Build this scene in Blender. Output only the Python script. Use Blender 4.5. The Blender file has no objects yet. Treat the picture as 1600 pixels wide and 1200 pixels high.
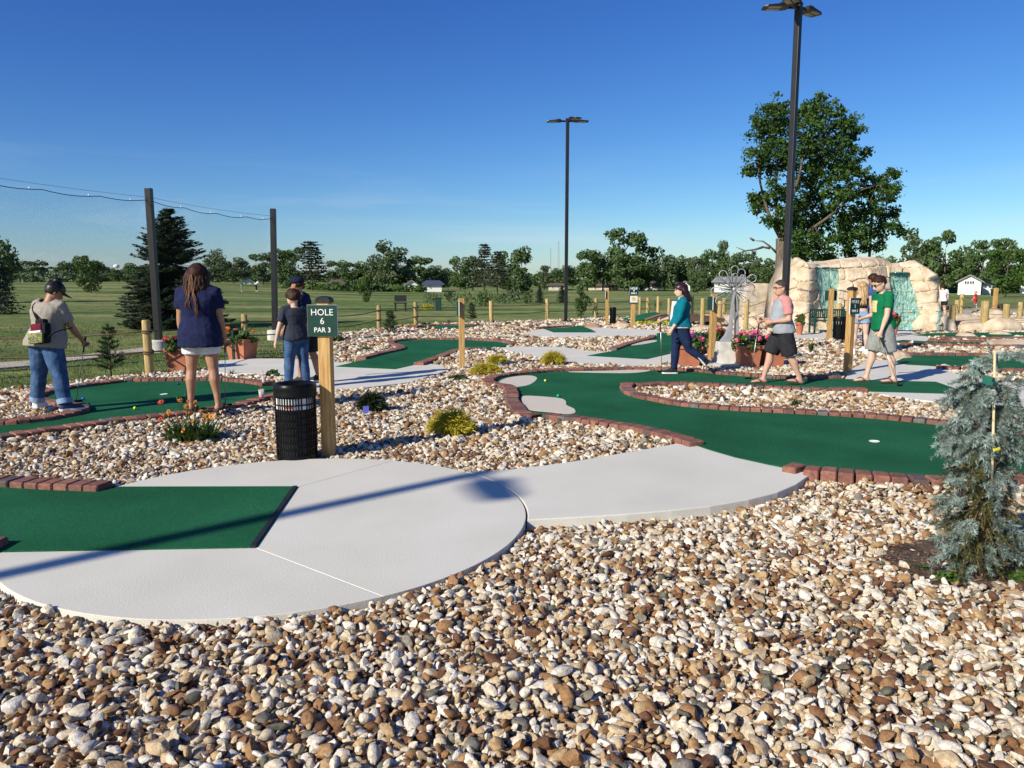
import bpy, bmesh, math, random
import numpy as np
from mathutils import Vector, Matrix, Euler, noise
from mathutils.geometry import tessellate_polygon

S = bpy.context.scene
COL = S.collection
R = math.radians
random.seed(7)
np.random.seed(7)

# ------------------------------------------------------------------ camera, sky, sun, exposure
CAM_H = 1.7
PITCH = math.atan(160 / 1200)
cam_d = bpy.data.cameras.new('camera')
cam = bpy.data.objects.new('camera', cam_d)
COL.objects.link(cam)
cam.location = (0, 0, CAM_H)
cam.rotation_euler = (R(90) - PITCH, 0, 0)
cam_d.sensor_width = 36
cam_d.lens = 27
cam_d.clip_start = 0.05
cam_d.clip_end = 6000
S.camera = cam

SUN_EL = 29.0
SUN_DIR = Vector((-0.745, -0.667, 0)).normalized()          # horizontal direction towards the sun
sun_d = bpy.data.lights.new('sun', 'SUN')
sun_d.energy = 5.0
sun_d.angle = R(0.53)
sun_d.color = (1.0, 0.93, 0.79)
sun = bpy.data.objects.new('sun', sun_d)
COL.objects.link(sun)
sv = Vector((SUN_DIR.x * math.cos(R(SUN_EL)), SUN_DIR.y * math.cos(R(SUN_EL)), math.sin(R(SUN_EL))))
sun.rotation_euler = sv.to_track_quat('Z', 'Y').to_euler()
sun.location = (-30, -30, 40)

W = bpy.data.worlds.new('World')
S.world = W
W.use_nodes = True
wn, wl = W.node_tree.nodes, W.node_tree.links
wn.clear()
wo = wn.new('ShaderNodeOutputWorld')
bg = wn.new('ShaderNodeBackground')
sky = wn.new('ShaderNodeTexSky')
sky.sky_type = 'NISHITA'
sky.sun_disc = False
sky.sun_elevation = R(SUN_EL)
sky.sun_rotation = math.atan2(SUN_DIR.x, SUN_DIR.y)
sky.altitude = 200
sky.air_density = 1.0
sky.dust_density = 0.35
sky.ozone_density = 2.6
# faint high cirrus in a few places, low over the horizon
tc = wn.new('ShaderNodeTexCoord')
mp = wn.new('ShaderNodeMapping')
mp.inputs['Scale'].default_value = (1.6, 1.6, 13.0)
nz = wn.new('ShaderNodeTexNoise')
nz.inputs['Scale'].default_value = 2.1
nz.inputs['Detail'].default_value = 6
nz.inputs['Distortion'].default_value = 0.7
rp = wn.new('ShaderNodeValToRGB')
rp.color_ramp.elements[0].position = 0.5
rp.color_ramp.elements[0].color = (0, 0, 0, 1)
rp.color_ramp.elements[1].position = 0.82
rp.color_ramp.elements[1].color = (0.42, 0.42, 0.42, 1)
sp = wn.new('ShaderNodeSeparateXYZ')
lowr = wn.new('ShaderNodeMapRange')
lowr.inputs['From Min'].default_value = 0.02
lowr.inputs['From Max'].default_value = 0.17
lowr.inputs['To Min'].default_value = 1
lowr.inputs['To Max'].default_value = 0
mul = wn.new('ShaderNodeMath')
mul.operation = 'MULTIPLY'
mx = wn.new('ShaderNodeMixRGB')
mx.inputs['Color2'].default_value = (5.6, 6.2, 6.9, 1)
gam = wn.new('ShaderNodeHueSaturation')
gam.inputs['Saturation'].default_value = 1.12
wl.new(tc.outputs['Generated'], mp.inputs['Vector'])
wl.new(mp.outputs['Vector'], nz.inputs['Vector'])
wl.new(nz.outputs['Fac'], rp.inputs['Fac'])
wl.new(tc.outputs['Generated'], sp.inputs['Vector'])
wl.new(sp.outputs['Z'], lowr.inputs['Value'])
wl.new(rp.outputs['Color'], mul.inputs[0])
wl.new(lowr.outputs['Result'], mul.inputs[1])
wl.new(mul.outputs['Value'], mx.inputs['Fac'])
wl.new(sky.outputs['Color'], gam.inputs['Color'])
# a clear deep blue summer sky: the air's colour curve, the same in every direction
sepc, comb = wn.new('ShaderNodeSeparateColor'), wn.new('ShaderNodeCombineColor')
wl.new(gam.outputs['Color'], sepc.inputs['Color'])
for ch, k_, p_ in (('Red', 0.93, 1.40), ('Green', 1.08, 1.32), ('Blue', 1.15, 1.0)):
    pw, sc_ = wn.new('ShaderNodeMath'), wn.new('ShaderNodeMath')
    pre = wn.new('ShaderNodeMath'); pre.operation = 'MULTIPLY'; pre.inputs[1].default_value = 0.085
    pw.operation = 'POWER'; pw.inputs[1].default_value = p_
    sc_.operation = 'MULTIPLY'; sc_.inputs[1].default_value = k_ / 0.1
    wl.new(sepc.outputs[ch], pre.inputs[0]); wl.new(pre.outputs[0], pw.inputs[0]); wl.new(pw.outputs[0], sc_.inputs[0]); wl.new(sc_.outputs[0], comb.inputs[ch])
wl.new(comb.outputs['Color'], mx.inputs['Color1'])
wl.new(mx.outputs['Color'], bg.inputs['Color'])
wl.new(bg.outputs['Background'], wo.inputs['Surface'])
bg.inputs['Strength'].default_value = 0.1

S.view_settings.view_transform = 'Standard'
S.view_settings.look = 'None'
S.view_settings.exposure = 0.3
S.view_settings.gamma = 1.0
S.view_settings.use_curve_mapping = False
S.cycles.max_bounces = 6
S.cycles.transparent_max_bounces = 12

# ------------------------------------------------------------------ survey: rays from the camera to points of the place
CP, SP_ = math.cos(PITCH), math.sin(PITCH)
def ray(px, py):
    a, b = (px - 800) / 1200, (600 - py) / 1200
    return a, CP + b * SP_, -SP_ + b * CP
def gp(px, py, z=0.0):
    d = ray(px, py)
    t = (z - CAM_H) / d[2]
    return (d[0] * t, d[1] * t)
def at(px, py, Y):
    d = ray(px, py)
    t = Y / d[1]
    return Vector((d[0] * t, Y, CAM_H + d[2] * t))

def gz(x, y):
    """height of the lawn / terrain (z) at x, y"""
    z = -0.08
    a = max(0.0, min(1.0, (-x - 12) / 55)); a = a * a * (3 - 2 * a)
    b = max(0.0, min(1.0, (y - 34) / 100)); b = b * b * (3 - 2 * b)
    z += 1.65 * a * b
    if y > 30:
        k = min(1.0, (y - 30) / 60)
        z += 0.16 * k * (noise.noise(Vector((x * 0.035, y * 0.06, 3.1))))
        z += 0.05 * k * (noise.noise(Vector((x * 0.1, y * 0.21, 7.7))))
    return z

# ------------------------------------------------------------------ tagging helpers
def tag(o, label=None, cat=None, group=None, kind=None):
    if label: o['label'] = label
    if cat: o['category'] = cat
    if group: o['group'] = group
    if kind: o['kind'] = kind
    return o
def empty(name, loc=(0, 0, 0), rz=0.0, label=None, cat=None, group=None, kind=None):
    o = bpy.data.objects.new(name, None)
    o.empty_display_size = 0.1
    COL.objects.link(o)
    o.location = loc
    o.rotation_euler = (0, 0, rz)
    return tag(o, label, cat, group, kind)
def link(name, me, parent=None, loc=None, rot=None, scale=None):
    o = bpy.data.objects.new(name, me)
    COL.objects.link(o)
    if parent is not None: o.parent = parent
    if loc is not None: o.location = loc
    if rot is not None: o.rotation_euler = rot
    if scale is not None: o.scale = scale if hasattr(scale, '__len__') else (scale,) * 3
    return o
def copy_tree(o, parent=None):
    c = o.copy()
    COL.objects.link(c)
    if parent is not None:
        c.parent = parent
    for ch in list(o.children):
        copy_tree(ch, c)
    return c

# ------------------------------------------------------------------ mesh builder
class MB:
    def __init__(self):
        self.v, self.f, self.mi = [], [], []
        self.cur = 0
    def add(self, vs, fs):
        n = len(self.v)
        self.v += [tuple(p) for p in vs]
        for f in fs:
            self.f.append(tuple(i + n for i in f)); self.mi.append(self.cur)
    def box(self, c, s, rot=None, taper=1.0):
        x, y, z = s[0] / 2, s[1] / 2, s[2] / 2
        vs = [(-x, -y, -z), (x, -y, -z), (x, y, -z), (-x, y, -z)] + [(a * taper, b * taper, z) for a, b in ((-x, -y), (x, -y), (x, y), (-x, y))]
        m = rot if rot is not None else Matrix.Identity(3)
        vs = [Vector(c) + m @ Vector(p) for p in vs]
        self.add(vs, [(3, 2, 1, 0), (4, 5, 6, 7), (0, 1, 5, 4), (1, 2, 6, 5), (2, 3, 7, 6), (3, 0, 4, 7)])
    def bbox(self, c, s, b=0.01, rot=None):
        """box with bevelled (chamfered) edges"""
        bm = bmesh.new()
        bmesh.ops.create_cube(bm, size=1.0)
        bmesh.ops.scale(bm, vec=s, verts=bm.verts)
        bmesh.ops.bevel(bm, geom=list(bm.edges), offset=b, segments=2, affect='EDGES', profile=0.6)
        m = rot if rot is not None else Matrix.Identity(3)
        self.add([Vector(c) + m @ v.co for v in bm.verts], [[v.index for v in f.verts] for f in (bm.verts.index_update() or bm.faces)])
        bm.free()
    def loft(self, rings, cap=True, closed=False):
        """rings: lists of points, all the same length"""
        n = len(rings[0]); b = len(self.v); k = len(rings)
        for r in rings: self.v += [tuple(p) for p in r]
        for i in range(k - 1 if not closed else k):
            a0, a1 = b + i * n, b + ((i + 1) % k) * n
            for j in range(n):
                self.f.append((a0 + j, a0 + (j + 1) % n, a1 + (j + 1) % n, a1 + j)); self.mi.append(self.cur)
        if cap and not closed:
            self.f.append(tuple(b + j for j in reversed(range(n)))); self.mi.append(self.cur)
            self.f.append(tuple(b + (k - 1) * n + j for j in range(n))); self.mi.append(self.cur)
    def tube(self, pts, rad, n=8, cap=True, closed=False, ref=None, flat=1.0):
        pts = [Vector(p) for p in pts]; k = len(pts)
        if not hasattr(rad, '__len__'): rad = [rad] * k
        rings, up = [], Vector(ref) if ref is not None else None
        for i in range(k):
            if closed: t = pts[(i + 1) % k] - pts[i - 1]
            else: t = pts[min(i + 1, k - 1)] - pts[max(i - 1, 0)]
            if t.length < 1e-9: t = Vector((0, 0, 1))
            t.normalize()
            if up is None:
                up = Vector((0, 0, 1)) if abs(t.z) < 0.9 else Vector((0, 1, 0))
            x = up.cross(t)
            if x.length < 1e-5: x = Vector((1, 0, 0)).cross(t)
            x.normalize(); y = t.cross(x).normalized()
            if ref is None: up = y
            r = rad[i]
            rings.append([pts[i] + x * (r * math.cos(2 * math.pi * j / n)) + y * (r * flat * math.sin(2 * math.pi * j / n)) for j in range(n)])
        self.loft(rings, cap, closed)
    def lathe(self, prof, c=(0, 0, 0), n=24, cap=True):
        rings = [[(c[0] + r * math.cos(2 * math.pi * j / n), c[1] + r * math.sin(2 * math.pi * j / n), c[2] + z) for j in range(n)] for r, z in prof]
        self.loft(rings, cap)
    def ball(self, c, r, n=12, m=8, rot=None):
        if not hasattr(r, '__len__'): r = (r, r, r)
        M3 = rot if rot is not None else Matrix.Identity(3)
        rings = []
        for i in range(m + 1):
            th = math.pi * (0.02 + 0.96 * i / m)
            rings.append([Vector(c) + M3 @ Vector((r[0] * math.sin(th) * math.cos(2 * math.pi * j / n), r[1] * math.sin(th) * math.sin(2 * math.pi * j / n), -r[2] * math.cos(th))) for j in range(n)])
        self.loft(rings)
    def mesh(self, name, mats, smooth=False, auto=None):
        me = bpy.data.meshes.new(name)
        me.from_pydata(self.v, [], self.f)
        if mats is not None:
            for m in (mats if isinstance(mats, (list, tuple)) else [mats]): me.materials.append(m)
        if any(self.mi): me.polygons.foreach_set('material_index', self.mi)
        if smooth: me.polygons.foreach_set('use_smooth', [True] * len(me.polygons))
        me.update()
        if smooth and auto is not None:
            me.set_sharp_from_angle(angle=R(auto))
        return me
    def build(self, name, mats, parent=None, smooth=False, loc=None, rot=None, auto=None):
        return link(name, self.mesh(name, mats, smooth, auto), parent, loc, rot)

def np_mesh(name, V, F, mat, smooth=False):
    """V (n,3), F (m,k) numpy arrays"""
    me = bpy.data.meshes.new(name)
    V = np.asarray(V, dtype=np.float32); F = np.asarray(F, dtype=np.int32)
    me.vertices.add(len(V)); me.vertices.foreach_set('co', V.ravel())
    k = F.shape[1]
    me.loops.add(F.size); me.loops.foreach_set('vertex_index', F.ravel())
    me.polygons.add(len(F)); me.polygons.foreach_set('loop_start', np.arange(0, F.size, k, dtype=np.int32))
    me.materials.append(mat)
    if smooth: me.polygons.foreach_set('use_smooth', np.ones(len(F), dtype=bool))
    me.update(calc_edges=True)
    me.validate()
    return me

# ------------------------------------------------------------------ materials
def mk(name, cols, scale=8.0, detail=4.0, rough=0.8, bump=0.0, bscale=None, spec=0.3, rnd=0.0, metal=0.0, stretch=None, lo=0.32, hi=0.68,
       trans=0.0, island=False, coat=0.0, bdist=0.01, fine=None, coord='Object'):
    m = bpy.data.materials.new(name)
    m.use_nodes = True
    nt = m.node_tree; N, L = nt.nodes, nt.links
    p = N['Principled BSDF']
    p.inputs['Roughness'].default_value = rough
    p.inputs['Specular IOR Level'].default_value = spec
    p.inputs['Metallic'].default_value = metal
    if coat: p.inputs['Coat Weight'].default_value = coat
    if not isinstance(cols[0], (list, tuple)): cols = [cols]
    tcn = N.new('ShaderNodeTexCoord'); mpn = N.new('ShaderNodeMapping')
    L.new(tcn.outputs[coord], mpn.inputs['Vector'])
    if stretch: mpn.inputs['Scale'].default_value = stretch
    rampn = N.new('ShaderNodeValToRGB')
    el = rampn.color_ramp.elements
    k = len(cols)
    if k == 1:
        c0 = cols[0]; cols = [tuple(x * 0.82 for x in c0), c0, tuple(min(1, x * 1.14) for x in c0)]; k = 3
    el[0].position = lo; el[0].color = (*cols[0], 1)
    el[1].position = hi; el[1].color = (*cols[-1], 1)
    for i in range(1, k - 1):
        e = el.new(lo + (hi - lo) * i / (k - 1)); e.color = (*cols[i], 1)
    if island:
        g = N.new('ShaderNodeNewGeometry')
        el[0].position = 0.0; el[-1].position = 1.0
        for i in range(1, k - 1): el[i].position = i / (k - 1)
        nn = N.new('ShaderNodeTexNoise'); nn.inputs['Scale'].default_value = scale; nn.inputs['Detail'].default_value = 2
        L.new(mpn.outputs['Vector'], nn.inputs['Vector'])
        mm = N.new('ShaderNodeMath'); mm.operation = 'MULTIPLY_ADD'; mm.inputs[1].default_value = 0.55
        ms = N.new('ShaderNodeMath'); ms.operation = 'MULTIPLY_ADD'; ms.inputs[1].default_value = 1.1; ms.inputs[2].default_value = -0.3
        L.new(nn.outputs['Fac'], ms.inputs[0]); L.new(g.outputs['Random Per Island'], mm.inputs[0]); L.new(ms.outputs[0], mm.inputs[2])
        L.new(mm.outputs[0], rampn.inputs['Fac'])
    else:
        nn = N.new('ShaderNodeTexNoise'); nn.inputs['Scale'].default_value = scale; nn.inputs['Detail'].default_value = detail
        L.new(mpn.outputs['Vector'], nn.inputs['Vector']); L.new(nn.outputs['Fac'], rampn.inputs['Fac'])
    out = rampn.outputs['Color']
    if fine:
        fn = N.new('ShaderNodeTexNoise'); fn.inputs['Scale'].default_value = fine[0]; fn.inputs['Detail'].default_value = 3
        L.new(tcn.outputs[coord], fn.inputs['Vector'])
        fr = N.new('ShaderNodeMapRange'); fr.inputs['From Min'].default_value = 0.3; fr.inputs['From Max'].default_value = 0.7
        fr.inputs['To Min'].default_value = 1 - fine[1]; fr.inputs['To Max'].default_value = 1 + fine[1]
        L.new(fn.outputs['Fac'], fr.inputs['Value'])
        fm = N.new('ShaderNodeVectorMath'); fm.operation = 'SCALE'
        L.new(out, fm.inputs[0]); L.new(fr.outputs['Result'], fm.inputs['Scale'])
        out = fm.outputs['Vector']
    if rnd:
        oi = N.new('ShaderNodeObjectInfo')
        r_ = N.new('ShaderNodeMapRange'); r_.inputs['To Min'].default_value = 1 - rnd; r_.inputs['To Max'].default_value = 1 + rnd
        L.new(oi.outputs['Random'], r_.inputs['Value'])
        vm = N.new('ShaderNodeVectorMath'); vm.operation = 'SCALE'
        L.new(out, vm.inputs[0]); L.new(r_.outputs['Result'], vm.inputs['Scale'])
        out = vm.outputs['Vector']
    L.new(out, p.inputs['Base Color'])
    if bump:
        bn = N.new('ShaderNodeTexNoise'); bn.inputs['Scale'].default_value = bscale or scale * 3; bn.inputs['Detail'].default_value = 5
        L.new(mpn.outputs['Vector'], bn.inputs['Vector'])
        b = N.new('ShaderNodeBump'); b.inputs['Strength'].default_value = bump; b.inputs['Distance'].default_value = bdist
        L.new(bn.outputs['Fac'], b.inputs['Height']); L.new(b.outputs['Normal'], p.inputs['Normal'])
    if trans:
        tr = N.new('ShaderNodeBsdfTranslucent'); mixs = N.new('ShaderNodeMixShader'); mixs.inputs['Fac'].default_value = trans
        L.new(out, tr.inputs['Color'])
        o_ = N['Material Output']
        L.new(p.outputs['BSDF'], mixs.inputs[1]); L.new(tr.outputs['BSDF'], mixs.inputs[2]); L.new(mixs.outputs[0], o_.inputs['Surface'])
    return m

def stone_material():
    m = bpy.data.materials.new('river_stone'); m.use_nodes = True
    N, L = m.node_tree.nodes, m.node_tree.links
    p = N['Principled BSDF']; p.inputs['Roughness'].default_value = 0.72; p.inputs['Specular IOR Level'].default_value = 0.3
    oi = N.new('ShaderNodeObjectInfo'); rr = N.new('ShaderNodeValToRGB'); rr.color_ramp.interpolation = 'CONSTANT'
    stones = [((.66, .60, .49), .0), ((.80, .765, .685), .10), ((.60, .52, .38), .235), ((.75, .685, .555), .315), ((.68, .645, .57), .41), ((.48, .34, .185), .495), ((.57, .45, .29), .585),
              ((.33, .185, .085), .67), ((.15, .072, .038), .75), ((.225, .115, .055), .82), ((.39, .24, .115), .885), ((.14, .14, .11), .945), ((.24, .225, .185), .973)]
    el = rr.color_ramp.elements
    el[0].position = 0; el[0].color = (*stones[0][0], 1); el[1].position = stones[1][1]; el[1].color = (*stones[1][0], 1)
    for c, q in stones[2:]:
        e = el.new(q); e.color = (*c, 1)
    L.new(oi.outputs['Random'], rr.inputs['Fac'])
    tcn = N.new('ShaderNodeTexCoord'); n1 = N.new('ShaderNodeTexNoise'); n1.inputs['Scale'].default_value = 2.2; n1.inputs['Detail'].default_value = 7; n1.inputs['Roughness'].default_value = .68
    va = N.new('ShaderNodeVectorMath'); va.operation = 'ADD'
    cmb = N.new('ShaderNodeCombineXYZ'); ml = N.new('ShaderNodeMath'); ml.operation = 'MULTIPLY'; ml.inputs[1].default_value = 37.0
    L.new(oi.outputs['Random'], ml.inputs[0]); L.new(ml.outputs[0], cmb.inputs['X']); L.new(ml.outputs[0], cmb.inputs['Z'])
    L.new(tcn.outputs['Object'], va.inputs[0]); L.new(cmb.outputs[0], va.inputs[1]); L.new(va.outputs[0], n1.inputs['Vector'])
    r2 = N.new('ShaderNodeValToRGB'); r2.color_ramp.elements[0].position = .33; r2.color_ramp.elements[0].color = (.50, .40, .30, 1)
    r2.color_ramp.elements[1].position = .62; r2.color_ramp.elements[1].color = (1.06, 1.05, 1.03, 1)
    L.new(n1.outputs['Fac'], r2.inputs['Fac'])
    mu = N.new('ShaderNodeMixRGB'); mu.blend_type = 'MULTIPLY'; mu.inputs['Fac'].default_value = .85
    L.new(rr.outputs['Color'], mu.inputs['Color1']); L.new(r2.outputs['Color'], mu.inputs['Color2']); L.new(mu.outputs['Color'], p.inputs['Base Color'])
    n2 = N.new('ShaderNodeTexNoise'); n2.inputs['Scale'].default_value = 7; n2.inputs['Detail'].default_value = 6
    L.new(va.outputs[0], n2.inputs['Vector'])
    b = N.new('ShaderNodeBump'); b.inputs['Strength'].default_value = .28; b.inputs['Distance'].default_value = .06
    L.new(n2.outputs['Fac'], b.inputs['Height']); L.new(b.outputs['Normal'], p.inputs['Normal'])
    return m

def brick_material():
    m = bpy.data.materials.new('paver_brick'); m.use_nodes = True
    N, L = m.node_tree.nodes, m.node_tree.links
    p = N['Principled BSDF']; p.inputs['Roughness'].default_value = 0.85; p.inputs['Specular IOR Level'].default_value = 0.25
    oi = N.new('ShaderNodeObjectInfo'); rr = N.new('ShaderNodeValToRGB')
    cs = [(.13, .09, .08), (.16, .14, .132), (.21, .10, .074), (.265, .118, .086), (.185, .088, .069), (.29, .138, .102), (.225, .108, .083), (.25, .112, .083)]
    el = rr.color_ramp.elements
    rr.color_ramp.interpolation = 'CONSTANT'
    el[0].position = 0; el[0].color = (*cs[0], 1); el[1].position = .08; el[1].color = (*cs[1], 1)
    for i, c in enumerate(cs[2:]):
        e = el.new(.15 + i * .14); e.color = (*c, 1)
    L.new(oi.outputs['Random'], rr.inputs['Fac'])
    tcn = N.new('ShaderNodeTexCoord'); va = N.new('ShaderNodeVectorMath'); va.operation = 'ADD'
    L.new(tcn.outputs['Object'], va.inputs[0]); L.new(oi.outputs['Location'], va.inputs[1])
    n1 = N.new('ShaderNodeTexNoise'); n1.inputs['Scale'].default_value = 26; n1.inputs['Detail'].default_value = 6
    L.new(va.outputs[0], n1.inputs['Vector'])
    r2 = N.new('ShaderNodeValToRGB'); r2.color_ramp.elements[0].position = .3; r2.color_ramp.elements[0].color = (.6, .6, .62, 1)
    r2.color_ramp.elements[1].position = .72; r2.color_ramp.elements[1].color = (1.25, 1.2, 1.15, 1)
    L.new(n1.outputs['Fac'], r2.inputs['Fac'])
    mu = N.new('ShaderNodeMixRGB'); mu.blend_type = 'MULTIPLY'; mu.inputs['Fac'].default_value = 1
    L.new(rr.outputs['Color'], mu.inputs['Color1']); L.new(r2.outputs['Color'], mu.inputs['Color2']); L.new(mu.outputs['Color'], p.inputs['Base Color'])
    n2 = N.new('ShaderNodeTexNoise'); n2.inputs['Scale'].default_value = 130; n2.inputs['Detail'].default_value = 4
    L.new(va.outputs[0], n2.inputs['Vector'])
    b = N.new('ShaderNodeBump'); b.inputs['Strength'].default_value = .5; b.inputs['Distance'].default_value = .006
    L.new(n2.outputs['Fac'], b.inputs['Height']); L.new(b.outputs['Normal'], p.inputs['Normal'])
    return m

def grass_ground_material():
    m = bpy.data.materials.new('mown_grass'); m.use_nodes = True
    N, L = m.node_tree.nodes, m.node_tree.links
    p = N['Principled BSDF']; p.inputs['Roughness'].default_value = 0.95; p.inputs['Specular IOR Level'].default_value = 0.1
    tcn = N.new('ShaderNodeTexCoord')
    def nse(scale, det, st):
        mp_ = N.new('ShaderNodeMapping'); mp_.inputs['Scale'].default_value = st
        n = N.new('ShaderNodeTexNoise'); n.inputs['Scale'].default_value = scale; n.inputs['Detail'].default_value = det; n.inputs['Roughness'].default_value = .6
        L.new(tcn.outputs['Object'], mp_.inputs['Vector']); L.new(mp_.outputs['Vector'], n.inputs['Vector']); return n
    a = nse(.17, 6, (.22, 1, 1)); b_ = nse(1.3, 6, (1, 1, 1)); c_ = nse(40, 3, (1, 1, 1))
    ra = N.new('ShaderNodeValToRGB')
    e = ra.color_ramp.elements
    e[0].position = .34; e[0].color = (.078, .135, .032, 1); e[1].position = .66; e[1].color = (.37, .35, .15, 1)
    x = e.new(.45); x.color = (.145, .205, .058, 1); x = e.new(.55); x.color = (.235, .265, .09, 1)
    L.new(a.outputs['Fac'], ra.inputs['Fac'])
    rb = N.new('ShaderNodeMapRange'); rb.inputs['From Min'].default_value = .3; rb.inputs['From Max'].default_value = .7; rb.inputs['To Min'].default_value = .62; rb.inputs['To Max'].default_value = 1.3
    L.new(b_.outputs['Fac'], rb.inputs['Value'])
    rc = N.new('ShaderNodeMapRange'); rc.inputs['From Min'].default_value = .3; rc.inputs['From Max'].default_value = .7; rc.inputs['To Min'].default_value = .6; rc.inputs['To Max'].default_value = 1.35
    L.new(c_.outputs['Fac'], rc.inputs['Value'])
    mm = N.new('ShaderNodeMath'); mm.operation = 'MULTIPLY'; L.new(rb.outputs[0], mm.inputs[0]); L.new(rc.outputs[0], mm.inputs[1])
    vs = N.new('ShaderNodeVectorMath'); vs.operation = 'SCALE'; L.new(ra.outputs['Color'], vs.inputs[0]); L.new(mm.outputs[0], vs.inputs['Scale'])
    L.new(vs.outputs['Vector'], p.inputs['Base Color'])
    bn = N.new('ShaderNodeBump'); bn.inputs['Strength'].default_value = .8; bn.inputs['Distance'].default_value = .05
    L.new(c_.outputs['Fac'], bn.inputs['Height']); L.new(bn.outputs['Normal'], p.inputs['Normal'])
    return m

MAT = {}
MAT['stone'] = stone_material()
MAT['brick'] = brick_material()
MAT['grass'] = grass_ground_material()
MAT['blade'] = mk('grass_blade', [(.07, .115, .026), (.13, .17, .045), (.26, .25, .095)], scale=.35, rough=.7, island=True, trans=.2)
MAT['gravel_base'] = mk('gravel_base', [(.22, .16, .10), (.52, .45, .35), (.64, .59, .50)], scale=16, detail=8, rough=.95, bump=1.0, bscale=26, bdist=.05, fine=(70, .3))
MAT['soil'] = mk('garden_soil', [(.05, .033, .022), (.10, .066, .043), (.15, .105, .07)], scale=9, detail=8, rough=.97, bump=1, bscale=30, bdist=.03)
MAT['mulch'] = mk('wood_mulch', [(.10, .06, .04), (.2, .12, .085), (.3, .2, .15)], scale=6, detail=8, rough=.95, island=True)
MAT['turf'] = mk('putting_turf', [(.011, .092, .038), (.0145, .118, .050), (.020, .14, .062)], scale=.9, detail=9, rough=.92, spec=.12, bump=1.0, bscale=300, bdist=.008, fine=(95, .42))
MAT['sand_turf'] = mk('sand_turf', [(.52, .46, .38), (.60, .54, .45), (.66, .60, .51)], scale=60, rough=.95, bump=.4, bscale=200, bdist=.004, spec=.1)
MAT['concrete'] = mk('broomed_concrete', [(.59, .565, .49), (.645, .617, .535), (.685, .66, .58)], scale=1.1, detail=10, rough=.9, bump=.45, bscale=90, bdist=.004, fine=(150, .10), spec=.2, lo=.25, hi=.75)
MAT['concrete_edge'] = mk('rough_concrete', [(.42, .40, .36), (.54, .52, .47), (.62, .6, .55)], scale=7, detail=8, rough=.95, bump=.5, bscale=50)
MAT['joint'] = mk('joint_sand', [(.16, .145, .12), (.26, .24, .2)], scale=30, rough=.95)
MAT['rubber'] = mk('black_edging', [(.012, .012, .014), (.03, .03, .032)], scale=40, rough=.6)
MAT['black_metal'] = mk('black_powder_coat', [(.004, .004, .0045), (.007, .007, .008)], scale=20, rough=.33, spec=.18)
MAT['pole_metal'] = mk('dark_bronze_paint', [(.008, .008, .010), (.013, .013, .015)], scale=6, rough=.42, spec=.4)
MAT['lens'] = mk('lamp_lens', [(.28, .27, .22), (.36, .35, .3)], scale=60, rough=.25, spec=.5)
MAT['steel'] = mk('brushed_steel', [(.42, .43, .45), (.55, .56, .58)], scale=12, rough=.38, metal=1.0)
MAT['grey_steel'] = mk('dull_galvanised_steel', [(.34, .34, .35), (.43, .43, .44)], scale=12, rough=.5, spec=.5, metal=.35)
MAT['wood_post'] = mk('yellow_pine_post', [(.34, .185, .055), (.46, .27, .095), (.56, .36, .15)], scale=3.2, detail=6, rough=.75, stretch=(14, 14, 1.1), bump=.25, bscale=9, rnd=.12)
MAT['log_post'] = mk('treated_log', [(.30, .21, .075), (.41, .30, .12), (.50, .39, .18)], scale=3.0, detail=7, rough=.85, stretch=(10, 10, 1.2), bump=.5, bscale=9, rnd=.15)
MAT['rope'] = mk('brown_rope', [(.10, .058, .036), (.17, .105, .068), (.24, .155, .105)], scale=60, rough=.95, bump=.6, bscale=120)
MAT['rope_pale'] = mk('tan_rope', [(.30, .22, .13), (.40, .3, .19)], scale=60, rough=.95, bump=.6, bscale=120)
MAT['sign_green'] = mk('sign_green', [(.004, .036, .025), (.006, .044, .030)], scale=8, rough=.55, spec=.3)
MAT['sign_edge'] = mk('sign_pale_core', [(.62, .60, .55), (.7, .68, .63)], scale=8, rough=.6)
MAT['letter'] = mk('sign_lettering', [(.74, .74, .70), (.8, .8, .77)], scale=30, rough=.6)
MAT['white_paper'] = mk('white_paper', [(.6, .6, .59), (.7, .7, .69)], scale=10, rough=.7)
MAT['red_print'] = mk('red_print', [(.55, .05, .04), (.65, .07, .05)], scale=30, rough=.7)
MAT['gold_print'] = mk('gold_print', [(.62, .36, .08), (.7, .45, .12)], scale=30, rough=.7)
MAT['terracotta'] = mk('terracotta_plastic', [(.36, .125, .068), (.43, .155, .085), (.47, .175, .10)], scale=4, rough=.6, bump=.05)
MAT['rock'] = mk('sandstone_rock', [(.35, .255, .165), (.50, .39, .265), (.60, .485, .35), (.68, .575, .44)], scale=2.6, detail=8, rough=.9, bump=.7, bscale=11, bdist=.03, rnd=.08, lo=.28, hi=.72)
MAT['rock_gap'] = mk('sandstone_joint', [(.13, .085, .05), (.2, .14, .09)], scale=5, rough=.95)
MAT['boulder'] = mk('tan_boulder', [(.34, .26, .18), (.47, .37, .27), (.56, .47, .36)], scale=4, detail=8, rough=.9, bump=.7, bscale=14, bdist=.02, rnd=.1)
MAT['leaf_maple'] = mk('maple_leaf', [(.016, .043, .009), (.034, .078, .015), (.06, .115, .023), (.10, .16, .036)], scale=.5, island=True, rough=.6, spec=.15, trans=.2)
MAT['leaf_far'] = mk('distant_leaf', [(.034, .066, .019), (.062, .11, .031), (.094, .15, .047), (.135, .19, .07)], scale=.25, island=True, rough=.6, trans=.2)
MAT['leaf_far2'] = mk('olive_leaf', [(.042, .07, .025), (.075, .115, .045), (.115, .16, .072), (.155, .2, .105)], scale=.25, island=True, rough=.6, trans=.2)
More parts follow.
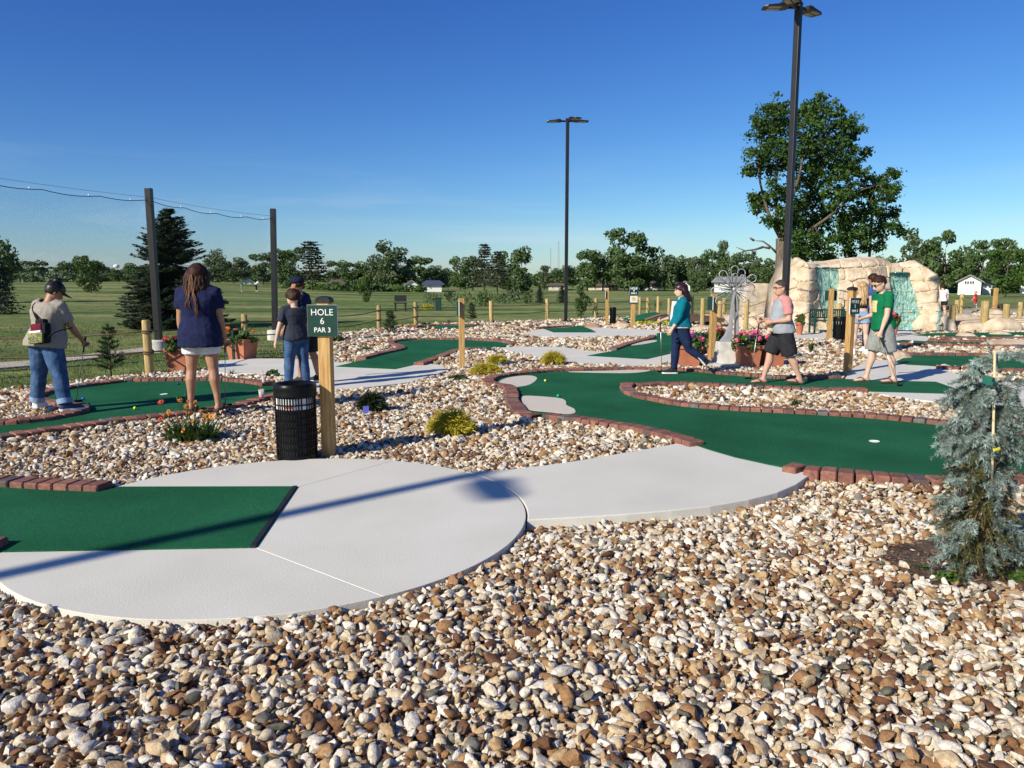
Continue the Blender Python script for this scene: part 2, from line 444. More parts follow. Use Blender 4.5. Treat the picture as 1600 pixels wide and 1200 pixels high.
MAT['leaf_light'] = mk('fresh_leaf', [(.035, .075, .012), (.06, .115, .018), (.09, .15, .03)], scale=.5, island=True, rough=.55, trans=.25)
MAT['needle_dark'] = mk('spruce_needle', [(.012, .029, .012), (.022, .046, .019), (.037, .067, .031), (.06, .09, .05)], scale=.5, island=True, rough=.6, trans=.08)
MAT['needle_pine'] = mk('pine_needle', [(.026, .036, .018), (.042, .055, .028), (.07, .08, .045)], scale=.5, island=True, rough=.6, trans=.1)
MAT['needle_blue'] = mk('blue_spruce_needle', [(.10, .155, .135), (.20, .275, .245), (.30, .385, .35), (.42, .50, .46)], scale=6, island=True, rough=.6)
MAT['needle_green'] = mk('old_spruce_needle', [(.035, .055, .018), (.07, .085, .03), (.13, .10, .045)], scale=8, island=True, rough=.7)
MAT['needle_young'] = mk('young_pine_needle', [(.022, .048, .014), (.04, .08, .022), (.07, .12, .035)], scale=3, island=True, rough=.6, trans=.12)
MAT['yellow_shrub'] = mk('gold_thread_foliage', [(.16, .15, .016), (.36, .30, .022), (.56, .46, .04), (.66, .58, .09)], scale=7, island=True, rough=.6, trans=.2)
MAT['yew'] = mk('dark_yew_foliage', [(.010, .020, .007), (.018, .034, .011), (.032, .055, .018)], scale=7, island=True, rough=.55, trans=.1)
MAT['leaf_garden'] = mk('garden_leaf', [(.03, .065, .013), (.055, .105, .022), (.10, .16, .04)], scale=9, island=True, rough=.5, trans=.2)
MAT['chartreuse'] = mk('chartreuse_groundcover', [(.40, .44, .02), (.55, .58, .04)], scale=6, island=True, rough=.6, trans=.2)
MAT['petal_pink'] = mk('pink_petal', [(.62, .06, .17), (.75, .12, .25), (.82, .25, .36)], scale=30, island=True, rough=.6, trans=.2)
MAT['petal_purple'] = mk('purple_petal', [(.13, .04, .36), (.22, .08, .5)], scale=30, island=True, rough=.6, trans=.2)
MAT['petal_red'] = mk('red_petal', [(.45, .02, .02), (.6, .05, .04)], scale=30, island=True, rough=.6, trans=.2)
MAT['petal_orange'] = mk('orange_petal', [(.62, .10, .02), (.78, .24, .03), (.85, .42, .06)], scale=60, island=True, rough=.6, trans=.2)
MAT['flower_eye'] = mk('flower_centre', [(.25, .12, .02), (.42, .30, .05)], scale=60, rough=.8)
MAT['bark'] = mk('grey_bark', [(.075, .058, .043), (.13, .103, .076), (.19, .155, .12)], scale=3, detail=8, rough=.95, stretch=(6, 6, 1), bump=1, bscale=5, bdist=.04)
MAT['bark_pale'] = mk('pale_bark', [(.25, .21, .15), (.4, .34, .26)], scale=4, detail=6, rough=.95, bump=.4)
MAT['twig'] = mk('straw_twig', [(.17, .115, .05), (.28, .19, .09)], scale=20, rough=.9)
MAT['stake'] = mk('pale_stake', [(.6, .46, .26), (.7, .57, .36)], scale=9, rough=.8)
MAT['green_tie'] = mk('green_tie', [(.005, .09, .06), (.01, .12, .08)], scale=9, rough=.6)
MAT['yellow_tag'] = mk('yellow_tag', [(.7, .62, .03), (.78, .7, .05)], scale=9, rough=.6)
MAT['blue_tag'] = mk('blue_tag', [(.07, .08, .36), (.1, .11, .45)], scale=9, rough=.5)
MAT['house_white'] = mk('white_siding', [(.66, .66, .64), (.76, .76, .74)], scale=2, rough=.8, stretch=(1, 1, 14))
MAT['house_tan'] = mk('tan_siding', [(.52, .46, .36), (.6, .54, .43)], scale=2, rough=.8, stretch=(1, 1, 14))
MAT['roof_brown'] = mk('brown_shingle', [(.11, .075, .058), (.17, .12, .095)], scale=9, rough=.95)
MAT['roof_grey'] = mk('grey_shingle', [(.2, .2, .2), (.29, .29, .28)], scale=9, rough=.95)
MAT['roof_blue'] = mk('dark_blue_roof', [(.05, .06, .12), (.075, .09, .17)], scale=9, rough=.8)
MAT['glass_dark'] = mk('dark_window', [(.02, .022, .026), (.035, .04, .045)], scale=3, rough=.12, spec=.6)
MAT['bench_green'] = mk('dark_green_enamel', [(.006, .038, .028), (.009, .05, .036)], scale=12, rough=.4, spec=.45)
MAT['white_plastic'] = mk('white_plastic', [(.78, .78, .77), (.82, .82, .81)], scale=10, rough=.35, spec=.5)
MAT['dark_wood'] = mk('dark_bridge_wood', [(.05, .032, .024), (.09, .06, .045)], scale=5, rough=.85, stretch=(1, 12, 12))
MAT['wood_edge'] = mk('weathered_board', [(.25, .15, .095), (.34, .22, .15)], scale=5, rough=.85, stretch=(1, 12, 12))
MAT['tower_grey'] = mk('galvanised_mast', [(.4, .42, .46), (.5, .52, .56)], scale=5, rough=.5)
# ------------------------------------------------------------------ lawn / terrain: one sheet to the horizon
def build_lawn():
    ys = list(np.concatenate([np.linspace(-14, 12, 14), np.linspace(14, 60, 47), np.geomspace(62, 320, 60), np.geomspace(360, 3500, 10)]))
    nx = 150
    V, F = [], []
    for y in ys:
        half = max(24, abs(y) * 1.05 + 24)
        for i in range(nx + 1):
            x = -half + 2 * half * i / nx
            V.append((x, y, gz(x, y)))
    for r in range(len(ys) - 1):
        for i in range(nx):
            a = r * (nx + 1) + i
            F.append((a, a + 1, a + nx + 2, a + nx + 1))
    o = link('lawn', np_mesh('lawn', V, F, MAT['grass'], True))
    tag(o, kind='structure')
build_lawn()

# ------------------------------------------------------------------ plan geometry
def P2(p):
    return gp(p[0], p[1], p[2] if len(p) > 2 else 0.0)
def smooth_path(pts, n=6, closed=False):
    out = []; k = len(pts)
    for i in range(k if closed else k - 1):
        if closed: p0, p1, p2, p3 = pts[i - 1], pts[i], pts[(i + 1) % k], pts[(i + 2) % k]
        else: p0, p1, p2, p3 = pts[max(i - 1, 0)], pts[i], pts[i + 1], pts[min(i + 2, k - 1)]
        for j in range(n):
            t = j / n
            out.append(tuple(0.5 * (2 * p1[a] + (p2[a] - p0[a]) * t + (2 * p0[a] - 5 * p1[a] + 4 * p2[a] - p3[a]) * t * t + (3 * p1[a] - p0[a] - 3 * p2[a] + p3[a]) * t ** 3) for a in (0, 1)))
    if not closed: out.append(tuple(pts[-1]))
    return out
def resample(pts, step):
    pts = [Vector((p[0], p[1])) for p in pts]
    d = [0.0]
    for a, b in zip(pts, pts[1:]): d.append(d[-1] + (b - a).length)
    n = max(1, int(round(d[-1] / step)))
    out = []; j = 0
    for i in range(n):
        s = (i + .5) * d[-1] / n
        while j < len(d) - 2 and d[j + 1] < s: j += 1
        t = (s - d[j]) / max(1e-9, d[j + 1] - d[j])
        out.append((pts[j].lerp(pts[j + 1], t), (pts[j + 1] - pts[j]).normalized()))
    return out, d[-1] / n
def inside(poly, x, y):
    """vectorised point in polygon"""
    x = np.asarray(x, dtype=float); y = np.asarray(y, dtype=float)
    r = np.zeros(x.shape, dtype=bool)
    k = len(poly)
    for i in range(k):
        x1, y1 = poly[i]; x2, y2 = poly[(i + 1) % k]
        if y1 == y2: continue
        c = ((y1 > y) != (y2 > y)) & (x < (x2 - x1) * (y - y1) / (y2 - y1) + x1)
        r ^= c
    return r
def near_path(path, x, y, dist):
    r = np.zeros(np.shape(x), dtype=bool)
    for (x1, y1), (x2, y2) in zip(path, path[1:]):
        dx, dy = x2 - x1, y2 - y1; l2 = dx * dx + dy * dy + 1e-12
        t = np.clip(((x - x1) * dx + (y - y1) * dy) / l2, 0, 1)
        r |= (x - x1 - t * dx) ** 2 + (y - y1 - t * dy) ** 2 < dist * dist
    return r
def sheet(name, poly, z0, z1, mat, parent=None, bevel=0.0):
    bm = bmesh.new()
    vs = [bm.verts.new((p[0], p[1], z1)) for p in poly]
    f = bm.faces.new(vs)
    f.normal_update()
    if f.normal.z < 0: f.normal_flip()
    ex = bmesh.ops.extrude_face_region(bm, geom=[f])
    nv = [g for g in ex['geom'] if isinstance(g, bmesh.types.BMVert)]
    bmesh.ops.translate(bm, verts=list(vs), vec=(0, 0, z0 - z1))
    top = [g for g in ex['geom'] if isinstance(g, bmesh.types.BMFace)][0]
    if bevel:
        bmesh.ops.bevel(bm, geom=list(top.edges), offset=bevel, segments=2, affect='EDGES', profile=.5)
    bmesh.ops.recalc_face_normals(bm, faces=bm.faces)
    big = [fc for fc in bm.faces if len(fc.verts) > 4]
    bmesh.ops.triangulate(bm, faces=big)
    me = bpy.data.meshes.new(name); bm.to_mesh(me); bm.free()
    me.materials.append(mat)
    return link(name, me, parent)

EXCLUDE = []          # polygons where no loose gravel lies
EX_PATHS = []         # (path, distance)

# ---- concrete pads
def arc_fit(pts):
    A = np.array([[2 * x, 2 * y, 1] for x, y in pts]); b = np.array([x * x + y * y for x, y in pts])
    s = np.linalg.lstsq(A, b, rcond=None)[0]
    return s[0], s[1], math.sqrt(s[2] + s[0] ** 2 + s[1] ** 2)
circ = [P2(p) for p in [(825, 805), (812, 780), (780, 757), (725, 737), (620, 720), (300, 963), (600, 935), (720, 895), (780, 860), (450, 957), (130, 953), (0, 925)]]
ccx, ccy, ccr = arc_fit(circ)
def carc(a0, a1, n=60):
    return [(ccx + ccr * math.cos(a0 + (a1 - a0) * i / n), ccy + ccr * math.sin(a0 + (a1 - a0) * i / n)) for i in range(n + 1)]
def cang(p):
    x, y = P2(p); return math.atan2(y - ccy, x - ccx)
TR, BR = P2((465, 761)), P2((400, 856))
aJ1, aJ2 = cang((610, 722)), cang((600, 933))
tl, bl = P2((186, 761)), P2((-330, 868))
aTL = math.atan2(tl[1] - ccy, tl[0] - ccx)
aBL = cang((-40, 900)) - 2 * math.pi
while aBL > aJ2: aBL -= 2 * math.pi
aBL = -math.pi - math.asin((P2((-20, 863))[1] - ccy) / ccr)
def shrink(poly, d):
    k = len(poly); A = sum(poly[i][0] * poly[(i + 1) % k][1] - poly[(i + 1) % k][0] * poly[i][1] for i in range(k))
    sgn = 1 if A > 0 else -1
    out = []
    for i in range(k):
        p0, p1, p2 = Vector(poly[i - 1]), Vector(poly[i]), Vector(poly[(i + 1) % k])
        e1, e2 = (p1 - p0), (p2 - p1)
        if e1.length < 1e-6 or e2.length < 1e-6: out.append(tuple(p1)); continue
        e1.normalize(); e2.normalize()
        n1, n2 = Vector((-e1.y, e1.x)) * sgn, Vector((-e2.y, e2.x)) * sgn
        b = n1 + n2
        if b.length < .3: b = n1
        else: b = b / max(.35, b.length_squared) * 2 * .5 * 2
        out.append(tuple(p1 + b * d))
    return out
pad = empty('concrete_pad', (ccx, ccy, 0), kind='structure')
def padpart(poly):
    EXCLUDE.append(poly)
    o = sheet('concrete_panel', [(x - ccx, y - ccy) for x, y in shrink(poly, .0018)], -.16, 0, MAT['concrete'], pad, .003)
    return o
padpart(carc(aJ2, aJ1) + [TR, BR])
padpart(carc(aJ1, aTL, 40) + [tl, TR])
padpart(carc(aBL, aJ2, 40) + [BR])
sheet('joint_filler', [(x - ccx, y - ccy) for x, y in shrink(carc(0, 2 * math.pi, 90)[:-1], .02)], -.2, -.012, MAT['joint'], pad)

def slab(pix, label=None, bevel=.008, sm=0, ztop=0.0, pts=None):
    poly = pts or [P2(p) for p in pix]
    if sm: poly = smooth_path(poly, sm, True)
    EXCLUDE.append(poly)
    o = sheet('concrete_path', poly, -.15, ztop, MAT['concrete'], None, bevel)
    o['kind'] = 'structure'
    return o
# C2: the wedge between the round pad and the big green
c1r = [(ccx + (ccr + .012) * math.cos(a), ccy + (ccr + .012) * math.sin(a)) for a in np.linspace(cang((826, 812)), cang((725, 737)), 22)]
c2 = c1r + [P2(p) for p in [(760, 736), (800, 733), (850, 727), (900, 720), (950, 711.5), (1000, 703), (1040, 696), (1070, 690), (1112, 704), (1150, 715), (1200, 726), (1240, 734), (1268, 740), (1245, 756), (1215, 769), (1170, 780), (1110, 790.5), (1050, 797), (980, 803), (900, 808)]]
slab(None, pts=c2)
slab([(331, 564), (391, 560), (430, 560), (470, 560.5), (500, 562), (530, 566), (600, 566), (660, 566), (690, 571), (702, 578), (640, 597), (560, 606.5), (490, 612), (447, 611), (432, 602), (447, 593), (430, 585), (417, 584), (349, 583), (330, 578)])
slab([(1330, 576), (1350, 567), (1375, 563), (1400, 561), (1417, 569), (1467, 573), (1500, 586), (1560, 594), (1640, 600), (1760, 610), (1790, 634), (1640, 637), (1500, 631.5), (1430, 624), (1349, 612), (1349, 604), (1320, 592)])
slab([(780, 543), (820, 541.5), (880, 542), (917, 548), (990, 552), (1048, 547), (1075, 553), (1070, 563), (1040, 568), (980, 570.5), (900, 567.5), (850, 560), (800, 550)])
slab([(812, 521), (845, 514), (890, 510.5), (925, 511), (960, 513), (1030, 515.5), (1030, 524.5), (960, 526), (880, 527), (840, 525.5)])
slab([(1240, 524), (1252, 520.5), (1320, 519.5), (1420, 517), (1436, 522), (1455, 528), (1447, 533.5), (1400, 533), (1330, 530), (1245, 529)])
slab([(1385, 534), (1412, 531), (1447, 533), (1412, 537)])

# ------------------------------------------------------------------ bricks
def brick_mesh(w=.128, l=.20, h=.105):
    mb = MB(); mb.bbox((0, 0, 0), (w, l, h), .011)
    me = mb.mesh('brick', MAT['brick'], True, 50)
    return me
def brick_mesh_low():
    bm = bmesh.new(); bmesh.ops.create_cube(bm, size=1); bmesh.ops.scale(bm, vec=(.128, .20, .105), verts=bm.verts)
    bmesh.ops.bevel(bm, geom=list(bm.edges), offset=.011, segments=1, affect='EDGES')
    me = bpy.data.meshes.new('brick'); bm.to_mesh(me); bm.free(); me.materials.append(MAT['brick']); return me
BRICK = brick_mesh_low()
rb = random.Random(3)
def lay_bricks(path, poly, parent, origin, step=.136, z=.004, width=1.0, depth=.20):
    rs, st = resample(path, step)
    vote = [bool(inside(poly, [p.x - t.y * .06], [p.y + t.x * .06])[0]) for p, t in rs]
    sg = -1 if sum(vote) * 2 > len(vote) else 1
    for p, t in rs:
        nrm = Vector((-t.y, t.x)) * sg
        c = p + nrm * (depth / 2 + .004)
        o = link('brick', BRICK, parent)
        o.location = (c.x - origin[0] + rb.uniform(-.004, .004), c.y - origin[1] + rb.uniform(-.004, .004), z + rb.uniform(-.005, .004))
        o.rotation_euler = (rb.uniform(-.025, .025), rb.uniform(-.025, .025), math.atan2(t.y, t.x) + rb.uniform(-.03, .03))
        o.scale = (st / .136 * 1.02 * rb.uniform(.97, 1.0), depth / .2 * rb.uniform(.97, 1.03), 1)
    EX_PATHS.append((path, depth + .03))

def cup_hole(parent, origin, px, py):
    x, y = gp(px, py)
    mb = MB()
    mb.lathe([(.053, .010), (.0545, .0145), (.050, .0145), (.048, .0095)], (0, 0, 0), 24, cap=False)
    mb.build('cup_rim', MAT['white_plastic'], parent, True, (x - origin[0], y - origin[1], 0))
    mb = MB(); mb.lathe([(.049, .0105), (.049, .0095)], (0, 0, 0), 24)
    mb.build('cup', MAT['white_plastic'], parent, False, (x - origin[0], y - origin[1], 0))

def green(label, outline, brick_paths, sands=(), cups=(), sm=3, depth=.2):
    pts = [P2(p) for p in outline]
    poly = pts
    ox = sum(p[0] for p in pts) / len(pts); oy = sum(p[1] for p in pts) / len(pts)
    g = sheet('putting_green', [(x - ox, y - oy) for x, y in poly], -.05, .008, MAT['turf'])
    g.location = (ox, oy, 0)
    tag(g, label, 'putting green', 'carpet putting greens of the course')
    EXCLUDE.append(poly)
    for bp in brick_paths:
        lay_bricks(smooth_path([P2(p) for p in bp], sm), poly, g, (ox, oy), depth=depth)
    for s in sands:
        sp_ = smooth_path([P2(p) for p in s], 4, True)
        sheet('sand_trap', [(x - ox, y - oy) for x, y in sp_], 0, .0125, MAT['sand_turf'], g)
    for c in cups: cup_hole(g, (ox, oy), *c)
    return g, (ox, oy), poly

# G1, near left
b1 = [(-260, 752, 0), (-100, 759), (0, 762.5), (75, 767), (153, 770)]
b1b = [(-260, 838, .06), (-100, 836.5, .06), (15, 836.5, .06)]
o1 = [(-260, 752), (-100, 759), (0, 762.5), (75, 767), (153, 770), (188, 761.5), (465, 761), (400, 856), (0, 863), (-230, 866)]
g1, g1o, _ = green('nearest green carpet tee with a black rubber edge, set into the round concrete pad', o1, [b1, b1b])
mb = MB()
for a, b in (((465, 761), (400, 856)),):
    p, q = Vector((*P2(a), 0)), Vector((*P2(b), 0))
    t = (q - p).normalized(); n = Vector((t.y, -t.x, 0))
    if n.x > 0: n = -n
    rg = lambda c: [c + n * .0, c + n * .038, c + n * .038 + Vector((0, 0, .0135)), c + n * .006 + Vector((0, 0, .0135))]
    org = Vector((g1o[0], g1o[1], 0))
    mb.loft([rg(p - org), rg(q - org)])
mb.build('rubber_edge', MAT['rubber'], g1)

# G2, the big horseshoe green on the right
A2 = [(1101, 687, .06), (1050, 673, .06), (1005, 663, .06), (960, 656.5, .06), (925, 651, .06), (895, 647, .06), (862, 644, .06), (832, 642.5, .06), (817, 637), (811, 627), (811, 617), (805, 608), (790, 604), (774, 600), (774, 595), (786, 590.5), (810, 587), (835, 584.5), (860, 582), (887, 580.5), (950, 579), (1012, 579), (1055, 580), (1090, 582), (1125, 586), (1175, 589.5), (1200, 592), (1250, 593), (1316, 592.5)]
I2 = [(1350, 605, .06), (1275, 604, .06), (1200, 601, .06), (1120, 597, .06), (1062, 595.5, .06), (1025, 595.5, .06), (995, 597.5, .06), (975, 602), (968, 608), (973, 615), (990, 622), (1017, 627.5), (1050, 634), (1095, 639), (1150, 643), (1200, 645.5), (1275, 649.5), (1350, 654), (1425, 661), (1507, 669.5), (1620, 682), (1760, 698)]
N2 = [(1238, 721, .06), (1262, 725, .06), (1307, 729.5, .06), (1332, 732, .06), (1382, 736, .06), (1427, 739, .06), (1497, 740.5, .06), (1600, 737, .06), (1760, 727, .06)]
o2 = A2 + [(1375, 595), (1462, 597), (1510, 613), (1500, 616), (1352, 612)] + I2 + N2[::-1] + [(1200, 726), (1150, 715), (1112, 704), (1070, 690)]
T1 = [(780, 597.5), (792, 591.5), (815, 588), (831, 588), (839, 591.5), (834, 598), (822, 603.5), (800, 605.5), (785, 602)]
T2 = [(816, 628), (817, 620), (845, 620.5), (875, 623.5), (884, 628), (885, 634), (897, 640), (898, 646.5), (885, 647.5), (860, 645), (830, 642), (819, 636)]
T3 = [(888, 581.5), (930, 583), (985, 583.5), (1012, 581), (1014, 578.5), (990, 578.5), (950, 580)]
green('largest green, horseshoe shaped around a gravel island, with pale sand patches at its left end', o2, [A2, I2, N2], [T1, T2, T3], [(1366, 691)])

# G4, left green
N4 = [(-160, 694, .06), (0, 675.5, .06), (100, 662, .06), (175, 651.5, .06), (250, 644.5, .06), (310, 637, .06), (362, 629, .06), (400, 619, .06), (432, 611, .06)]
F4 = [(409, 604), (392, 601), (367, 598), (336, 596), (280, 596), (230, 597), (200, 597.5), (147, 604), (117, 608), (95, 612), (74, 618), (66, 624), (92, 630.5), (125, 634.5), (139, 637.5), (141, 642), (128, 648.5), (101, 654), (73, 659), (37, 663), (0, 665.5), (-160, 672)]
o4 = N4 + [(445, 610), (436, 603.5)] + F4
g4, g4o, g4p = green('left green of darkened carpet where two people stand, with a pointed gravel inlet', o4, [N4, F4], [], [(256, 617)])

# G3, middle left keyhole green
L3 = [(572, 562), (603, 553.5), (634, 546), (627, 541), (617, 538), (622, 534), (650, 531.5), (712, 531), (775, 534), (797, 538)]
R3 = [(762, 542.5, .06), (715, 543.5, .06), (680, 555, .06), (646, 566, .06)]
o3 = [(524, 573)] + L3 + [(790, 541.5)] + R3 + [(617, 577)]
green('middle green with a wide head and narrow neck, left of the thin wooden sign post', o3, [L3, R3], depth=.22)
# G6, middle green before the woman
L6 = [(964, 547.5), (987, 539), (1005, 534), (1021, 530), (1026, 526)]
R6 = [(1120, 540, .06), (1085, 541, .06), (1047, 549, .06)]
o6 = [(917, 556)] + L6 + [(1026, 521), (1060, 519.5), (1100, 520), (1125, 528), (1122, 536)] + R6 + [(1010, 561.5)]
green('green carpet behind the woman in teal, with a pale sand sliver along its brick edge', o6, [L6, R6], [[(986, 538.5), (1005, 534), (1022, 532), (1026, 534), (1008, 538), (990, 540)]], depth=.22)
# G5
o5 = [(850, 514), (893, 511), (897, 509.5), (914, 509.5), (915, 511.5), (924, 515), (932, 519.5), (865, 519.5)]
green('small green carpet tee with pointed corners near the tall lamp base', o5, [[(838, 513.5), (850, 513), (893, 510.5)]], depth=.3)
# G8
o8 = [(652, 512.5), (668, 510.2), (700, 509), (740, 508.6), (748, 510.5), (725, 513), (690, 514)]
green('farthest left sliver of green carpet near the rope fence', o8, [[(652, 512.8), (656, 510.5), (668, 509.8), (700, 508.7), (740, 508.3)]], depth=.3)
# G9
o9 = [(1420, 556), (1470, 556), (1540, 557), (1660, 558), (1700, 566), (1660, 578), (1540, 577), (1467, 572.5), (1417, 570), (1398, 566)]
green('green carpet beyond the tan boulder, right of the man in green', o9, [[(1420, 555.5), (1470, 555.5), (1540, 556.5), (1660, 557.5)], [(1660, 575.5, .06), (1540, 574, .06), (1467, 570, .06)]], depth=.22)
# lanes by the pool
oA = [(1428, 524), (1450, 521), (1500, 520), (1600, 519), (1680, 518), (1700, 526), (1600, 527.5), (1530, 528.5), (1470, 527)]
green('far right green carpet lane with low rocks, along the pool fence', oA, [[(1470, 526, .06), (1530, 527.2, .06), (1600, 526.2, .06), (1690, 525, .06)]], depth=.25)
oB = [(1392, 534), (1415, 532.5), (1450, 533.5), (1535, 536), (1580, 537.5), (1660, 538), (1660, 540), (1560, 540), (1480, 538), (1412, 537)]
green('narrow green carpet strip between two brick rows at far right', oB, [[(1412, 536, .06), (1480, 537, .06), (1560, 539, .06), (1660, 539.2, .06)], [(1450, 533), (1535, 535.5), (1580, 537)]], depth=.25)

# ------------------------------------------------------------------ gravel bed: base, single stones, loose gravel
bound = [(-13, -3), (-13, 9.5)] + [P2(p) for p in [(-120, 625), (0, 607), (70, 599), (130, 591), (200, 584), (262, 579), (300, 577), (340, 571), (395, 566), (440, 563), (500, 545), (508, 530), (530, 521), (562, 515.5), (640, 508), (700, 505), (767, 503), (860, 500), (930, 497), (985, 496), (1040, 492), (1120, 492), (1220, 494), (1320, 498), (1420, 494), (1520, 480), (1640, 478), (1760, 480)]] + [(28, 20), (18, 9), (13, -3)]
bed = empty('gravel_bed', (0, 0, 0), kind='structure')
base = sheet('gravel_floor', bound, -.16, -.068, MAT['gravel_base'], bed)
rs_ = np.random.RandomState(11)
def stone_variant(seed, sub=2):
    bm = bmesh.new(); bmesh.ops.create_icosphere(bm, subdivisions=sub, radius=1.0)
    r = random.Random(seed)
    planes = []
    for _ in range(r.randint(8, 13)):
        n = Vector((r.gauss(0, 1), r.gauss(0, 1), r.gauss(0, 1))).normalized(); planes.append((n, r.uniform(.46, .82)))
    for v in bm.verts:
        p = v.co.copy()
        for n, d in planes:
            e = p.dot(n) - d
            if e > 0: p -= n * e * .98
        p *= 1 + .06 * noise.noise(p * 2.3 + Vector((seed, 0, 0)))
        v.co = p
    sx, sy, sz = 1.0, r.uniform(.55, .9), r.uniform(.34, .62)
    for v in bm.verts: v.co = Vector((v.co.x * sx, v.co.y * sy, v.co.z * sz)) * 1.2
    me = bpy.data.meshes.new('stone'); bm.to_mesh(me); bm.free()
    me.polygons.foreach_set('use_smooth', [True] * len(me.polygons))
    me.materials.append(MAT['stone'])
    me.set_sharp_from_angle(angle=R(38))
    return me
STONES = [stone_variant(s) for s in range(16)]
SOIL = [P2(p) for p in [(1375, 866), (1395, 846), (1440, 836), (1500, 830), (1600, 836), (1720, 846), (1720, 908), (1600, 912), (1500, 908), (1430, 899), (1400, 884)]]

def allowed(x, y, pad_=0.0):
    ok = inside(bound, x, y)
    for poly in EXCLUDE: ok &= ~inside(poly, x, y)
    for poly in EXCLUDE[:14]:
        ok &= ~near_path(list(poly) + [poly[0]], x, y, .022 + pad_)
    for path, d in EX_PATHS:
        # bricks lie on one side of the path; the turf side is excluded above
        ok &= ~near_path(path[::2] + [path[-1]], x, y, d - .01)
    return ok
def band(y0, y1, step, layers):
    px, py, pz, ps = [], [], [], []
    for (dz, keep, sc) in layers:
        hw = lambda y: .76 * y + 2.0
        nx = int(2 * hw(y1) / step); ny = int((y1 - y0) / step)
        gx, gy = np.meshgrid(np.arange(nx), np.arange(ny))
        x = -hw(y1) + (gx + rs_.rand(ny, nx) * .9 + .5 * (gy % 2)) * step; y = y0 + (gy + rs_.rand(ny, nx) * .9) * step
        x = x.ravel(); y = y.ravel()
        k = (np.abs(x) < hw(y)) & (rs_.rand(x.size) < keep)
        x, y = x[k], y[k]
        k = allowed(x, y); x, y = x[k], y[k]
        k = ~inside(SOIL, x, y) | (rs_.rand(x.size) < .05); x, y = x[k], y[k]
        px.append(x); py.append(y); pz.append(np.full(x.size, dz) + rs_.randn(x.size) * .006); ps.append(np.full(x.size, sc))
    return [np.concatenate(a) for a in (px, py, pz, ps)]
bands = [band(2.1, 4.6, .0275, [(-.057, .85, .0198), (-.039, .62, .0214), (-.020, .36, .0226)]),
         band(4.6, 7.5, .031, [(-.050, .95, .0215), (-.031, .50, .0225)]),
         band(7.5, 11, .039, [(-.043, .95, .027), (-.029, .42, .028)]),
         band(11, 17, .056, [(-.040, .95, .037), (-.026, .3, .037)]),
         band(17, 28, .085, [(-.035, .95, .050)]),
         band(28, 40, .13, [(-.03, .9, .072)])]
GX, GY, GZ, GS = [np.concatenate([b[i] for b in bands]) for i in range(4)]
n = GX.size
GSC = GS * np.exp(rs_.randn(n) * .36)
GSC = np.clip(GSC, GS * .5, GS * 2.1)
ROT = np.stack([rs_.randn(n) * .5, rs_.randn(n) * .5, rs_.rand(n) * 6.283], 1)
# a slight swell of the gravel, and stones gathered up beside the brick rows
GZ = GZ + .012 * np.array([noise.noise(Vector((a * .9, b * .9, 0))) for a, b in zip(GX, GY)]) + GSC * .12
low = near_path(c2[-6:], GX, GY, .42) | near_path(c2[-9:-5], GX, GY, .42)
GZ = np.where(low, GZ - .034, GZ)
for path, d_ in EX_PATHS: GZ = np.where(near_path(path[::2] + [path[-1]], GX, GY, d_ + .15), GZ + .03, GZ)
IDX = rs_.randint(0, 16, n)
# the 300 stones that show largest are objects of their own
show = GSC / np.hypot(GY, CAM_H)
view = (np.abs(GX) < .64 * GY) & (GY > 2.62) & (GZ > np.percentile(GZ[GY < 5], 55))
order = np.argsort(-np.where(view, show, 0))[:300]
sel = np.zeros(n, dtype=bool); sel[order] = True
SRC = {}
for i in order:
    o = link('stone', STONES[IDX[i]], bed, (GX[i], GY[i], GZ[i]), tuple(ROT[i]), GSC[i])
    SRC.setdefault(int(IDX[i]), o)
rest = ~sel
me = bpy.data.meshes.new('gravel')
m_ = int(rest.sum())
me.vertices.add(m_)
me.vertices.foreach_set('co', np.stack([GX[rest], GY[rest], GZ[rest]], 1).astype(np.float32).ravel())
a = me.attributes.new('rot', 'FLOAT_VECTOR', 'POINT'); a.data.foreach_set('vector', ROT[rest].astype(np.float32).ravel())
a = me.attributes.new('scl', 'FLOAT', 'POINT'); a.data.foreach_set('value', GSC[rest].astype(np.float32))
keys = sorted(SRC)
a = me.attributes.new('idx', 'INT', 'POINT'); a.data.foreach_set('value', (IDX[rest] % len(keys)).astype(np.int32))
me.update()
gravel = link('gravel', me, bed)
tag(gravel, kind='stuff')
ng = bpy.data.node_groups.new('scatter_stones', 'GeometryNodeTree')
ng.interface.new_socket('Geometry', in_out='INPUT', socket_type='NodeSocketGeometry')
ng.interface.new_socket('Geometry', in_out='OUTPUT', socket_type='NodeSocketGeometry')
gn, gl = ng.nodes, ng.links
gi, go = gn.new('NodeGroupInput'), gn.new('NodeGroupOutput')
inst = gn.new('GeometryNodeInstanceOnPoints'); join = gn.new('GeometryNodeJoinGeometry')
for k in reversed(keys):
    oi_ = gn.new('GeometryNodeObjectInfo'); oi_.inputs['Object'].default_value = SRC[k]; oi_.inputs['As Instance'].default_value = True
    oi_.transform_space = 'ORIGINAL'
    gl.new(oi_.outputs['Geometry'], join.inputs[0])
def attr(nm, tp):
    q = gn.new('GeometryNodeInputNamedAttribute'); q.data_type = tp; q.inputs['Name'].default_value = nm; return q
ar, as_, ai = attr('rot', 'FLOAT_VECTOR'), attr('scl', 'FLOAT'), attr('idx', 'INT')
e2r = gn.new('FunctionNodeEulerToRotation')
gl.new(gi.outputs[0], inst.inputs['Points']); gl.new(join.outputs[0], inst.inputs['Instance'])
inst.inputs['Pick Instance'].default_value = True
gl.new(ai.outputs['Attribute'], inst.inputs['Instance Index'])
gl.new(ar.outputs['Attribute'], e2r.inputs[0]); gl.new(e2r.outputs[0], inst.inputs['Rotation'])
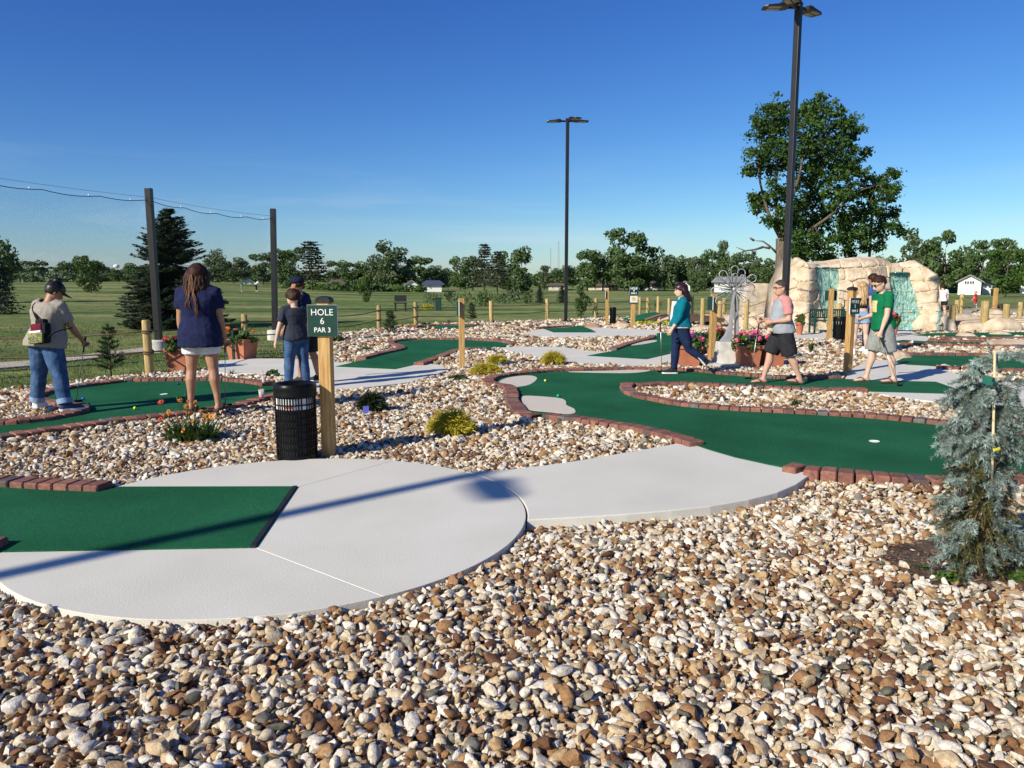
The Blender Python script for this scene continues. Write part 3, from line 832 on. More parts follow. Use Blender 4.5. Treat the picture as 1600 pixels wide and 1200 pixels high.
gl.new(as_.outputs['Attribute'], inst.inputs['Scale'])
gl.new(inst.outputs[0], go.inputs[0])
md = gravel.modifiers.new('scatter', 'NODES'); md.node_group = ng
print('gravel stones', n)

# bare soil around the small blue spruce
so = sheet('garden_soil', smooth_path(SOIL, 4, True), -.1, -.034, MAT['soil'])
so['kind'] = 'structure'

# grass blades standing in the near lawn
def blades():
    rg = np.random.RandomState(5)
    xs, ys, sc = [], [], []
    for (y0, y1, x0, x1, dens, s) in ((12, 20, -14, -2.5, 190, 1.0), (20, 32, -26, 2, 60, 1.15)):
        k = int((y1 - y0) * (x1 - x0) * dens)
        x = rg.uniform(x0, x1, k); y = rg.uniform(y0, y1, k)
        q = ~inside(bound, x, y) & (np.abs(x) < .70 * y + 1)
        for poly in EXCLUDE: q &= ~inside(poly, x, y)
        x, y = x[q], y[q]; xs.append(x); ys.append(y); sc.append(np.full(x.size, s))
    x, y, s = np.concatenate(xs), np.concatenate(ys), np.concatenate(sc)
    k = x.size
    cl = np.array([noise.noise(Vector((a * .8, b * .8, 2))) for a, b in zip(x, y)])
    h = (.028 + .03 * rg.rand(k)) * s * (1 + .7 * cl); w = .0065 * s * (1 + rg.rand(k))
    th = rg.rand(k) * 6.283
    z = np.array([gz(a, b) for a, b in zip(x, y)]) - .004
    dx, dy = np.cos(th) * w, np.sin(th) * w
    lx, ly = rg.randn(k) * .018 * s, rg.randn(k) * .018 * s
    V = np.empty((k, 3, 3)); V[:, 0] = np.stack([x - dx, y - dy, z], 1); V[:, 1] = np.stack([x + dx, y + dy, z], 1); V[:, 2] = np.stack([x + lx, y + ly, z + h], 1)
    o = link('grass', np_mesh('grass', V.reshape(-1, 3), np.arange(3 * k).reshape(k, 3), MAT['blade']))
    tag(o, 'short green grass blades of the mown lawn beyond the gravel', 'grass', kind='stuff')
blades()

# strip of dark mulch in the lawn outside the rope fence at left
ms_ = sheet('mulch_strip', [gp(*p, -.06) for p in [(-60, 572), (0, 567), (60, 563), (120, 556), (180, 549), (232, 543), (250, 545), (232, 549), (180, 556), (120, 563), (60, 571), (0, 576), (-60, 581)]], -.12, -.045, MAT['gravel_base'])
ms_['kind'] = 'structure'
# ------------------------------------------------------------------ foliage generators
def leaf_quads(C, Nrm, size, rg, aspect=.62, jitter=.75):
    """one small bent leaf clump (quad) per centre"""
    k = len(C)
    n = Nrm + rg.randn(k, 3) * jitter
    n /= np.linalg.norm(n, axis=1)[:, None] + 1e-9
    a = rg.randn(k, 3); a -= n * np.sum(a * n, 1)[:, None]; a /= np.linalg.norm(a, axis=1)[:, None] + 1e-9
    b = np.cross(n, a)
    s = (size * (.6 + .8 * rg.rand(k)))[:, None] if np.ndim(size) else size * (.6 + .8 * rg.rand(k))[:, None]
    V = np.empty((k, 4, 3))
    V[:, 0] = C - a * s; V[:, 1] = C - b * s * aspect + n * s * .18; V[:, 2] = C + a * s; V[:, 3] = C + b * s * aspect - n * s * .1
    return V.reshape(-1, 3), np.arange(4 * k).reshape(k, 4)
def blob_points(cs, rs, per, rg, shell=.55):
    C, N_ = [], []
    for c, r, k in zip(cs, rs, per):
        d = rg.randn(k, 3); d /= np.linalg.norm(d, axis=1)[:, None]
        rad = (shell + (1 - shell) * rg.rand(k)) ** .7
        # lumpy surface
        C.append(np.asarray(c) + d * rad[:, None] * np.asarray(r)); N_.append(d)
    return np.concatenate(C), np.concatenate(N_)

def far_tree(kind, seed):
    rg = np.random.RandomState(seed); r = random.Random(seed)
    cs, rs_l, per = [], [], []
    tr = MB()
    if kind == 'round':
        for i in range(24):
            z = .13 + .80 * r.random() ** .9
            prof = math.sin(min(1, (z - .02) / .5) * math.pi * .5) * math.sqrt(max(0, 1 - max(0, (z - .62) / .42) ** 2)) * .36
            a = r.random() * 6.28
            q = prof * (.45 + .55 * r.random())
            cs.append((math.cos(a) * q, math.sin(a) * q, z)); s = r.uniform(.10, .17); rs_l.append((s * 1.1, s * 1.1, s * .85)); per.append(115)
        size = .030
    elif kind == 'tall':
        for i in range(30):
            z = .08 + .88 * r.random()
            prof = (.30 - .20 * abs(z - .5) / .5)
            a = r.random() * 6.28; q = prof * r.random() ** .5
            cs.append((math.cos(a) * q, math.sin(a) * q, z)); s = r.uniform(.07, .125); rs_l.append((s * 1.1, s * 1.1, s * 1.15)); per.append(80)
        size = .026
    elif kind == 'open':
        for i in range(26):
            z = .26 + .68 * r.random()
            prof = .40 * math.sqrt(max(0.05, 1 - ((z - .6) / .46) ** 2))
            a = r.random() * 6.28; q = prof * (.3 + .7 * r.random())
            cs.append((math.cos(a) * q, math.sin(a) * q, z)); s = r.uniform(.085, .14); rs_l.append((s * 1.2, s * 1.2, s * .75)); per.append(105)
        size = .027
    if kind in ('round', 'tall', 'open'):
        C, N_ = blob_points(cs, rs_l, per, rg)
        V, F = leaf_quads(C, N_, size, rg)
        z0 = -.01
        tr.tube([(0, 0, z0), (.004, .0, .2), (0, .006, .45), (-.01, 0, .72)], [.024, .018, .013, .004], 7)
        for c in cs[:9]:
            zb = max(.14, c[2] - r.uniform(.12, .26))
            tr.tube([(0, 0, zb), (c[0] * .5, c[1] * .5, (zb + c[2]) / 2 + .01), c], [.010, .007, .002], 5)
    else:
        C, N_, S_ = [], [], []
        full = kind == 'conifer'
        z = .04 if full else .22
        while z < .985:
            L = (.30 if full else .29) * (1 - z) ** (.8 if full else .55) + .012
            nb = 11 if full else 9
            for j in range(nb):
                a = r.random() * 6.28; l = L * r.uniform(.6, 1.12)
                if not full and r.random() < .1: continue
                m = int(10 if full else 9)
                for t in range(m):
                    u = (t + .6) / m
                    if not full and u < .2: continue
                    w = (1 - u) * l * .25 + (.008 if full else .022)
                    C.append((math.cos(a) * l * u + r.gauss(0, w), math.sin(a) * l * u + r.gauss(0, w), z - l * u * (.32 if full else .05) + (.1 * l * u * u) + r.gauss(0, .006)))
                    N_.append((math.cos(a) * .35, math.sin(a) * .35, .9))
                tr.tube([(0, 0, z), (math.cos(a) * l, math.sin(a) * l, z - l * .2)], [.004, .001], 3)
            z += .030 + .012 * r.random() if full else .035 + .025 * r.random()
        C, N_ = np.array(C), np.array(N_)
        V, F = leaf_quads(C, N_, .023 if full else .030, rg, .55, .5)
        tr.tube([(0, 0, -.01), (0, 0, .5), (0, 0, 1.0)], [.02, .012, .002], 7)
    return V, F, tr
FAR = {}
def far_variant(kind, mat, seed):
    key = (kind, mat, seed)
    if key not in FAR:
        V, F, tr = far_tree(kind, seed)
        FAR[key] = (np_mesh('crown', V, F, MAT[mat]), tr.mesh('trunk', MAT['bark'], True))
    return FAR[key]
ntree = random.Random(21)
def tree_px(px, top, base, w, kind, mat, Y, seed, label, group, name='tree', trunk_up=0.0):
    g = Vector((at(px, base, Y).x, Y, 0)); z = gz(g.x, Y)
    h = at(px, top, Y).z - z
    wid = w / 1200 * Y / CP
    t = empty(name, (g.x, Y, z), 0, label, 'tree', group)
    cr, tk = far_variant(kind, mat, seed)
    k = {'round': .92, 'tall': .68, 'open': .95, 'conifer': .60, 'pine': .52}[kind]
    rz = ntree.random() * 6.28
    link('crown', cr, t, (0, 0, 0), (0, 0, rz), (wid / k, wid / k, h))
    link('trunk', tk, t, (0, 0, 0), (0, 0, rz), (h * .9, h * .9, h))
    return t

KIND = {'r': ('round', 'leaf_far'), 'q': ('round', 'leaf_far2'), 't': ('tall', 'leaf_far2'), 'o': ('open', 'leaf_far'), 'c': ('conifer', 'needle_dark'), 'p': ('pine', 'needle_pine'), 'd': ('tall', 'leaf_far')}
NAMES = {'r': 'round_tree', 'q': 'round_tree', 't': 'poplar_tree', 'o': 'spreading_tree', 'c': 'spruce_tree', 'p': 'pine_tree', 'd': 'slim_tree'}
LAB = {'r': 'dark round leafy tree of the far treeline', 'q': 'olive green round tree of the far treeline', 't': 'tall loose poplar-like tree of the far treeline', 'o': 'spreading tree with open crown in the far treeline',
       'c': 'dark pointed spruce of the far treeline', 'p': 'thin pine with bare lower trunk in the far treeline', 'd': 'slim dark tree of the far treeline'}
# px, top, width, kind, distance
LINE = [(55, 408, 52, 'r', 175), (88, 417, 46, 'r', 185), (112, 405, 50, 'r', 178), (130, 399, 34, 'o', 182), (160, 415, 44, 'q', 190), (188, 421, 46, 'r', 176), (214, 408, 44, 'r', 172), (235, 412, 40, 'r', 180),
        (337, 384, 38, 't', 150), (366, 399, 56, 'q', 150), (398, 412, 40, 'r', 165), (412, 397, 56, 'q', 150), (442, 391, 52, 'r', 142), (462, 388, 42, 'd', 148), (488, 375, 66, 'p', 118), (527, 408, 44, 'q', 170), (553, 410, 54, 'r', 160),
        (590, 402, 58, 'q', 158), (606, 377, 66, 't', 150), (626, 388, 58, 't', 152), (657, 402, 56, 'r', 165), (684, 411, 46, 'q', 172), (700, 424, 36, 'r', 180), (719, 400, 44, 'r', 150), (739, 401, 46, 'q', 150),
        (757, 379, 40, 'p', 105), (777, 391, 44, 'p', 100), (793, 392, 52, 'r', 120), (815, 387, 54, 'd', 112), (851, 414, 26, 't', 170), (882, 411, 44, 'r', 165), (862, 428, 30, 'q', 170), (918, 392, 54, 'r', 150), (942, 389, 42, 'q', 155),
        (975, 357, 84, 'o', 150), (1002, 377, 62, 'r', 152), (982, 398, 70, 'r', 146), (1038, 393, 50, 'q', 150), (1062, 394, 54, 'r', 155), (1088, 402, 44, 'q', 150), (1112, 392, 46, 'r', 158), (1128, 374, 24, 't', 160), (1135, 396, 50, 'r', 150),
        (1160, 396, 52, 'q', 156), (1176, 392, 24, 'p', 170), (1190, 403, 46, 'r', 150), (1206, 408, 50, 'd', 120), (1245, 405, 60, 'r', 150), (1290, 398, 60, 'q', 160), (1340, 402, 60, 'r', 158), (1388, 395, 50, 'r', 150),
        (1418, 359, 58, 't', 120), (1445, 384, 54, 'q', 130), (1474, 361, 70, 'r', 118), (1502, 386, 46, 'r', 140), (1533, 374, 66, 'o', 112), (1568, 372, 60, 'o', 114), (1602, 398, 60, 'r', 130), (1640, 380, 70, 'r', 130), (-40, 405, 60, 'r', 160), (15, 412, 50, 'q', 185)]
MARKS = [(-30, 'the left photo edge'), (142, 'the small bright field tree'), (182, 'the white water tower'), (245, 'the left net pole'), (335, 'the woman in navy'), (390, 'the two distant golfers'), (430, 'the right net pole'), (487, 'the man in the dark cap'), (525, 'the hole 6 sign board'), (571, 'the leaning young tree'), (620, 'the dark plank bench'),
         (675, 'the blue roofed house'), (722, 'the thin sign post'), (790, 'the pine clump'), (866, 'the two radio masts'), (884, 'the tall lamp post'), (948, 'the small far bin'), (988, 'the hole 9 sign'), (1055, 'the woman in teal'), (1112, 'the post by the planters'), (1147, 'the metal flower'), (1200, 'the maple trunk'), (1295, 'the green bench'),
         (1358, 'the far thin lamp'), (1435, 'the rock wall end'), (1470, 'the woman in a white tee'), (1515, 'the white gabled house'), (1571, 'the bright right tree'), (1630, 'the right photo edge')]
USED = set()
SHORT = {'r': 'dark round tree', 'q': 'olive round tree', 't': 'tall loose poplar', 'o': 'spreading tree', 'c': 'dark spruce', 'p': 'thin pine', 'd': 'slim dark tree'}
def tree_label(px, k, top):
    tall = 'tall ' if top < 385 and k not in 't' else ('low ' if top > 410 else '')
    for m_, nm in sorted(MARKS, key=lambda q: abs(q[0] - px)):
        d = px - m_
        pos = 'straight behind' if abs(d) < 7 else (('just ' if abs(d) < 22 else '') + ('right' if d > 0 else 'left') + ' of')
        lb = tall + SHORT[k] + ' in far treeline, ' + pos + ' ' + nm
        if lb not in USED:
            USED.add(lb); return lb
cnt = {}
for i, (px, top, w, k, Y) in enumerate(LINE):
    kind, mat = KIND[k]
    tree_px(px, top, 450, w, kind, mat, Y, 100 + (i * 7) % 4 + ord(k), tree_label(px, k, top), 'trees of the far treeline', NAMES[k])
# the low far woods behind them, one mass
rg = np.random.RandomState(8)
def woods():
    C = []
    for (x0, x1, Y, h0) in ((-190, 190, 240, 6.5), (-150, -60, 205, 5.0), (20, 150, 205, 5.0)):
        n_ = int((x1 - x0) * 42)
        x = rg.uniform(x0, x1, n_)
        hh = h0 * (.75 + .35 * np.array([noise.noise(Vector((a * .06, Y, 0))) for a in x]) + .2 * np.array([noise.noise(Vector((a * .25, Y, 3))) for a in x]))
        z = rg.rand(n_) ** .8 * hh
        C.append(np.stack([x, Y + rg.uniform(-6, 6, n_), z], 1))
    C = np.concatenate(C)
    V, F = leaf_quads(C, np.tile([[0, -.5, .6]], (len(C), 1)), .62, rg)
    o = link('distant_woods', np_mesh('distant_woods', V, F, MAT['leaf_far']))
    tag(o, 'low dark line of far woods behind all the separate trees', 'woods', kind='stuff')
woods()
def brush(name, label, pixr, Y, h, dens, mat, size=.25, dy=3):
    x0, x1 = at(pixr[0], 450, Y).x, at(pixr[1], 450, Y).x
    n_ = int((x1 - x0) * dens)
    x = rg.uniform(x0, x1, n_); y = Y + rg.uniform(-dy, dy, n_)
    hh = h * (.6 + .6 * np.abs(np.array([noise.noise(Vector((a * .5, Y, 1))) for a in x])))
    z = np.array([gz(a, b) for a, b in zip(x, y)]) + rg.rand(n_) * hh
    V, F = leaf_quads(np.stack([x, y, z], 1), np.tile([[0, -.4, .7]], (n_, 1)), size, rg)
    o = link(name, np_mesh(name, V, F, MAT[mat])); tag(o, label, 'brush', kind='stuff')
brush('tall_weeds', 'band of light green tall weeds in front of the far houses', (440, 665), 128, 1.5, 70, 'leaf_light', .3)
brush('reed_bank', 'pale reed bank at the top of the left field below the woods', (35, 130), 160, 2.6, 60, 'chartreuse' if False else 'leaf_far2', .4)
brush('undergrowth', 'dark undergrowth along the foot of the far right trees', (1410, 1640), 125, 1.2, 60, 'leaf_far', .3)

# ---- trees standing nearer in the field
tree_px(-8, 376, 470, 84, 'round', 'leaf_far', 60, 141, 'big leafy tree cut by the left edge of the photo', None, 'leafy_tree')
tree_px(4, 402, 490, 62, 'conifer', 'needle_dark', 42, 151, 'dark spruce at the left edge in front of the leafy tree', None, 'spruce_tree')
tree_px(142, 401, 463, 48, 'round', 'leaf_light', 82, 142, 'small bright green tree with pale trunk alone in the left field', None, 'young_tree')
tree_px(571, 431, 472, 24, 'tall', 'leaf_light', 68, 143, 'thin young tree with leaning pale trunk in the middle field', None, 'young_tree')
tree_px(908, 444, 494, 31, 'tall', 'leaf_far', 38, 144, 'small dense tree just right of the tall lamp pole', None, 'young_tree')
tree_px(843, 448, 473, 22, 'conifer', 'needle_dark', 66, 151, 'small spruce in the field left of the tall lamp pole', 'small spruces in the field', 'spruce_tree')
tree_px(878, 446, 473, 26, 'conifer', 'needle_dark', 66, 152, 'small spruce in the field half hidden behind the tall lamp pole', 'small spruces in the field', 'spruce_tree')
tree_px(1571, 389, 462, 76, 'round', 'leaf_light', 88, 145, 'bright green round tree at far right, right of the white house', None, 'round_tree')
tree_px(1090, 425, 458, 40, 'round', 'leaf_far', 110, 146, 'low round tree behind the woman in teal', None, 'round_tree')
# shrubs round the pine clump
def shrub_px(px, top, base, w, mat, label, group=None, name='shrub', n_=420, size=.06):
    x, y = gp(px, base, -.06); z = gz(x, y)
    Yd = y
    h = max(.2, at(px, top, Yd).z - z); wd = w / 1200 * Yd
    r2 = np.random.RandomState(int(px) + int(top))
    cs = [(r2.uniform(-.3, .3) * wd, r2.uniform(-.3, .3) * wd, h * r2.uniform(.25, .62)) for _ in range(9)]
    C, N_ = blob_points(cs, [(wd * .24, wd * .24, h * .34)] * 9, [n_ // 9] * 9, r2)
    C[:, 2] = np.maximum(C[:, 2], .01)
    V, F = leaf_quads(C, N_, size * max(h, wd * .5), r2)
    o = link(name, np_mesh(name, V, F, MAT[mat]), None, (x, y, z))
    tag(o, label, 'shrub', group); return o
SG = 'shrubs around the pine clump in the field'
for i, (px, top, base, w, mt, lb) in enumerate([(675, 455, 475, 34, 'leaf_far2', 'grey green shrub in the field left of the dark green utility box'), (703, 452, 470, 20, 'needle_dark', 'narrow upright shrub of the bed in the middle field'),
        (722, 452, 476, 40, 'leaf_far2', 'wide grassy shrub left of the sign post with the thin post'), (752, 450, 478, 44, 'leaf_far', 'broad dark shrub under the tall thin pine'), (775, 455, 474, 34, 'leaf_far', 'dark low shrub right of the tall thin pine'),
        (800, 445, 473, 40, 'leaf_far2', 'bushy shrub at the right foot of the pine clump'), (668, 472, 484, 30, 'yellow_shrub', 'yellowish low shrub beside the dark utility box'), (825, 452, 474, 26, 'leaf_far', 'small dark shrub at the right end of the pine clump'),
        (1027, 468, 480, 12, 'leaf_far', 'dark small shrub just beyond the fence behind the woman in teal')]):
    shrub_px(px, top, base, w, mt, lb, SG)

# ---- the big spruce by the net pole: layered boughs
def big_conifer(name, label, px, top, base, w, Y, seed, mat='needle_dark', n_ring=30, taper=.75):
    x = at(px, base, Y).x; z = gz(x, Y); h = at(px, top, Y).z - z; rad = w / 2400 * Y / CP
    t = empty(name, (x, Y, z), 0, label, 'tree')
    r = random.Random(seed); rg_ = np.random.RandomState(seed)
    tr = MB(); tr.tube([(0, 0, -.05), (0, 0, h * .5), (0, 0, h)], [h * .022, h * .013, .006], 8)
    C, N_, A = [], [], []
    for i in range(n_ring):
        u = (i + .3) / n_ring
        zz = h * (.03 + .95 * u)
        L0 = rad * ((1 - u) ** taper) * (1.0 if u > .06 else .9) + .04
        nb = int(9 + 9 * (1 - u))
        for j in range(nb):
            a = r.random() * 6.283; L = L0 * r.uniform(.68, 1.12)
            droop = -.32 if u < .55 else -.05
            steps = max(4, int(L / .085))
            for s in range(steps):
                q = (s + .5) / steps
                bx, bz = L * q, zz + L * (droop * q + .22 * q * q)
                side = (1 - q) * L * .26 + .04
                for k in range(6):
                    o_ = r.uniform(-side, side) * 1.1
                    C.append((math.cos(a) * bx - math.sin(a) * o_, math.sin(a) * bx + math.cos(a) * o_, bz - abs(o_) * .25 + r.gauss(0, .02)))
                    N_.append((math.cos(a) * .3, math.sin(a) * .3, 1)); A.append(a + (.7 if o_ > 0 else -.7))
            tr.tube([(0, 0, zz), (math.cos(a) * L, math.sin(a) * L, zz + L * (droop + .22))], [.018 * (1 - u) + .006, .003], 4)
    C = np.array(C); N_ = np.array(N_); A = np.array(A)
    k = len(C)
    # pointed needle sprays along the bough direction
    d = np.stack([np.cos(A), np.sin(A), np.full(k, .12) + rg_.randn(k) * .25], 1); d /= np.linalg.norm(d, axis=1)[:, None]
    n = N_ + rg_.randn(k, 3) * .35; n /= np.linalg.norm(n, axis=1)[:, None]
    b = np.cross(n, d)
    s = (.055 + .05 * rg_.rand(k))[:, None] * (h / 4.4) ** .5
    V = np.empty((k, 4, 3)); V[:, 0] = C - d * s * .9; V[:, 1] = C - b * s * .42; V[:, 2] = C + d * s * 1.25; V[:, 3] = C + b * s * .42 - n * s * .1
    link('crown', np_mesh('crown', V.reshape(-1, 3), np.arange(4 * k).reshape(k, 4), MAT[mat]), t)
    tr.build('trunk', MAT['bark'], t, True)
    return t
big_conifer('spruce_tree', 'big dark spruce with layered boughs behind the woman in navy and the net pole', 272, 322, 512, 172, 29.5, 4, n_ring=44, taper=.62)

# ---- the maple behind the rock wall
def maple():
    Y = 43.0
    bx = at(1222, 470, Y); z0 = gz(bx.x, Y)
    base = Vector((bx.x - .1, Y, z0))
    t = empty('maple_tree', base, 0, 'large dark maple with a split trunk towering behind the rock waterfall', 'tree')
    sc = Y / 1200
    def w(px, py, dy=0): return at(px, py, Y + dy) - base
    r = random.Random(12); rg_ = np.random.RandomState(12)
    fork = w(1220, 372); f2 = w(1214, 335)
    tr = MB()
    tr.tube([(0, 0, -.1), w(1219, 440), w(1221, 400), fork], [.42, .34, .31, .27], 12)
    blobs = [(1214, 168, 22), (1196, 186, 20), (1180, 200, 18), (1203, 205, 26), (1226, 192, 24), (1186, 245, 22), (1172, 268, 13), (1205, 262, 26), (1222, 232, 24), (1193, 320, 22), (1206, 345, 20), (1182, 312, 14), (1216, 300, 22),
             (1258, 178, 24), (1282, 168, 24), (1303, 182, 20), (1326, 190, 15), (1262, 212, 30), (1290, 205, 28), (1316, 212, 24), (1340, 204, 14), (1250, 245, 28), (1282, 242, 32), (1312, 240, 28), (1338, 252, 18), (1352, 240, 9),
             (1258, 280, 30), (1290, 278, 32), (1322, 275, 26), (1344, 268, 13), (1252, 318, 28), (1284, 312, 32), (1318, 308, 28), (1345, 300, 18), (1360, 285, 20), (1384, 282, 20), (1396, 272, 9), (1378, 305, 22), (1392, 300, 12),
             (1262, 350, 28), (1292, 348, 30), (1326, 340, 28), (1356, 330, 22), (1382, 335, 16), (1396, 330, 9), (1256, 380, 24), (1285, 385, 22), (1318, 372, 24), (1348, 362, 22), (1376, 358, 18), (1398, 355, 12), (1406, 362, 8), (1350, 388, 12), (1250, 398, 18), (1240, 345, 22), (1240, 390, 20), (1372, 380, 12), (1262, 404, 16), (1296, 402, 15), (1330, 398, 14), (1238, 362, 14), (1226, 330, 16), (1248, 415, 12)]
    limbs = [[fork, f2, w(1212, 300), w(1215, 240), w(1212, 185)], [fork, w(1206, 345), w(1196, 318), w(1186, 270), w(1190, 215)], [fork, w(1240, 345), w(1268, 295, 1), w(1285, 235, 1.5), w(1290, 185, 1)], [fork, w(1250, 368), w(1300, 335, -1.5), w(1340, 300, -1.5), w(1380, 288, -1)],
             [fork + Vector((0, 0, -.2)), w(1262, 388, 1), w(1310, 372, 1), w(1352, 352, 1), w(1395, 348, 1)], [fork, w(1232, 330, -1), w(1252, 260, -2), w(1256, 195, -1.5)], [fork, w(1243, 330, 2), w(1310, 262, 3), w(1330, 215, 2)]]
    nodes = []
    for L_ in limbs:
        pts = smooth3(L_, 6)
        k = len(pts)
        tr.tube(pts, [.115 * (1 - i / k) ** .9 + .012 for i in range(k)], 7)
        nodes += pts[4:]
    # bare dead limb to the left
    for L_ in ([w(1213, 395), w(1203, 385), w(1192, 377), w(1178, 376)], [w(1192, 386), w(1180, 390), w(1164, 392), w(1150, 386)], [w(1203, 388), w(1192, 386), w(1192, 386)], [w(1178, 376), w(1172, 372)]):
        tr.tube(L_, [.07, .055, .04, .012][:len(L_)], 5)
    C, N_ = [], []
    for (px, py, pr) in blobs:
        R_ = pr * sc * .95
        depth = .9 * math.sqrt(max(.05, 1 - min(1, abs(px - 1285) / 130) ** 2)) * 2.6
        for rep in range(2 if pr > 21 else 1):
            c = w(px, py, r.uniform(-depth, depth))
            # a limb that reaches the clump
            nb = min(nodes, key=lambda q: (q - c).length)
            mid = (nb + c) / 2 + Vector((r.gauss(0, .12), r.gauss(0, .12), -.12))
            tr.tube([nb, mid, c], [.04, .028, .010], 5)
            for s in range(int(4 + pr * .46)):
                d = Vector((r.gauss(0, 1), r.gauss(0, 1), r.gauss(0, .8)))
                d = d.normalized() * R_ * r.random() ** .45
                q = c + d
                if r.random() < .4: tr.tube([c + d * .2, q], [.014, .005], 3)
                k = 30; rad = r.uniform(.16, .30)
                p = rg_.randn(k, 3) * rad * np.array([.62, .62, .42])
                C.append(np.array(q) + p); N_.append(p / rad * .5 + np.array([[0, 0, .6]]))
    C = np.concatenate(C); N_ = np.concatenate(N_)
    V, F = leaf_quads(C, N_, .080, rg_, .7, .8)
    print('maple leaves', len(C))
    link('crown', np_mesh('crown', V, F, MAT['leaf_maple']), t)
    tr.build('trunk', MAT['bark'], t, True)
def smooth3(P, n=6):
    P = [Vector(p) for p in P]; out = []; k = len(P)
    for i in range(k - 1):
        p0, p1, p2, p3 = P[max(i - 1, 0)], P[i], P[i + 1], P[min(i + 2, k - 1)]
        for j in range(n):
            t = j / n
            out.append(.5 * (2 * p1 + (p2 - p0) * t + (2 * p0 - 5 * p1 + 4 * p2 - p3) * t * t + (3 * p1 - p0 - 3 * p2 + p3) * t ** 3))
    out.append(P[-1]); return out
maple()

# ------------------------------------------------------------------ far houses
def house(label, x0, x1, wtop, base, rtop, Y, wall, roof, gable=False, wins=(), door=None, depth=7.0):
    """x0..x1 wall ends, wtop eave, base ground, rtop ridge in photo pixels at distance Y"""
    a, b = at(x0, base, Y), at(x1, base, Y)
    z0 = gz((a.x + b.x) / 2, Y) - .1; H_ = at(x0, wtop, Y).z - z0; Rr = at(x0, rtop, Y).z - z0; Wd = b.x - a.x
    h = empty('house', ((a.x + b.x) / 2, Y, z0), -math.atan2((a.x + b.x) / 2, Y), label, 'house')
    mb = MB(); hw = Wd / 2
    if gable:
        mb.add([(-hw, 0, 0), (hw, 0, 0), (hw, 0, H_), (0, 0, Rr), (-hw, 0, H_), (-hw, depth, 0), (hw, depth, 0), (hw, depth, H_), (0, depth, Rr), (-hw, depth, H_)],
               [(0, 1, 2, 3, 4), (9, 8, 7, 6, 5), (0, 4, 9, 5), (1, 6, 7, 2), (0, 5, 6, 1)])
        mb.build('wall', MAT[wall], h)
        rf = MB()
        for s in (-1, 1):
            sl = (Rr - H_) / hw; e = .35
            p0, p1 = Vector((0, -e, Rr + .03)), Vector((s * (hw + e), -e, H_ - sl * e + .03))
            rf.add([p0, p1, p1 + Vector((0, depth + 2 * e, 0)), p0 + Vector((0, depth + 2 * e, 0)), p0 + Vector((0, 0, .16)), p1 + Vector((0, 0, .16)), p1 + Vector((0, depth + 2 * e, .16)), p0 + Vector((0, depth + 2 * e, .16))],
                   [(3, 2, 1, 0), (4, 5, 6, 7), (0, 1, 5, 4), (1, 2, 6, 5), (2, 3, 7, 6), (3, 0, 4, 7)])
        rf.build('roof', MAT[roof], h)
    else:
        mb.box((0, depth / 2, H_ / 2), (Wd, depth, H_)); mb.build('wall', MAT[wall], h)
        rf = MB(); e = .5
        rf.add([(-hw - e, -e, H_ - .02), (hw + e, -e, H_ - .02), (hw + e, depth + e, H_ - .02), (-hw - e, depth + e, H_ - .02), (-hw - e, -e, H_ + .16), (hw + e, -e, H_ + .16), (hw + e, depth + e, H_ + .16), (-hw - e, depth + e, H_ + .16), (-hw + .3, depth / 2, Rr), (hw - .3, depth / 2, Rr)],
               [(3, 2, 1, 0), (0, 1, 5, 4), (1, 2, 6, 5), (2, 3, 7, 6), (3, 0, 4, 7), (4, 5, 9, 8), (6, 7, 8, 9), (5, 6, 9), (7, 4, 8)])
        rf.build('roof', MAT[roof], h)
    for (wx, wy, ww, wh) in wins:        # window centre and size in pixels
        c = at(wx, wy, Y); s = Y / 1200
        fr = MB(); fr.box((c.x - (a.x + b.x) / 2, -.03, c.z - z0), (ww * s + .22, .10, wh * s + .22)); f = fr.build('window_frame', MAT['white_plastic'], h)
        gl_ = MB(); gl_.box((c.x - (a.x + b.x) / 2, -.06, c.z - z0), (ww * s, .10, wh * s)); gl_.build('pane', MAT['glass_dark'], f)
    if door:
        c = at(door, base, Y); d = MB(); d.box((c.x - (a.x + b.x) / 2, -.03, 1.05), (1.0, .1, 2.1)); d.build('door', MAT['roof_brown'], h)
    return h
house('white gabled house with four windows in a row at far right', 1499, 1530, 440, 452, 431, 105, 'house_white', 'roof_grey', True, [(1509.5, 441.5, 2, 4), (1513, 441.5, 2, 4), (1516.5, 441.5, 2, 4), (1520, 441.5, 2, 4)])
house('small white house corner behind the trunk right of the gabled house', 1535, 1553, 443, 450, 439, 112, 'house_white', 'roof_grey', False, [(1541, 446, 2, 2)])
house('white house end cut by the right edge of the photo', 1597, 1625, 440, 449, 436, 115, 'house_white', 'roof_grey', False)
house('white house with grey roof behind the metal flower', 1117, 1166, 441, 452, 432, 130, 'house_white', 'roof_grey', False, [(1124, 445, 3, 3), (1140, 445, 3, 3), (1152, 445, 3, 3)])
house('cream bungalow left of the hole 9 sign with a brown roof', 857, 882, 446, 453, 442, 160, 'house_tan', 'roof_brown', False, [(863, 449, 2, 2), (872, 449, 2, 2)])
house('long tan house with brown roof behind the spreading tree', 917, 966, 447, 454, 443, 160, 'house_tan', 'roof_brown', False, [(930, 450, 3, 2), (942, 450, 3, 2)], 955)
house('white house with dark brown roof right of the hole 9 sign', 996, 1030, 446, 453, 439, 160, 'house_white', 'roof_brown', False, [(1004, 449, 3, 3), (1020, 449, 3, 3)])
house('small white outbuilding behind the woman in teal, roof just seen', 1062, 1078, 445, 452, 440, 150, 'house_white', 'roof_grey', True)
house('white shed with pale roof in the middle field', 634, 652, 445, 452, 439, 135, 'house_white', 'roof_grey', True, [(640, 449, 2, 2)])
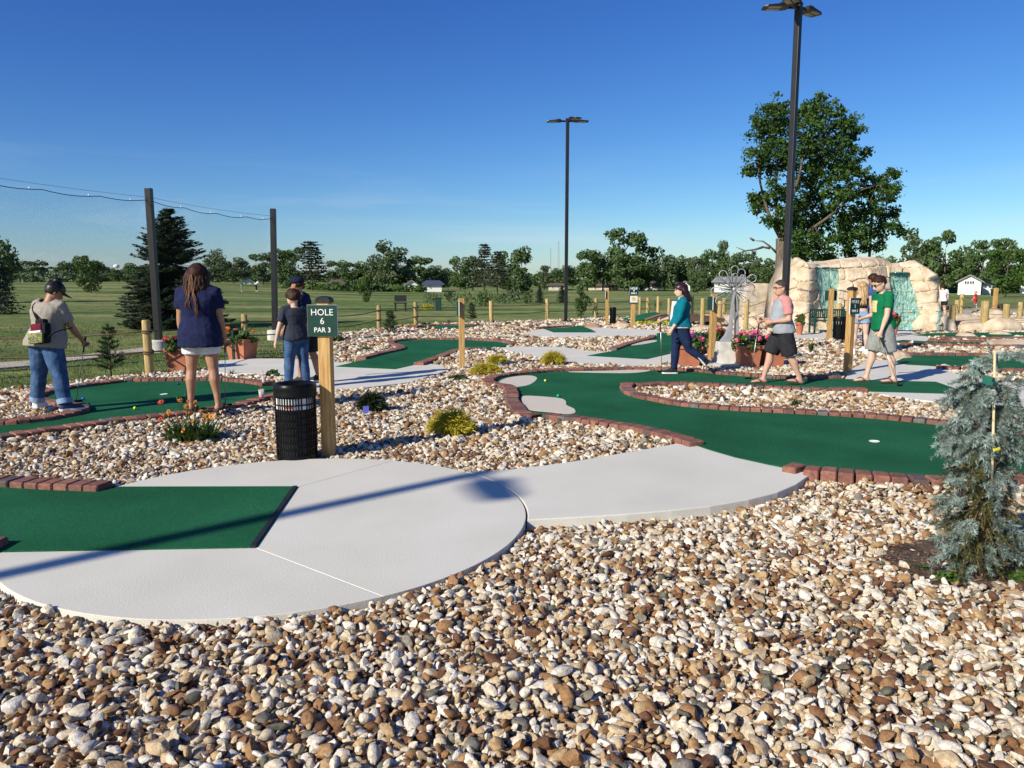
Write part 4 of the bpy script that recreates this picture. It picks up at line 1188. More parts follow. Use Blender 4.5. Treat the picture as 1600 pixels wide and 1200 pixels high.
house('white house with a dark blue roof in the middle field', 663, 690, 445, 452, 438, 135, 'house_white', 'roof_blue', False, [(672, 449, 2, 2)])
house('brown roofed house between trees above the hole 6 sign', 516, 536, 444, 451, 437, 140, 'house_tan', 'roof_brown', False, [(522, 447, 2, 2)])
house('pale house end beside the right net pole', 439, 452, 440, 448, 436, 150, 'house_tan', 'roof_brown', False)
house('small white house beyond the woman in navy at left', 381, 398, 439, 446, 435, 150, 'house_white', 'roof_grey', True)

# water tower and two radio masts
wt = at(182, 416, 900)
tw = empty('water_tower', (wt.x, 900, 0), 0, 'white domed water tower above the far left woods', 'water tower')
mb = MB(); mb.ball((0, 0, wt.z), (3.4, 3.4, 2.4), 16, 10); mb.build('tank', MAT['house_white'], tw, True)
mb = MB(); mb.tube([(0, 0, 0), (0, 0, wt.z - 2)], [1.2, .9], 10); mb.build('column', MAT['house_white'], tw, True)
def mast(px, top, Y, w, lab):
    p = at(px, top, Y); t = empty('radio_mast', (p.x, Y, 0), 0, lab, 'radio mast')
    mb = MB(); hh = p.z
    for i in range(3):
        a = i * 2.094; mb.tube([(math.cos(a) * w, math.sin(a) * w, 0), (math.cos(a) * w * .45, math.sin(a) * w * .45, hh)], .16, 4)
    for k in range(26):
        z0, z1 = hh * k / 26, hh * (k + 1) / 26
        for i in range(3):
            a, b = i * 2.094, (i + 1) * 2.094; f0, f1 = w * (1 - .55 * k / 26), w * (1 - .55 * (k + 1) / 26)
            mb.tube([(math.cos(a) * f0, math.sin(a) * f0, z0), (math.cos(b) * f1, math.sin(b) * f1, z1)], .09, 3)
    mb.build('lattice', MAT['tower_grey'], t)
    m2 = MB(); m2.tube([(0, 0, hh), (0, 0, hh + 3)], .1, 4); m2.build('antenna', MAT['tower_grey'], t)
mast(872, 377, 700, 1.7, 'taller grey lattice radio mast left of the tall lamp pole')
mast(860, 388, 760, .8, 'thinner grey radio mast, left one of the pair')
# ------------------------------------------------------------------ lamp poles
def lamp(name, label, loc, h, heads, side=.14, rz=0.0, group='tall area lamps'):
    """heads: list of angles (deg) at which a flat lamp head points"""
    t = empty(name, loc, 0, label, 'lamp post', group)
    m3 = Matrix.Rotation(rz, 3, 'Z')
    mb = MB(); mb.bbox((0, 0, h / 2), (side, side, h), .012, m3); mb.build('pole', MAT['pole_metal'], t)
    mb = MB(); mb.bbox((0, 0, .06), (side * 2.0, side * 2.0, .12), .02, m3); mb.build('base_cover', MAT['pole_metal'], t)
    mb = MB(); mb.box((0, -side * .5 - .003, 1.1), (.07, .012, .12), m3); mb.build('hand_hole_plate', MAT['pole_metal'], t)
    mb = MB(); mb.bbox((0, 0, h + .02), (side * 1.1, side * 1.1, .05), .01, m3); mb.build('cap', MAT['pole_metal'], t)
    for a in heads:
        d = Matrix.Rotation(R(a), 3, 'Z')
        hd = MB()
        hd.bbox((.16, 0, h - .06), (.24, .07, .07), .008)           # arm
        prof = [(.26, .13, .075), (.36, .17, .085), (.5, .18, .06), (.78, .17, .038), (.86, .13, .03)]
        hd.loft([[(x, -w, h - .085), (x, w, h - .085), (x, w * .96, h - .085 + th), (x, -w * .96, h - .085 + th)] for x, w, th in prof])
        for k in range(5): hd.box((.33 + k * .03, 0, h + .005), (.008, .26, .05))   # cooling fins
        o = hd.build('lamp_head', MAT['pole_metal'], t, rot=(0, 0, R(a)))
        for yy in (-.085, .085):
            l = MB(); l.box((.6, yy, h - .087), (.30, .13, .012)); l.build('lens', MAT['lens'], o)
    return t
lp = gp(884, 503)
lamp('lamp_post', 'tall dark lamp post with three flat heads standing alone in the middle', (*lp, -.05), 8.35, [178, -62, 2])
rl = at(1223, 545, 19.5)
lamp('lamp_post', 'nearest dark lamp post rising past the top edge, before the maple', (rl.x, 19.5, -.05), 8.35, [180, -125, 40], rz=R(40))
ll = at(1353, 452, 52)
lamp('lamp_post', 'far thin lamp post standing before the maple behind the rock waterfall', (ll.x + .1, 52, gz(ll.x, 52)), 8.5, [180, 0])
# the lamp out of view on the left, whose shadow lies over the round pad
hs = Vector((*gp(729, 741.5), 0)); off = 8.25 / math.tan(R(SUN_EL))
hd = hs + Vector((SUN_DIR.x, SUN_DIR.y, 0)) * off
lamp('lamp_post', 'lamp post outside the left of the photo, known by its shadow on the round pad', (hd.x + .1, hd.y + .05, -.05), 8.35, [-72], rz=R(20))

# ------------------------------------------------------------------ golf net on dark poles
netg = empty('ball_net', (*gp(240, 546), -.06), 0, 'fine black ball net hung between tall dark square poles at left', 'net')
np1, np2 = Vector((*gp(249, 545), -.06)), Vector((*gp(430, 527), -.06))
t1, t2 = at(232, 294, np1.y), at(426.5, 326, np2.y)
np0 = np1 + (np1 - np2) * 1.25; t0 = np0 + (t1 - np1) + Vector((-.1, 0, .1))
o3 = Vector(netg.location)
for k, (b, tp) in enumerate(((np1, t1), (np2, t2), (np0, t0))):
    mb = MB(); d = (tp - b)
    ax = d.normalized()
    q = Vector((0, 0, 1)).rotation_difference(ax).to_matrix()
    mb.bbox(b + d / 2 - o3, (.155, .155, d.length), .012, q)
    p = mb.build('net_pole', MAT['pole_metal'], netg)
    f = MB(); f.lathe([(.0, -.1), (.235, -.1), (.235, .30), (.20, .33), (0, .33)], b - o3 - Vector((0, 0, .04)), 20, cap=False)
    f.build('footing', MAT['concrete_edge'], netg, True, auto=40)
def net_panel(b0, tp0, b1, tp1):
    top0, top1 = tp0 - Vector((0, 0, .28)), tp1 - Vector((0, 0, .28))
    def P(u, v):
        lo = b0.lerp(b1, u) + Vector((0, 0, .15)); hi = top0.lerp(top1, u)
        hi.z -= .10 * 4 * u * (1 - u) + .05 * abs(math.sin(u * math.pi * 4))
        q = lo.lerp(hi, v); q.y += .06 * math.sin(u * 9) * math.sin(v * 3)
        return q - o3
    L_ = (b1 - b0).length; Hh = (top0 - b0).length
    mb = MB(); r = .0007
    V, F = [], []
    def strand(pts):
        for a, b in zip(pts, pts[1:]):
            n = len(V); V.extend([a + Vector((0, 0, r)), a + Vector((r, 0, -r)), a + Vector((-r, 0, -r)), b + Vector((0, 0, r)), b + Vector((r, 0, -r)), b + Vector((-r, 0, -r))])
            F.extend([(n, n + 1, n + 4, n + 3), (n + 1, n + 2, n + 5, n + 4), (n + 2, n, n + 3, n + 5)])
    step = .055
    nd = int((L_ + Hh) / step)
    for k in range(nd):
        s = k * step
        for sg in (1, -1):
            pts = []
            for m in range(9):
                v = m / 8; x = s - v * Hh if sg > 0 else s - (1 - v) * Hh
                if -1e-6 <= x <= L_: pts.append(P(x / L_, v))
            if len(pts) > 1: strand(pts)
    link('netting', np_mesh('netting', [tuple(v) for v in V], F, MAT['pole_metal']), netg)
    c = MB()
    c.tube([P(u / 24, 1) for u in range(25)], .009, 5); c.build('net_edge_cord', MAT['pole_metal'], netg)
    c = MB(); a, b = tp0 - Vector((0, 0, .22)) - o3, tp1 - Vector((0, 0, .22)) - o3
    c.tube([a.lerp(b, u / 12) - Vector((0, 0, .05 * 4 * u / 12 * (1 - u / 12))) for u in range(13)], .006, 5); c.build('support_cable', MAT['steel'], netg)
    for u in (.22, .45, .7, .9):
        c = MB(); c.ball(P(u, 1) + Vector((0, 0, .03)), .022, 6, 5); c.build('clip', MAT['white_plastic'], netg)
net_panel(np1, t1, np2, t2)
net_panel(np0, t0, np1, t1)

# ------------------------------------------------------------------ rope fences: round posts with two ropes
rfn = random.Random(9)
def catenary(a, b, sag, n=9):
    return [a.lerp(b, i / n) - Vector((0, 0, sag * 4 * (i / n) * (1 - i / n))) for i in range(n + 1)]
def rope_fence(label, posts, ropes=(.78, .40), rope_mat='rope', wraps=True, extra=None, rad=.075, rr=.016, sag=.07):
    """posts: (pixel x, pixel top, pixel base); a None breaks the ropes"""
    pp = []
    for p in posts:
        if p is None: pp.append(None); continue
        x, y = gp(p[0], p[2], -.03); h = at(p[0], p[1], y).z + .05
        pp.append((Vector((x, y, -.05)), h))
    o0 = pp[0][0]
    f = empty('rope_fence', o0, 0, label, 'rope fence')
    prev = None
    for q in pp:
        if q is None: prev = None; continue
        b, h = q
        mb = MB(); k = rad * rfn.uniform(.93, 1.05); lx, ly = rfn.uniform(-.012, .012), rfn.uniform(-.012, .012)
        mb.tube([(0, 0, -.15), (lx * .5, ly * .5, h * .5), (lx, ly, h - .03), (lx, ly, h)], [k, k * .99, k * .97, k * .86], 14)
        po = mb.build('post', MAT['log_post'], f, True, b - o0, auto=40)
        for rz in ropes:
            if wraps:
                w_ = MB()
                for dz in (-.02, .018):
                    w_.tube([(math.cos(a) * (k + rr * .6), math.sin(a) * (k + rr * .6), h * rz + .02 + dz + .012 * math.sin(a)) for a in [i * .5236 for i in range(12)]], rr, 6, closed=True)
                w_.build('rope_wrap', MAT[rope_mat], po, True)
        if prev is not None:
            for rz in ropes:
                c = MB(); a_, b_ = prev[0] - o0 + Vector((0, 0, prev[1] * rz + .02)), b - o0 + Vector((0, 0, h * rz + .02))
                c.tube(catenary(a_, b_, sag * rfn.uniform(.5, 1.2)), rr, 6)
                c.build('rope', MAT[rope_mat], f, True)
        prev = q
    return f
rope_fence('rope fence of yellow log posts along the lawn at left, ropes looped round the posts', [(-130, 508, 596), (234, 500, 584), (384, 491, 548), (520, 484, 531), (592, 477, 515), (650, 472, 510), (767, 470, 504)])
rope_fence('rope fence of slim log posts along the lawn edge in the middle', [(767.5, 471, 504.2), (855, 467, 500), (930.5, 466, 495), (999, 464, 492), (1012, 465, 491), (1028, 463, 492), (1045, 466, 493), (1081, 463, 494)], wraps=False, rad=.085)
rope_fence('pale log rope fence beside the wooden bridge, behind the metal flower', [(1097, 466, 513), (1123.5, 470, 512), (1130, 466, 503), (1147, 466, 506), (1165, 470, 517), (1197, 460, 505), (1246, 474, 516), (1308, 474, 517)], rope_mat='rope_pale', wraps=False, rad=.09, rr=.012, sag=.02)
rope_fence('pool fence of thick log posts with thin ropes in front of the rock waterfall', [(1308.5, 475, 517.5), (1438.5, 475, 516), (1486.5, 477, 517), (1537, 470, 517), (1570, 475, 517), (1625, 474, 518)], rope_mat='rope_pale', wraps=False, rad=.115, rr=.013, sag=.02)
rope_fence('back row of log posts with ropes beyond the pool rocks at far right', [(1438.8, 476, 512), (1494, 469, 502), (1501, 459, 490), (1535.5, 470, 505), (1592.5, 472, 503), (1640, 472, 503)], rope_mat='rope_pale', wraps=False, rad=.105, rr=.013, sag=.02)

# ------------------------------------------------------------------ lettering
def text_mesh(body, size, bold=0.0, mat='letter', ext=.0015):
    cu = bpy.data.curves.new('lettering', 'FONT'); cu.body = body; cu.size = size; cu.extrude = ext; cu.offset = bold
    cu.align_x = 'CENTER'; cu.align_y = 'CENTER'; cu.resolution_u = 3
    tmp = bpy.data.objects.new('tmp_text', cu); COL.objects.link(tmp)
    dg = bpy.context.evaluated_depsgraph_get()
    me = bpy.data.meshes.new_from_object(tmp.evaluated_get(dg))
    bpy.data.objects.remove(tmp); bpy.data.curves.remove(cu)
    me.materials.clear(); me.materials.append(MAT[mat]); me.name = 'lettering'
    return me
# ------------------------------------------------------------------ hole signs on square posts
def sign_post(label, px, top, base, wpx, face, board=None, lines=(), bz=None, side=.14, cap=False, logo=False, board_back=False, z0=-.05):
    """face: direction (deg) the board's front looks to, -90 = towards the camera"""
    x, y = gp(px, base, z0); h = at(px, top, y).z - z0
    t = empty('hole_sign', (x, y, z0), 0, label, 'hole sign')
    rz = R(face + 90)
    m3 = Matrix.Rotation(rz, 3, 'Z')
    s = side
    mb = MB(); mb.bbox((0, 0, h / 2 - .05), (s, s, h + .1), .008, m3); mb.build('post', MAT['wood_post'], t)
    if cap:
        c = MB(); c.loft([[m3 @ Vector((a * k, b * k, zz)) for a, b in ((-1, -1), (1, -1), (1, 1), (-1, 1))] for k, zz in ((s * .60, h - .005), (s * .60, h + .028), (s * .42, h + .05), (s * .06, h + .062))])
        c.build('post_cap', MAT['rubber'], t)
    if board:
        bw, bh = board
        zc = bz if bz is not None else h - bh / 2 - .05
        off = -s / 2 - .011
        def plate(name, w_, hh, zc_, mt, dy):
            p = MB(); p.box(m3 @ Vector((0, dy, zc_)), (w_, .020, hh), m3); return p.build(name, MAT[mt], t)
        bo = plate('sign_core', bw, bh, zc, 'sign_edge', off)
        f = MB(); f.box(m3 @ Vector((0, off + .0115, zc)), (bw - .004, .004, bh - .004), m3); f.build('sign_back', MAT['sign_green'], bo)
        f = MB(); f.box(m3 @ Vector((0, off - .0115, zc)), (bw - .004, .004, bh - .004), m3); fo = f.build('sign_face', MAT['sign_green'], bo)
        for (txt, size, dz, bold) in lines:
            o = link('lettering', text_mesh(txt, size, bold), bo)
            o.location = m3 @ Vector((0, off - .0145, zc + dz)); o.rotation_euler = (R(90), 0, rz)
        if logo:
            z2 = zc - bh / 2 - .17
            lo = plate('logo_board', bw, .30, z2, 'sign_green', off)
            w_ = MB(); w_.box(m3 @ Vector((0, off - .0115, z2 + .01)), (bw - .05, .004, .24), m3); w_.build('logo_panel', MAT['white_paper'], lo)
            w_ = MB(); w_.lathe([(0, .0), (.075, 0), (.075, .004), (.05, .004), (.05, .0045), (0, .0045)], (0, 0, 0), 20, cap=False)
            e = w_.build('logo_emblem', MAT['gold_print'], lo); e.location = m3 @ Vector((0, off - .0145, z2 + .02)); e.rotation_euler = (R(90), 0, rz)
    return t
sign_post('nearest hole sign reading HOLE 6 PAR 3 on a pine post beside the black can', 514.5, 472, 715, 24, -94, (.295, .305), [('HOLE', .088, .078, 0), ('6', .088, -.006, 0), ('PAR 3', .066, -.092, .0006)], cap=True, side=.12, bz=1.375)
sign_post('thin sign post in gravel between the middle greens, its board seen edge-on', 722, 466, 578, 6, 190, (.30, .30), side=.11)
sign_post('sign post with edge-on board beside the small black bin in the middle', 948, 452, 509, 5, 175, (.30, .30), side=.13)
sign_post('hole 9 sign with a white logo panel with gold emblem below it', 988.5, 448, 514.5, 7, -88, (.33, .30), [('HOLE', .10, .078, .003), ('9', .1, -.006, .003), ('PAR 3', .08, -.095, .003)], side=.15, logo=True, bz=1.42)
sign_post('sign post with edge-on board between the flower planters by the metal sculpture', 1112, 459, 566, 7, 186, (.30, .30), side=.12)
sign_post('sign post by the green bench, its board facing away to the rock waterfall', 1295, 451, 533, 7, 80, (.34, .30), side=.13)
sign_post('hole 5 sign on a pine post beside the girl in denim shorts', 1324, 453, 586, 10, -60, (.28, .30), [('HOLE', .085, .078, 0), ('5', .085, -.006, 0), ('PAR 3', .066, -.092, .002)], side=.115, cap=True, bz=1.30)
sign_post('far right sign post beyond the pool fence, board facing away', 1553, 450, 494, 5, 95, (.45, .35), side=.16)

# ------------------------------------------------------------------ litter bins
def litter_bin(label, px, base, w_px, h_px, band=True, simple=False, group='black slatted litter bins'):
    x, y = gp(px, base, -.03); r = w_px / 1200 * y / CP / 2; h = at(px, base - h_px, y).z + .03
    t = empty('litter_bin', (x, y, -.03), 0, label, 'litter bin', group)
    n = 16 if simple else 44
    for k in range(n):
        a = k * 2 * math.pi / n
        if not simple and k % 11 == 5: continue
        s = MB(); s.box((math.cos(a) * r * .93, math.sin(a) * r * .93, h * .44), (.008, r * 2 * math.pi / n * (.40 if not simple else .8), h * .80), Matrix.Rotation(a, 3, 'Z'))
        s.build('slat', MAT['black_metal'], t)
    rings = [.07, .17, .265, .36, .455, .55, .645, .73] if not simple else [.1, .4, .7]
    for z in rings:
        b = MB(); b.lathe([(r * .935, z * h), (r * .965, z * h), (r * .965, z * h + .012), (r * .935, z * h + .012), (r * .935, z * h)], n=36, cap=False)
        b.build('hoop', MAT['black_metal'], t, True, auto=40)
    b = MB(); b.lathe([(r * .9, .0), (r * .97, .0), (r * .97, .055), (r * .9, .055), (r * .9, 0)], n=40, cap=False); b.build('base_ring', MAT['black_metal'], t, True, auto=40)
    b = MB(); b.lathe([(r * .94, h * .835), (r, h * .835), (r * 1.01, h * .85), (r, h * .865), (r * .99, h * .94), (r * 1.0, h * .975), (r * .93, h), (r * .80, h * .985), (r * .55, h * .93), (r * .5, h * .86), (r * .94, h * .84)], n=44, cap=False)
    b.build('lid', MAT['black_metal'], t, True, auto=50)
    b = MB(); b.lathe([(r * .84, .03), (r * .86, h * .86), (0, h * .86)], n=32, cap=False); b.build('liner', MAT['rubber'], t, True, auto=40)
    if band:      # folded white bag and red print seen through the slats
        b = MB(); b.lathe([(r * .915, h * .68), (r * .92, h * .73), (r * .915, h * .82)], n=40, cap=False); b.build('bag_edge', MAT['white_paper'], t, True)
        b = MB()
        ang = [R(252 + i * 3) for i in range(9)]
        for i in range(8):
            b.add([(math.cos(ang[i]) * r * .924, math.sin(ang[i]) * r * .924, h * .70), (math.cos(ang[i + 1]) * r * .924, math.sin(ang[i + 1]) * r * .924, h * .70), (math.cos(ang[i + 1]) * r * .924, math.sin(ang[i + 1]) * r * .924, h * .725), (math.cos(ang[i]) * r * .924, math.sin(ang[i]) * r * .924, h * .725)], [(0, 1, 2, 3)])
        b.build('bag_print', MAT['red_print'], t)
    return t
litter_bin('nearest black slatted litter bin left of the hole 6 sign post', 465, 717, 66, 119)
litter_bin('small black bin right of the sign post in the far middle', 957.5, 508, 10, 28, False, True)
litter_bin('black bin between the green bench and the hole 5 sign', 1311, 532, 21, 37, True, True)
litter_bin('black bin beyond the pool fence at far right', 1562, 493, 11, 17, True, True)
litter_bin('black bin behind the middle planters, mostly hidden, beside the sign post', 1102, 556, 13, 36, True, True)

# ------------------------------------------------------------------ benches
def bench(label, px0, px1, base, top, rz=0.0):
    a, b = gp(px0, base), gp(px1, base)
    wd = b[0] - a[0]; y = a[1]; h = at(px0, top, y).z
    t = empty('park_bench', ((a[0] + b[0]) / 2, y, -.02), rz, label, 'bench')
    for s in (-1, 1):
        l = MB(); X = s * (wd / 2 - .03)
        l.box((X, .22, h / 2), (.05, .05, h)); l.box((X, -.22, .32), (.05, .05, .64)); l.box((X, 0, .64), (.06, .5, .04)); l.box((X, 0, .40), (.045, .45, .05))
        l.build('end_frame', MAT['bench_green'], t)
    for k in range(5):
        s_ = MB(); s_.bbox((0, -.2 + k * .1, .44), (wd - .1, .075, .022), .004); s_.build('seat_slat', MAT['bench_green'], t)
    n = max(5, int(wd / .075))
    for z in (.52, h - .03):
        s_ = MB(); s_.bbox((0, .22, z), (wd - .1, .035, .05), .004); s_.build('back_rail', MAT['bench_green'], t)
    for k in range(n):
        s_ = MB(); s_.box((-wd / 2 + .1 + (wd - .2) * k / (n - 1), .22, (.52 + h - .03) / 2), (.036, .018, h - .6)); s_.build('back_slat', MAT['bench_green'], t)
    return t
bench('dark green slatted bench in front of the left waterfall', 1267, 1322, 520, 482)
bench('dark green slatted bench between the two left planters behind the woman in navy', 324, 373, 560, 533)
def far_table():
    x, y = gp(626, 486, -.06); t = empty('park_bench', (x, y, gz(x, y)), .1, 'dark plank bench alone in the middle field', 'bench')
    mb = MB(); mb.box((0, .1, .78), (.72, .06, .38)); mb.build('backrest', MAT['rubber'], t)
    mb = MB(); mb.box((0, -.1, .5), (.78, .42, .07)); mb.build('seat', MAT['rubber'], t)
    for s in (-.3, .3):
        mb = MB(); mb.box((s, -.05, .23), (.09, .4, .48)); mb.build('leg', MAT['rubber'], t)
far_table()
x, y = gp(685, 485, -.06)
ub = empty('utility_box', (x, y, gz(x, y)), 0, 'dark green utility pedestal among the field shrubs', 'utility box')
mb = MB(); mb.bbox((0, 0, .38), (.34, .34, .80), .02); mb.build('cabinet', MAT['sign_green'], ub)
mb = MB(); mb.bbox((0, 0, .79), (.38, .38, .06), .02); mb.build('lid', MAT['sign_green'], ub)

# ------------------------------------------------------------------ rock waterfall
def rock_wall():
    Y = 28.2
    p0 = at(1215, 522, Y)
    base = Vector((at(1335, 522, Y).x, Y, -.05))
    t = empty('rock_waterfall', base, 0, 'sandstone coloured rock wall with two turquoise waterfalls behind the pool fence', 'waterfall')
    sc = Y / 1200 / CP
    def W_(px, py): q = at(px, py, Y) - base; return q.x, q.z
    top = [(1212, 460), (1222, 436), (1232, 416), (1238, 403), (1244, 402), (1251, 411), (1262, 409), (1285, 408), (1310, 404), (1335, 402), (1360, 401.5), (1378, 404), (1392, 411), (1405, 411), (1420, 407), (1428, 407), (1437, 413), (1447, 423), (1454, 433), (1455, 452), (1450, 470), (1446, 490), (1444, 505)]
    xs = [W_(p[0], p[1])[0] for p in top]; zs = [W_(p[0], p[1])[1] for p in top]
    def topz(x): return float(np.interp(x, xs, zs, left=zs[0] * .3, right=zs[-1]))
    # falls: recessed channels
    f1 = lambda z: (W_(1257 + max(0, (2.05 - z)) * 10.5, 500)[0], W_(1296 - max(0, 2.05 - z) * 2, 500)[0])
    f2 = lambda z: (W_(1377 + max(0, 1.9 - z) * 5, 500)[0], W_(1409 + max(0, 1.9 - z) * 9, 500)[0])
    top1, top2 = W_(1270, 419)[1], W_(1390, 427)[1]
    def depth(x, z):
        """how far the face stands forward (-y)"""
        d = .32 + .30 * math.sin((x + 3) * 1.25) * .5 + .25 * noise.noise(Vector((x * .75, z * .75, 5)))
        d += .45 * max(0, 1 - z / 2.4)                       # batter
        d += .55 * math.exp(-((x - W_(1243, 450)[0]) / .42) ** 2) + .4 * math.exp(-((x - W_(1340, 450)[0]) / .75) ** 2) + .45 * math.exp(-((x - W_(1438, 450)[0]) / .4) ** 2)
        return d
    def infall(x, z):
        a, b = f1(z); c, d = f2(z)
        return (z < top1 and a < x < b) or (z < top2 and c < x < d)
    # the sculpted face: one surface carved into uneven stones by joints, each stone a piece of its own
    x0, x1 = xs[0] - .02, xs[-1] + .10
    nx, nz_ = 230, 112
    r = random.Random(17); rgw = np.random.RandomState(17)
    seeds = []
    zr = -.05; row = 0
    while zr < 2.75:
        hr = r.uniform(.24, .50); xx = x0 - r.uniform(0, .4)
        while xx < x1 + .3:
            wb = r.uniform(.34, .95); seeds.append((xx + wb / 2, zr + hr / 2 + r.uniform(-.09, .09), wb / hr, r.uniform(-.05, .06), r.uniform(-.10, .10), r.uniform(-.16, .16))); xx += wb
        zr += hr
    SD = np.array(seeds)
    V = np.zeros(((nz_ + 1) * (nx + 1), 3)); XZ = np.zeros(((nz_ + 1) * (nx + 1), 2)); BD = np.zeros(len(V)); TT = np.zeros(len(V)); INF = np.zeros(len(V), dtype=bool)
    for j in range(nz_ + 1):
        for i in range(nx + 1):
            k = j * (nx + 1) + i
            x = x0 + (x1 - x0) * i / nx; tz = topz(x); z = -.1 + (tz + .1) * j / nz_
            XZ[k] = (x, z); BD[k] = depth(x, z); TT[k] = max(0, (z / max(.3, tz) - .88) / .12); INF[k] = infall(x, z)
    wx = np.array([noise.noise(Vector((x * 1.7, z * 1.7, 9))) for x, z in XZ]) * .10 + np.array([noise.noise(Vector((x * 6, z * 6, 2))) for x, z in XZ]) * .025
    wz = np.array([noise.noise(Vector((x * 1.7, z * 1.7, 21))) for x, z in XZ]) * .09 + np.array([noise.noise(Vector((x * 6, z * 6, 5))) for x, z in XZ]) * .02
    fine = np.array([.035 * noise.noise(Vector((x * 2.6, z * 2.6, 3))) + .016 * noise.noise(Vector((x * 9, z * 9, 4))) for x, z in XZ])
    def cells(P):
        dx = P[:, None, 0] - SD[None, :, 0]; dz = P[:, None, 1] - SD[None, :, 1]
        asp = np.clip(SD[None, :, 2], .9, 2.2)
        D = (np.abs(dx / asp) ** 3 + np.abs(dz) ** 3) ** (1 / 3)
        ix = np.argsort(D, 1)[:, :2]; rr = np.arange(len(P))
        return ix[:, 0], D[rr, ix[:, 1]] - D[rr, ix[:, 0]], dx[rr, ix[:, 0]], dz[rr, ix[:, 0]]
    PW = XZ + np.stack([wx, wz], 1)
    cid, gap, cdx, cdz = cells(PW)
    crack = np.clip(1 - gap / .028, 0, 1); soft = np.clip(1 - gap / .10, 0, 1)
    d = BD + SD[cid, 3] + SD[cid, 4] * cdx + SD[cid, 5] * cdz + fine - .075 * crack - .022 * soft ** 2
    d = np.where(INF, d - .15, d)
    d = d * (1 - np.clip(TT, 0, 1) ** 2 * .8)
    V[:, 0] = XZ[:, 0]; V[:, 1] = -d; V[:, 2] = XZ[:, 1] + .02 * wx
    groups = {}
    for j in range(nz_):
        for i in range(nx):
            k = j * (nx + 1) + i; groups.setdefault(int(cid[k]), []).append((k, k + 1, k + nx + 2, k + nx + 1))
    for c_, fs in groups.items():
        ids = sorted({q for f in fs for q in f}); mp_ = {q: n_ for n_, q in enumerate(ids)}
        ctr = V[ids].mean(0)
        link('rock_block', np_mesh('rock_block', V[ids] - ctr, [tuple(mp_[q] for q in f) for f in fs], MAT['rock'], True), t, tuple(ctr))
    # the rough back and sides
    bx, bz_ = 46, 10; VB, FB = [], []
    for side_ in (0, 1):
        for j in range(bz_ + 1):
            for i in range(bx + 1):
                x = x0 + (x1 - x0) * i / bx; z = -.1 + (topz(x) + .06) * j / bz_
                if side_ == 0:
                    k = min(max(0, (j / bz_ - .84) / .16), 1); VB.append((x, -(depth(x, z) - .30) * (1 - k * .9) if not infall(x, z) else -(depth(x, z) - .45) * (1 - k * .9), z))
                else: VB.append((x, 1.1 + .2 * math.sin(x * 2), z))
    n0 = (bx + 1) * (bz_ + 1)
    for j in range(bz_):
        for i in range(bx):
            a = j * (bx + 1) + i; FB += [(a, a + 1, a + bx + 2, a + bx + 1), (n0 + a + 1, n0 + a, n0 + a + bx + 1, n0 + a + bx + 2)]
        a = j * (bx + 1); FB.append((a + bx + 1, a, n0 + a, n0 + a + bx + 1)); b_ = a + bx; FB.append((b_, b_ + bx + 1, n0 + b_ + bx + 1, n0 + b_))
    for i in range(bx):
        a = bz_ * (bx + 1) + i; FB.append((a, a + 1, n0 + a + 1, n0 + a))
    link('rock_core', np_mesh('rock_core', VB, FB, MAT['rock'], True), t)
    # water: two falling sheets with strands, a lip and the pool
    wm = MAT['falling_water']
    for (fn, tp, lp) in ((f1, top1, 1), (f2, top2, 2)):
        V, F = [], []; nu, nv = 22, 46
        for j in range(nv + 1):
            z = tp + .02 - (tp + .05) * j / nv
            a, b = fn(z)
            for i in range(nu + 1):
                u = i / nu; xx = a + .03 + (b - a - .06) * u
                d = depth(xx, max(0, z)) - .02 + .03 * noise.noise(Vector((xx * 9, z * 1.2, lp))) + .05 * noise.noise(Vector((xx * 3, z * 3, lp + 4)))
                if j < 2: d -= .1 * (2 - j)
                V.append((xx, -d, z))
        for j in range(nv):
            for i in range(nu):
                a_ = j * (nu + 1) + i
                F.append((a_, a_ + 1, a_ + nu + 2, a_ + nu + 1))
        link('water_sheet', np_mesh('water_sheet', V, F, wm, True), t)
        m2 = MB(); a, b = fn(tp); m2.ball(((a + b) / 2, -.28, tp + .02), ((b - a) * .5, .3, .035), 16, 6); m2.build('water_lip', MAT['teal_water'], t, True)
    m2 = MB(); cx, cz = W_(1268, 418); m2.ball((cx, -.42, cz + .03), (.14, .1, .09), 12, 8); m2.build('water_spout', MAT['teal_water'], t, True)
    for (pa, pb) in ((1262, 1340), (1372, 1440)):
        a, b = at(pa, 521, Y - 1).x - base.x, at(pb, 521, Y - 1).x - base.x
        V, F = [], []; nn = 40
        V.append(((a + b) / 2, -1.0, .085))
        for i in range(nn):
            an = i * 2 * math.pi / nn; k = 1 + .10 * math.sin(3 * an)
            V.append(((a + b) / 2 + math.cos(an) * (b - a) / 2 * k, -1.0 + math.sin(an) * .62 * k, .085))
        m2 = MB(); m2.add(V, [(0, i + 1, (i + 1) % nn + 1) for i in range(nn)]); m2.build('pool_water', MAT['pool_water'], t)
    return t
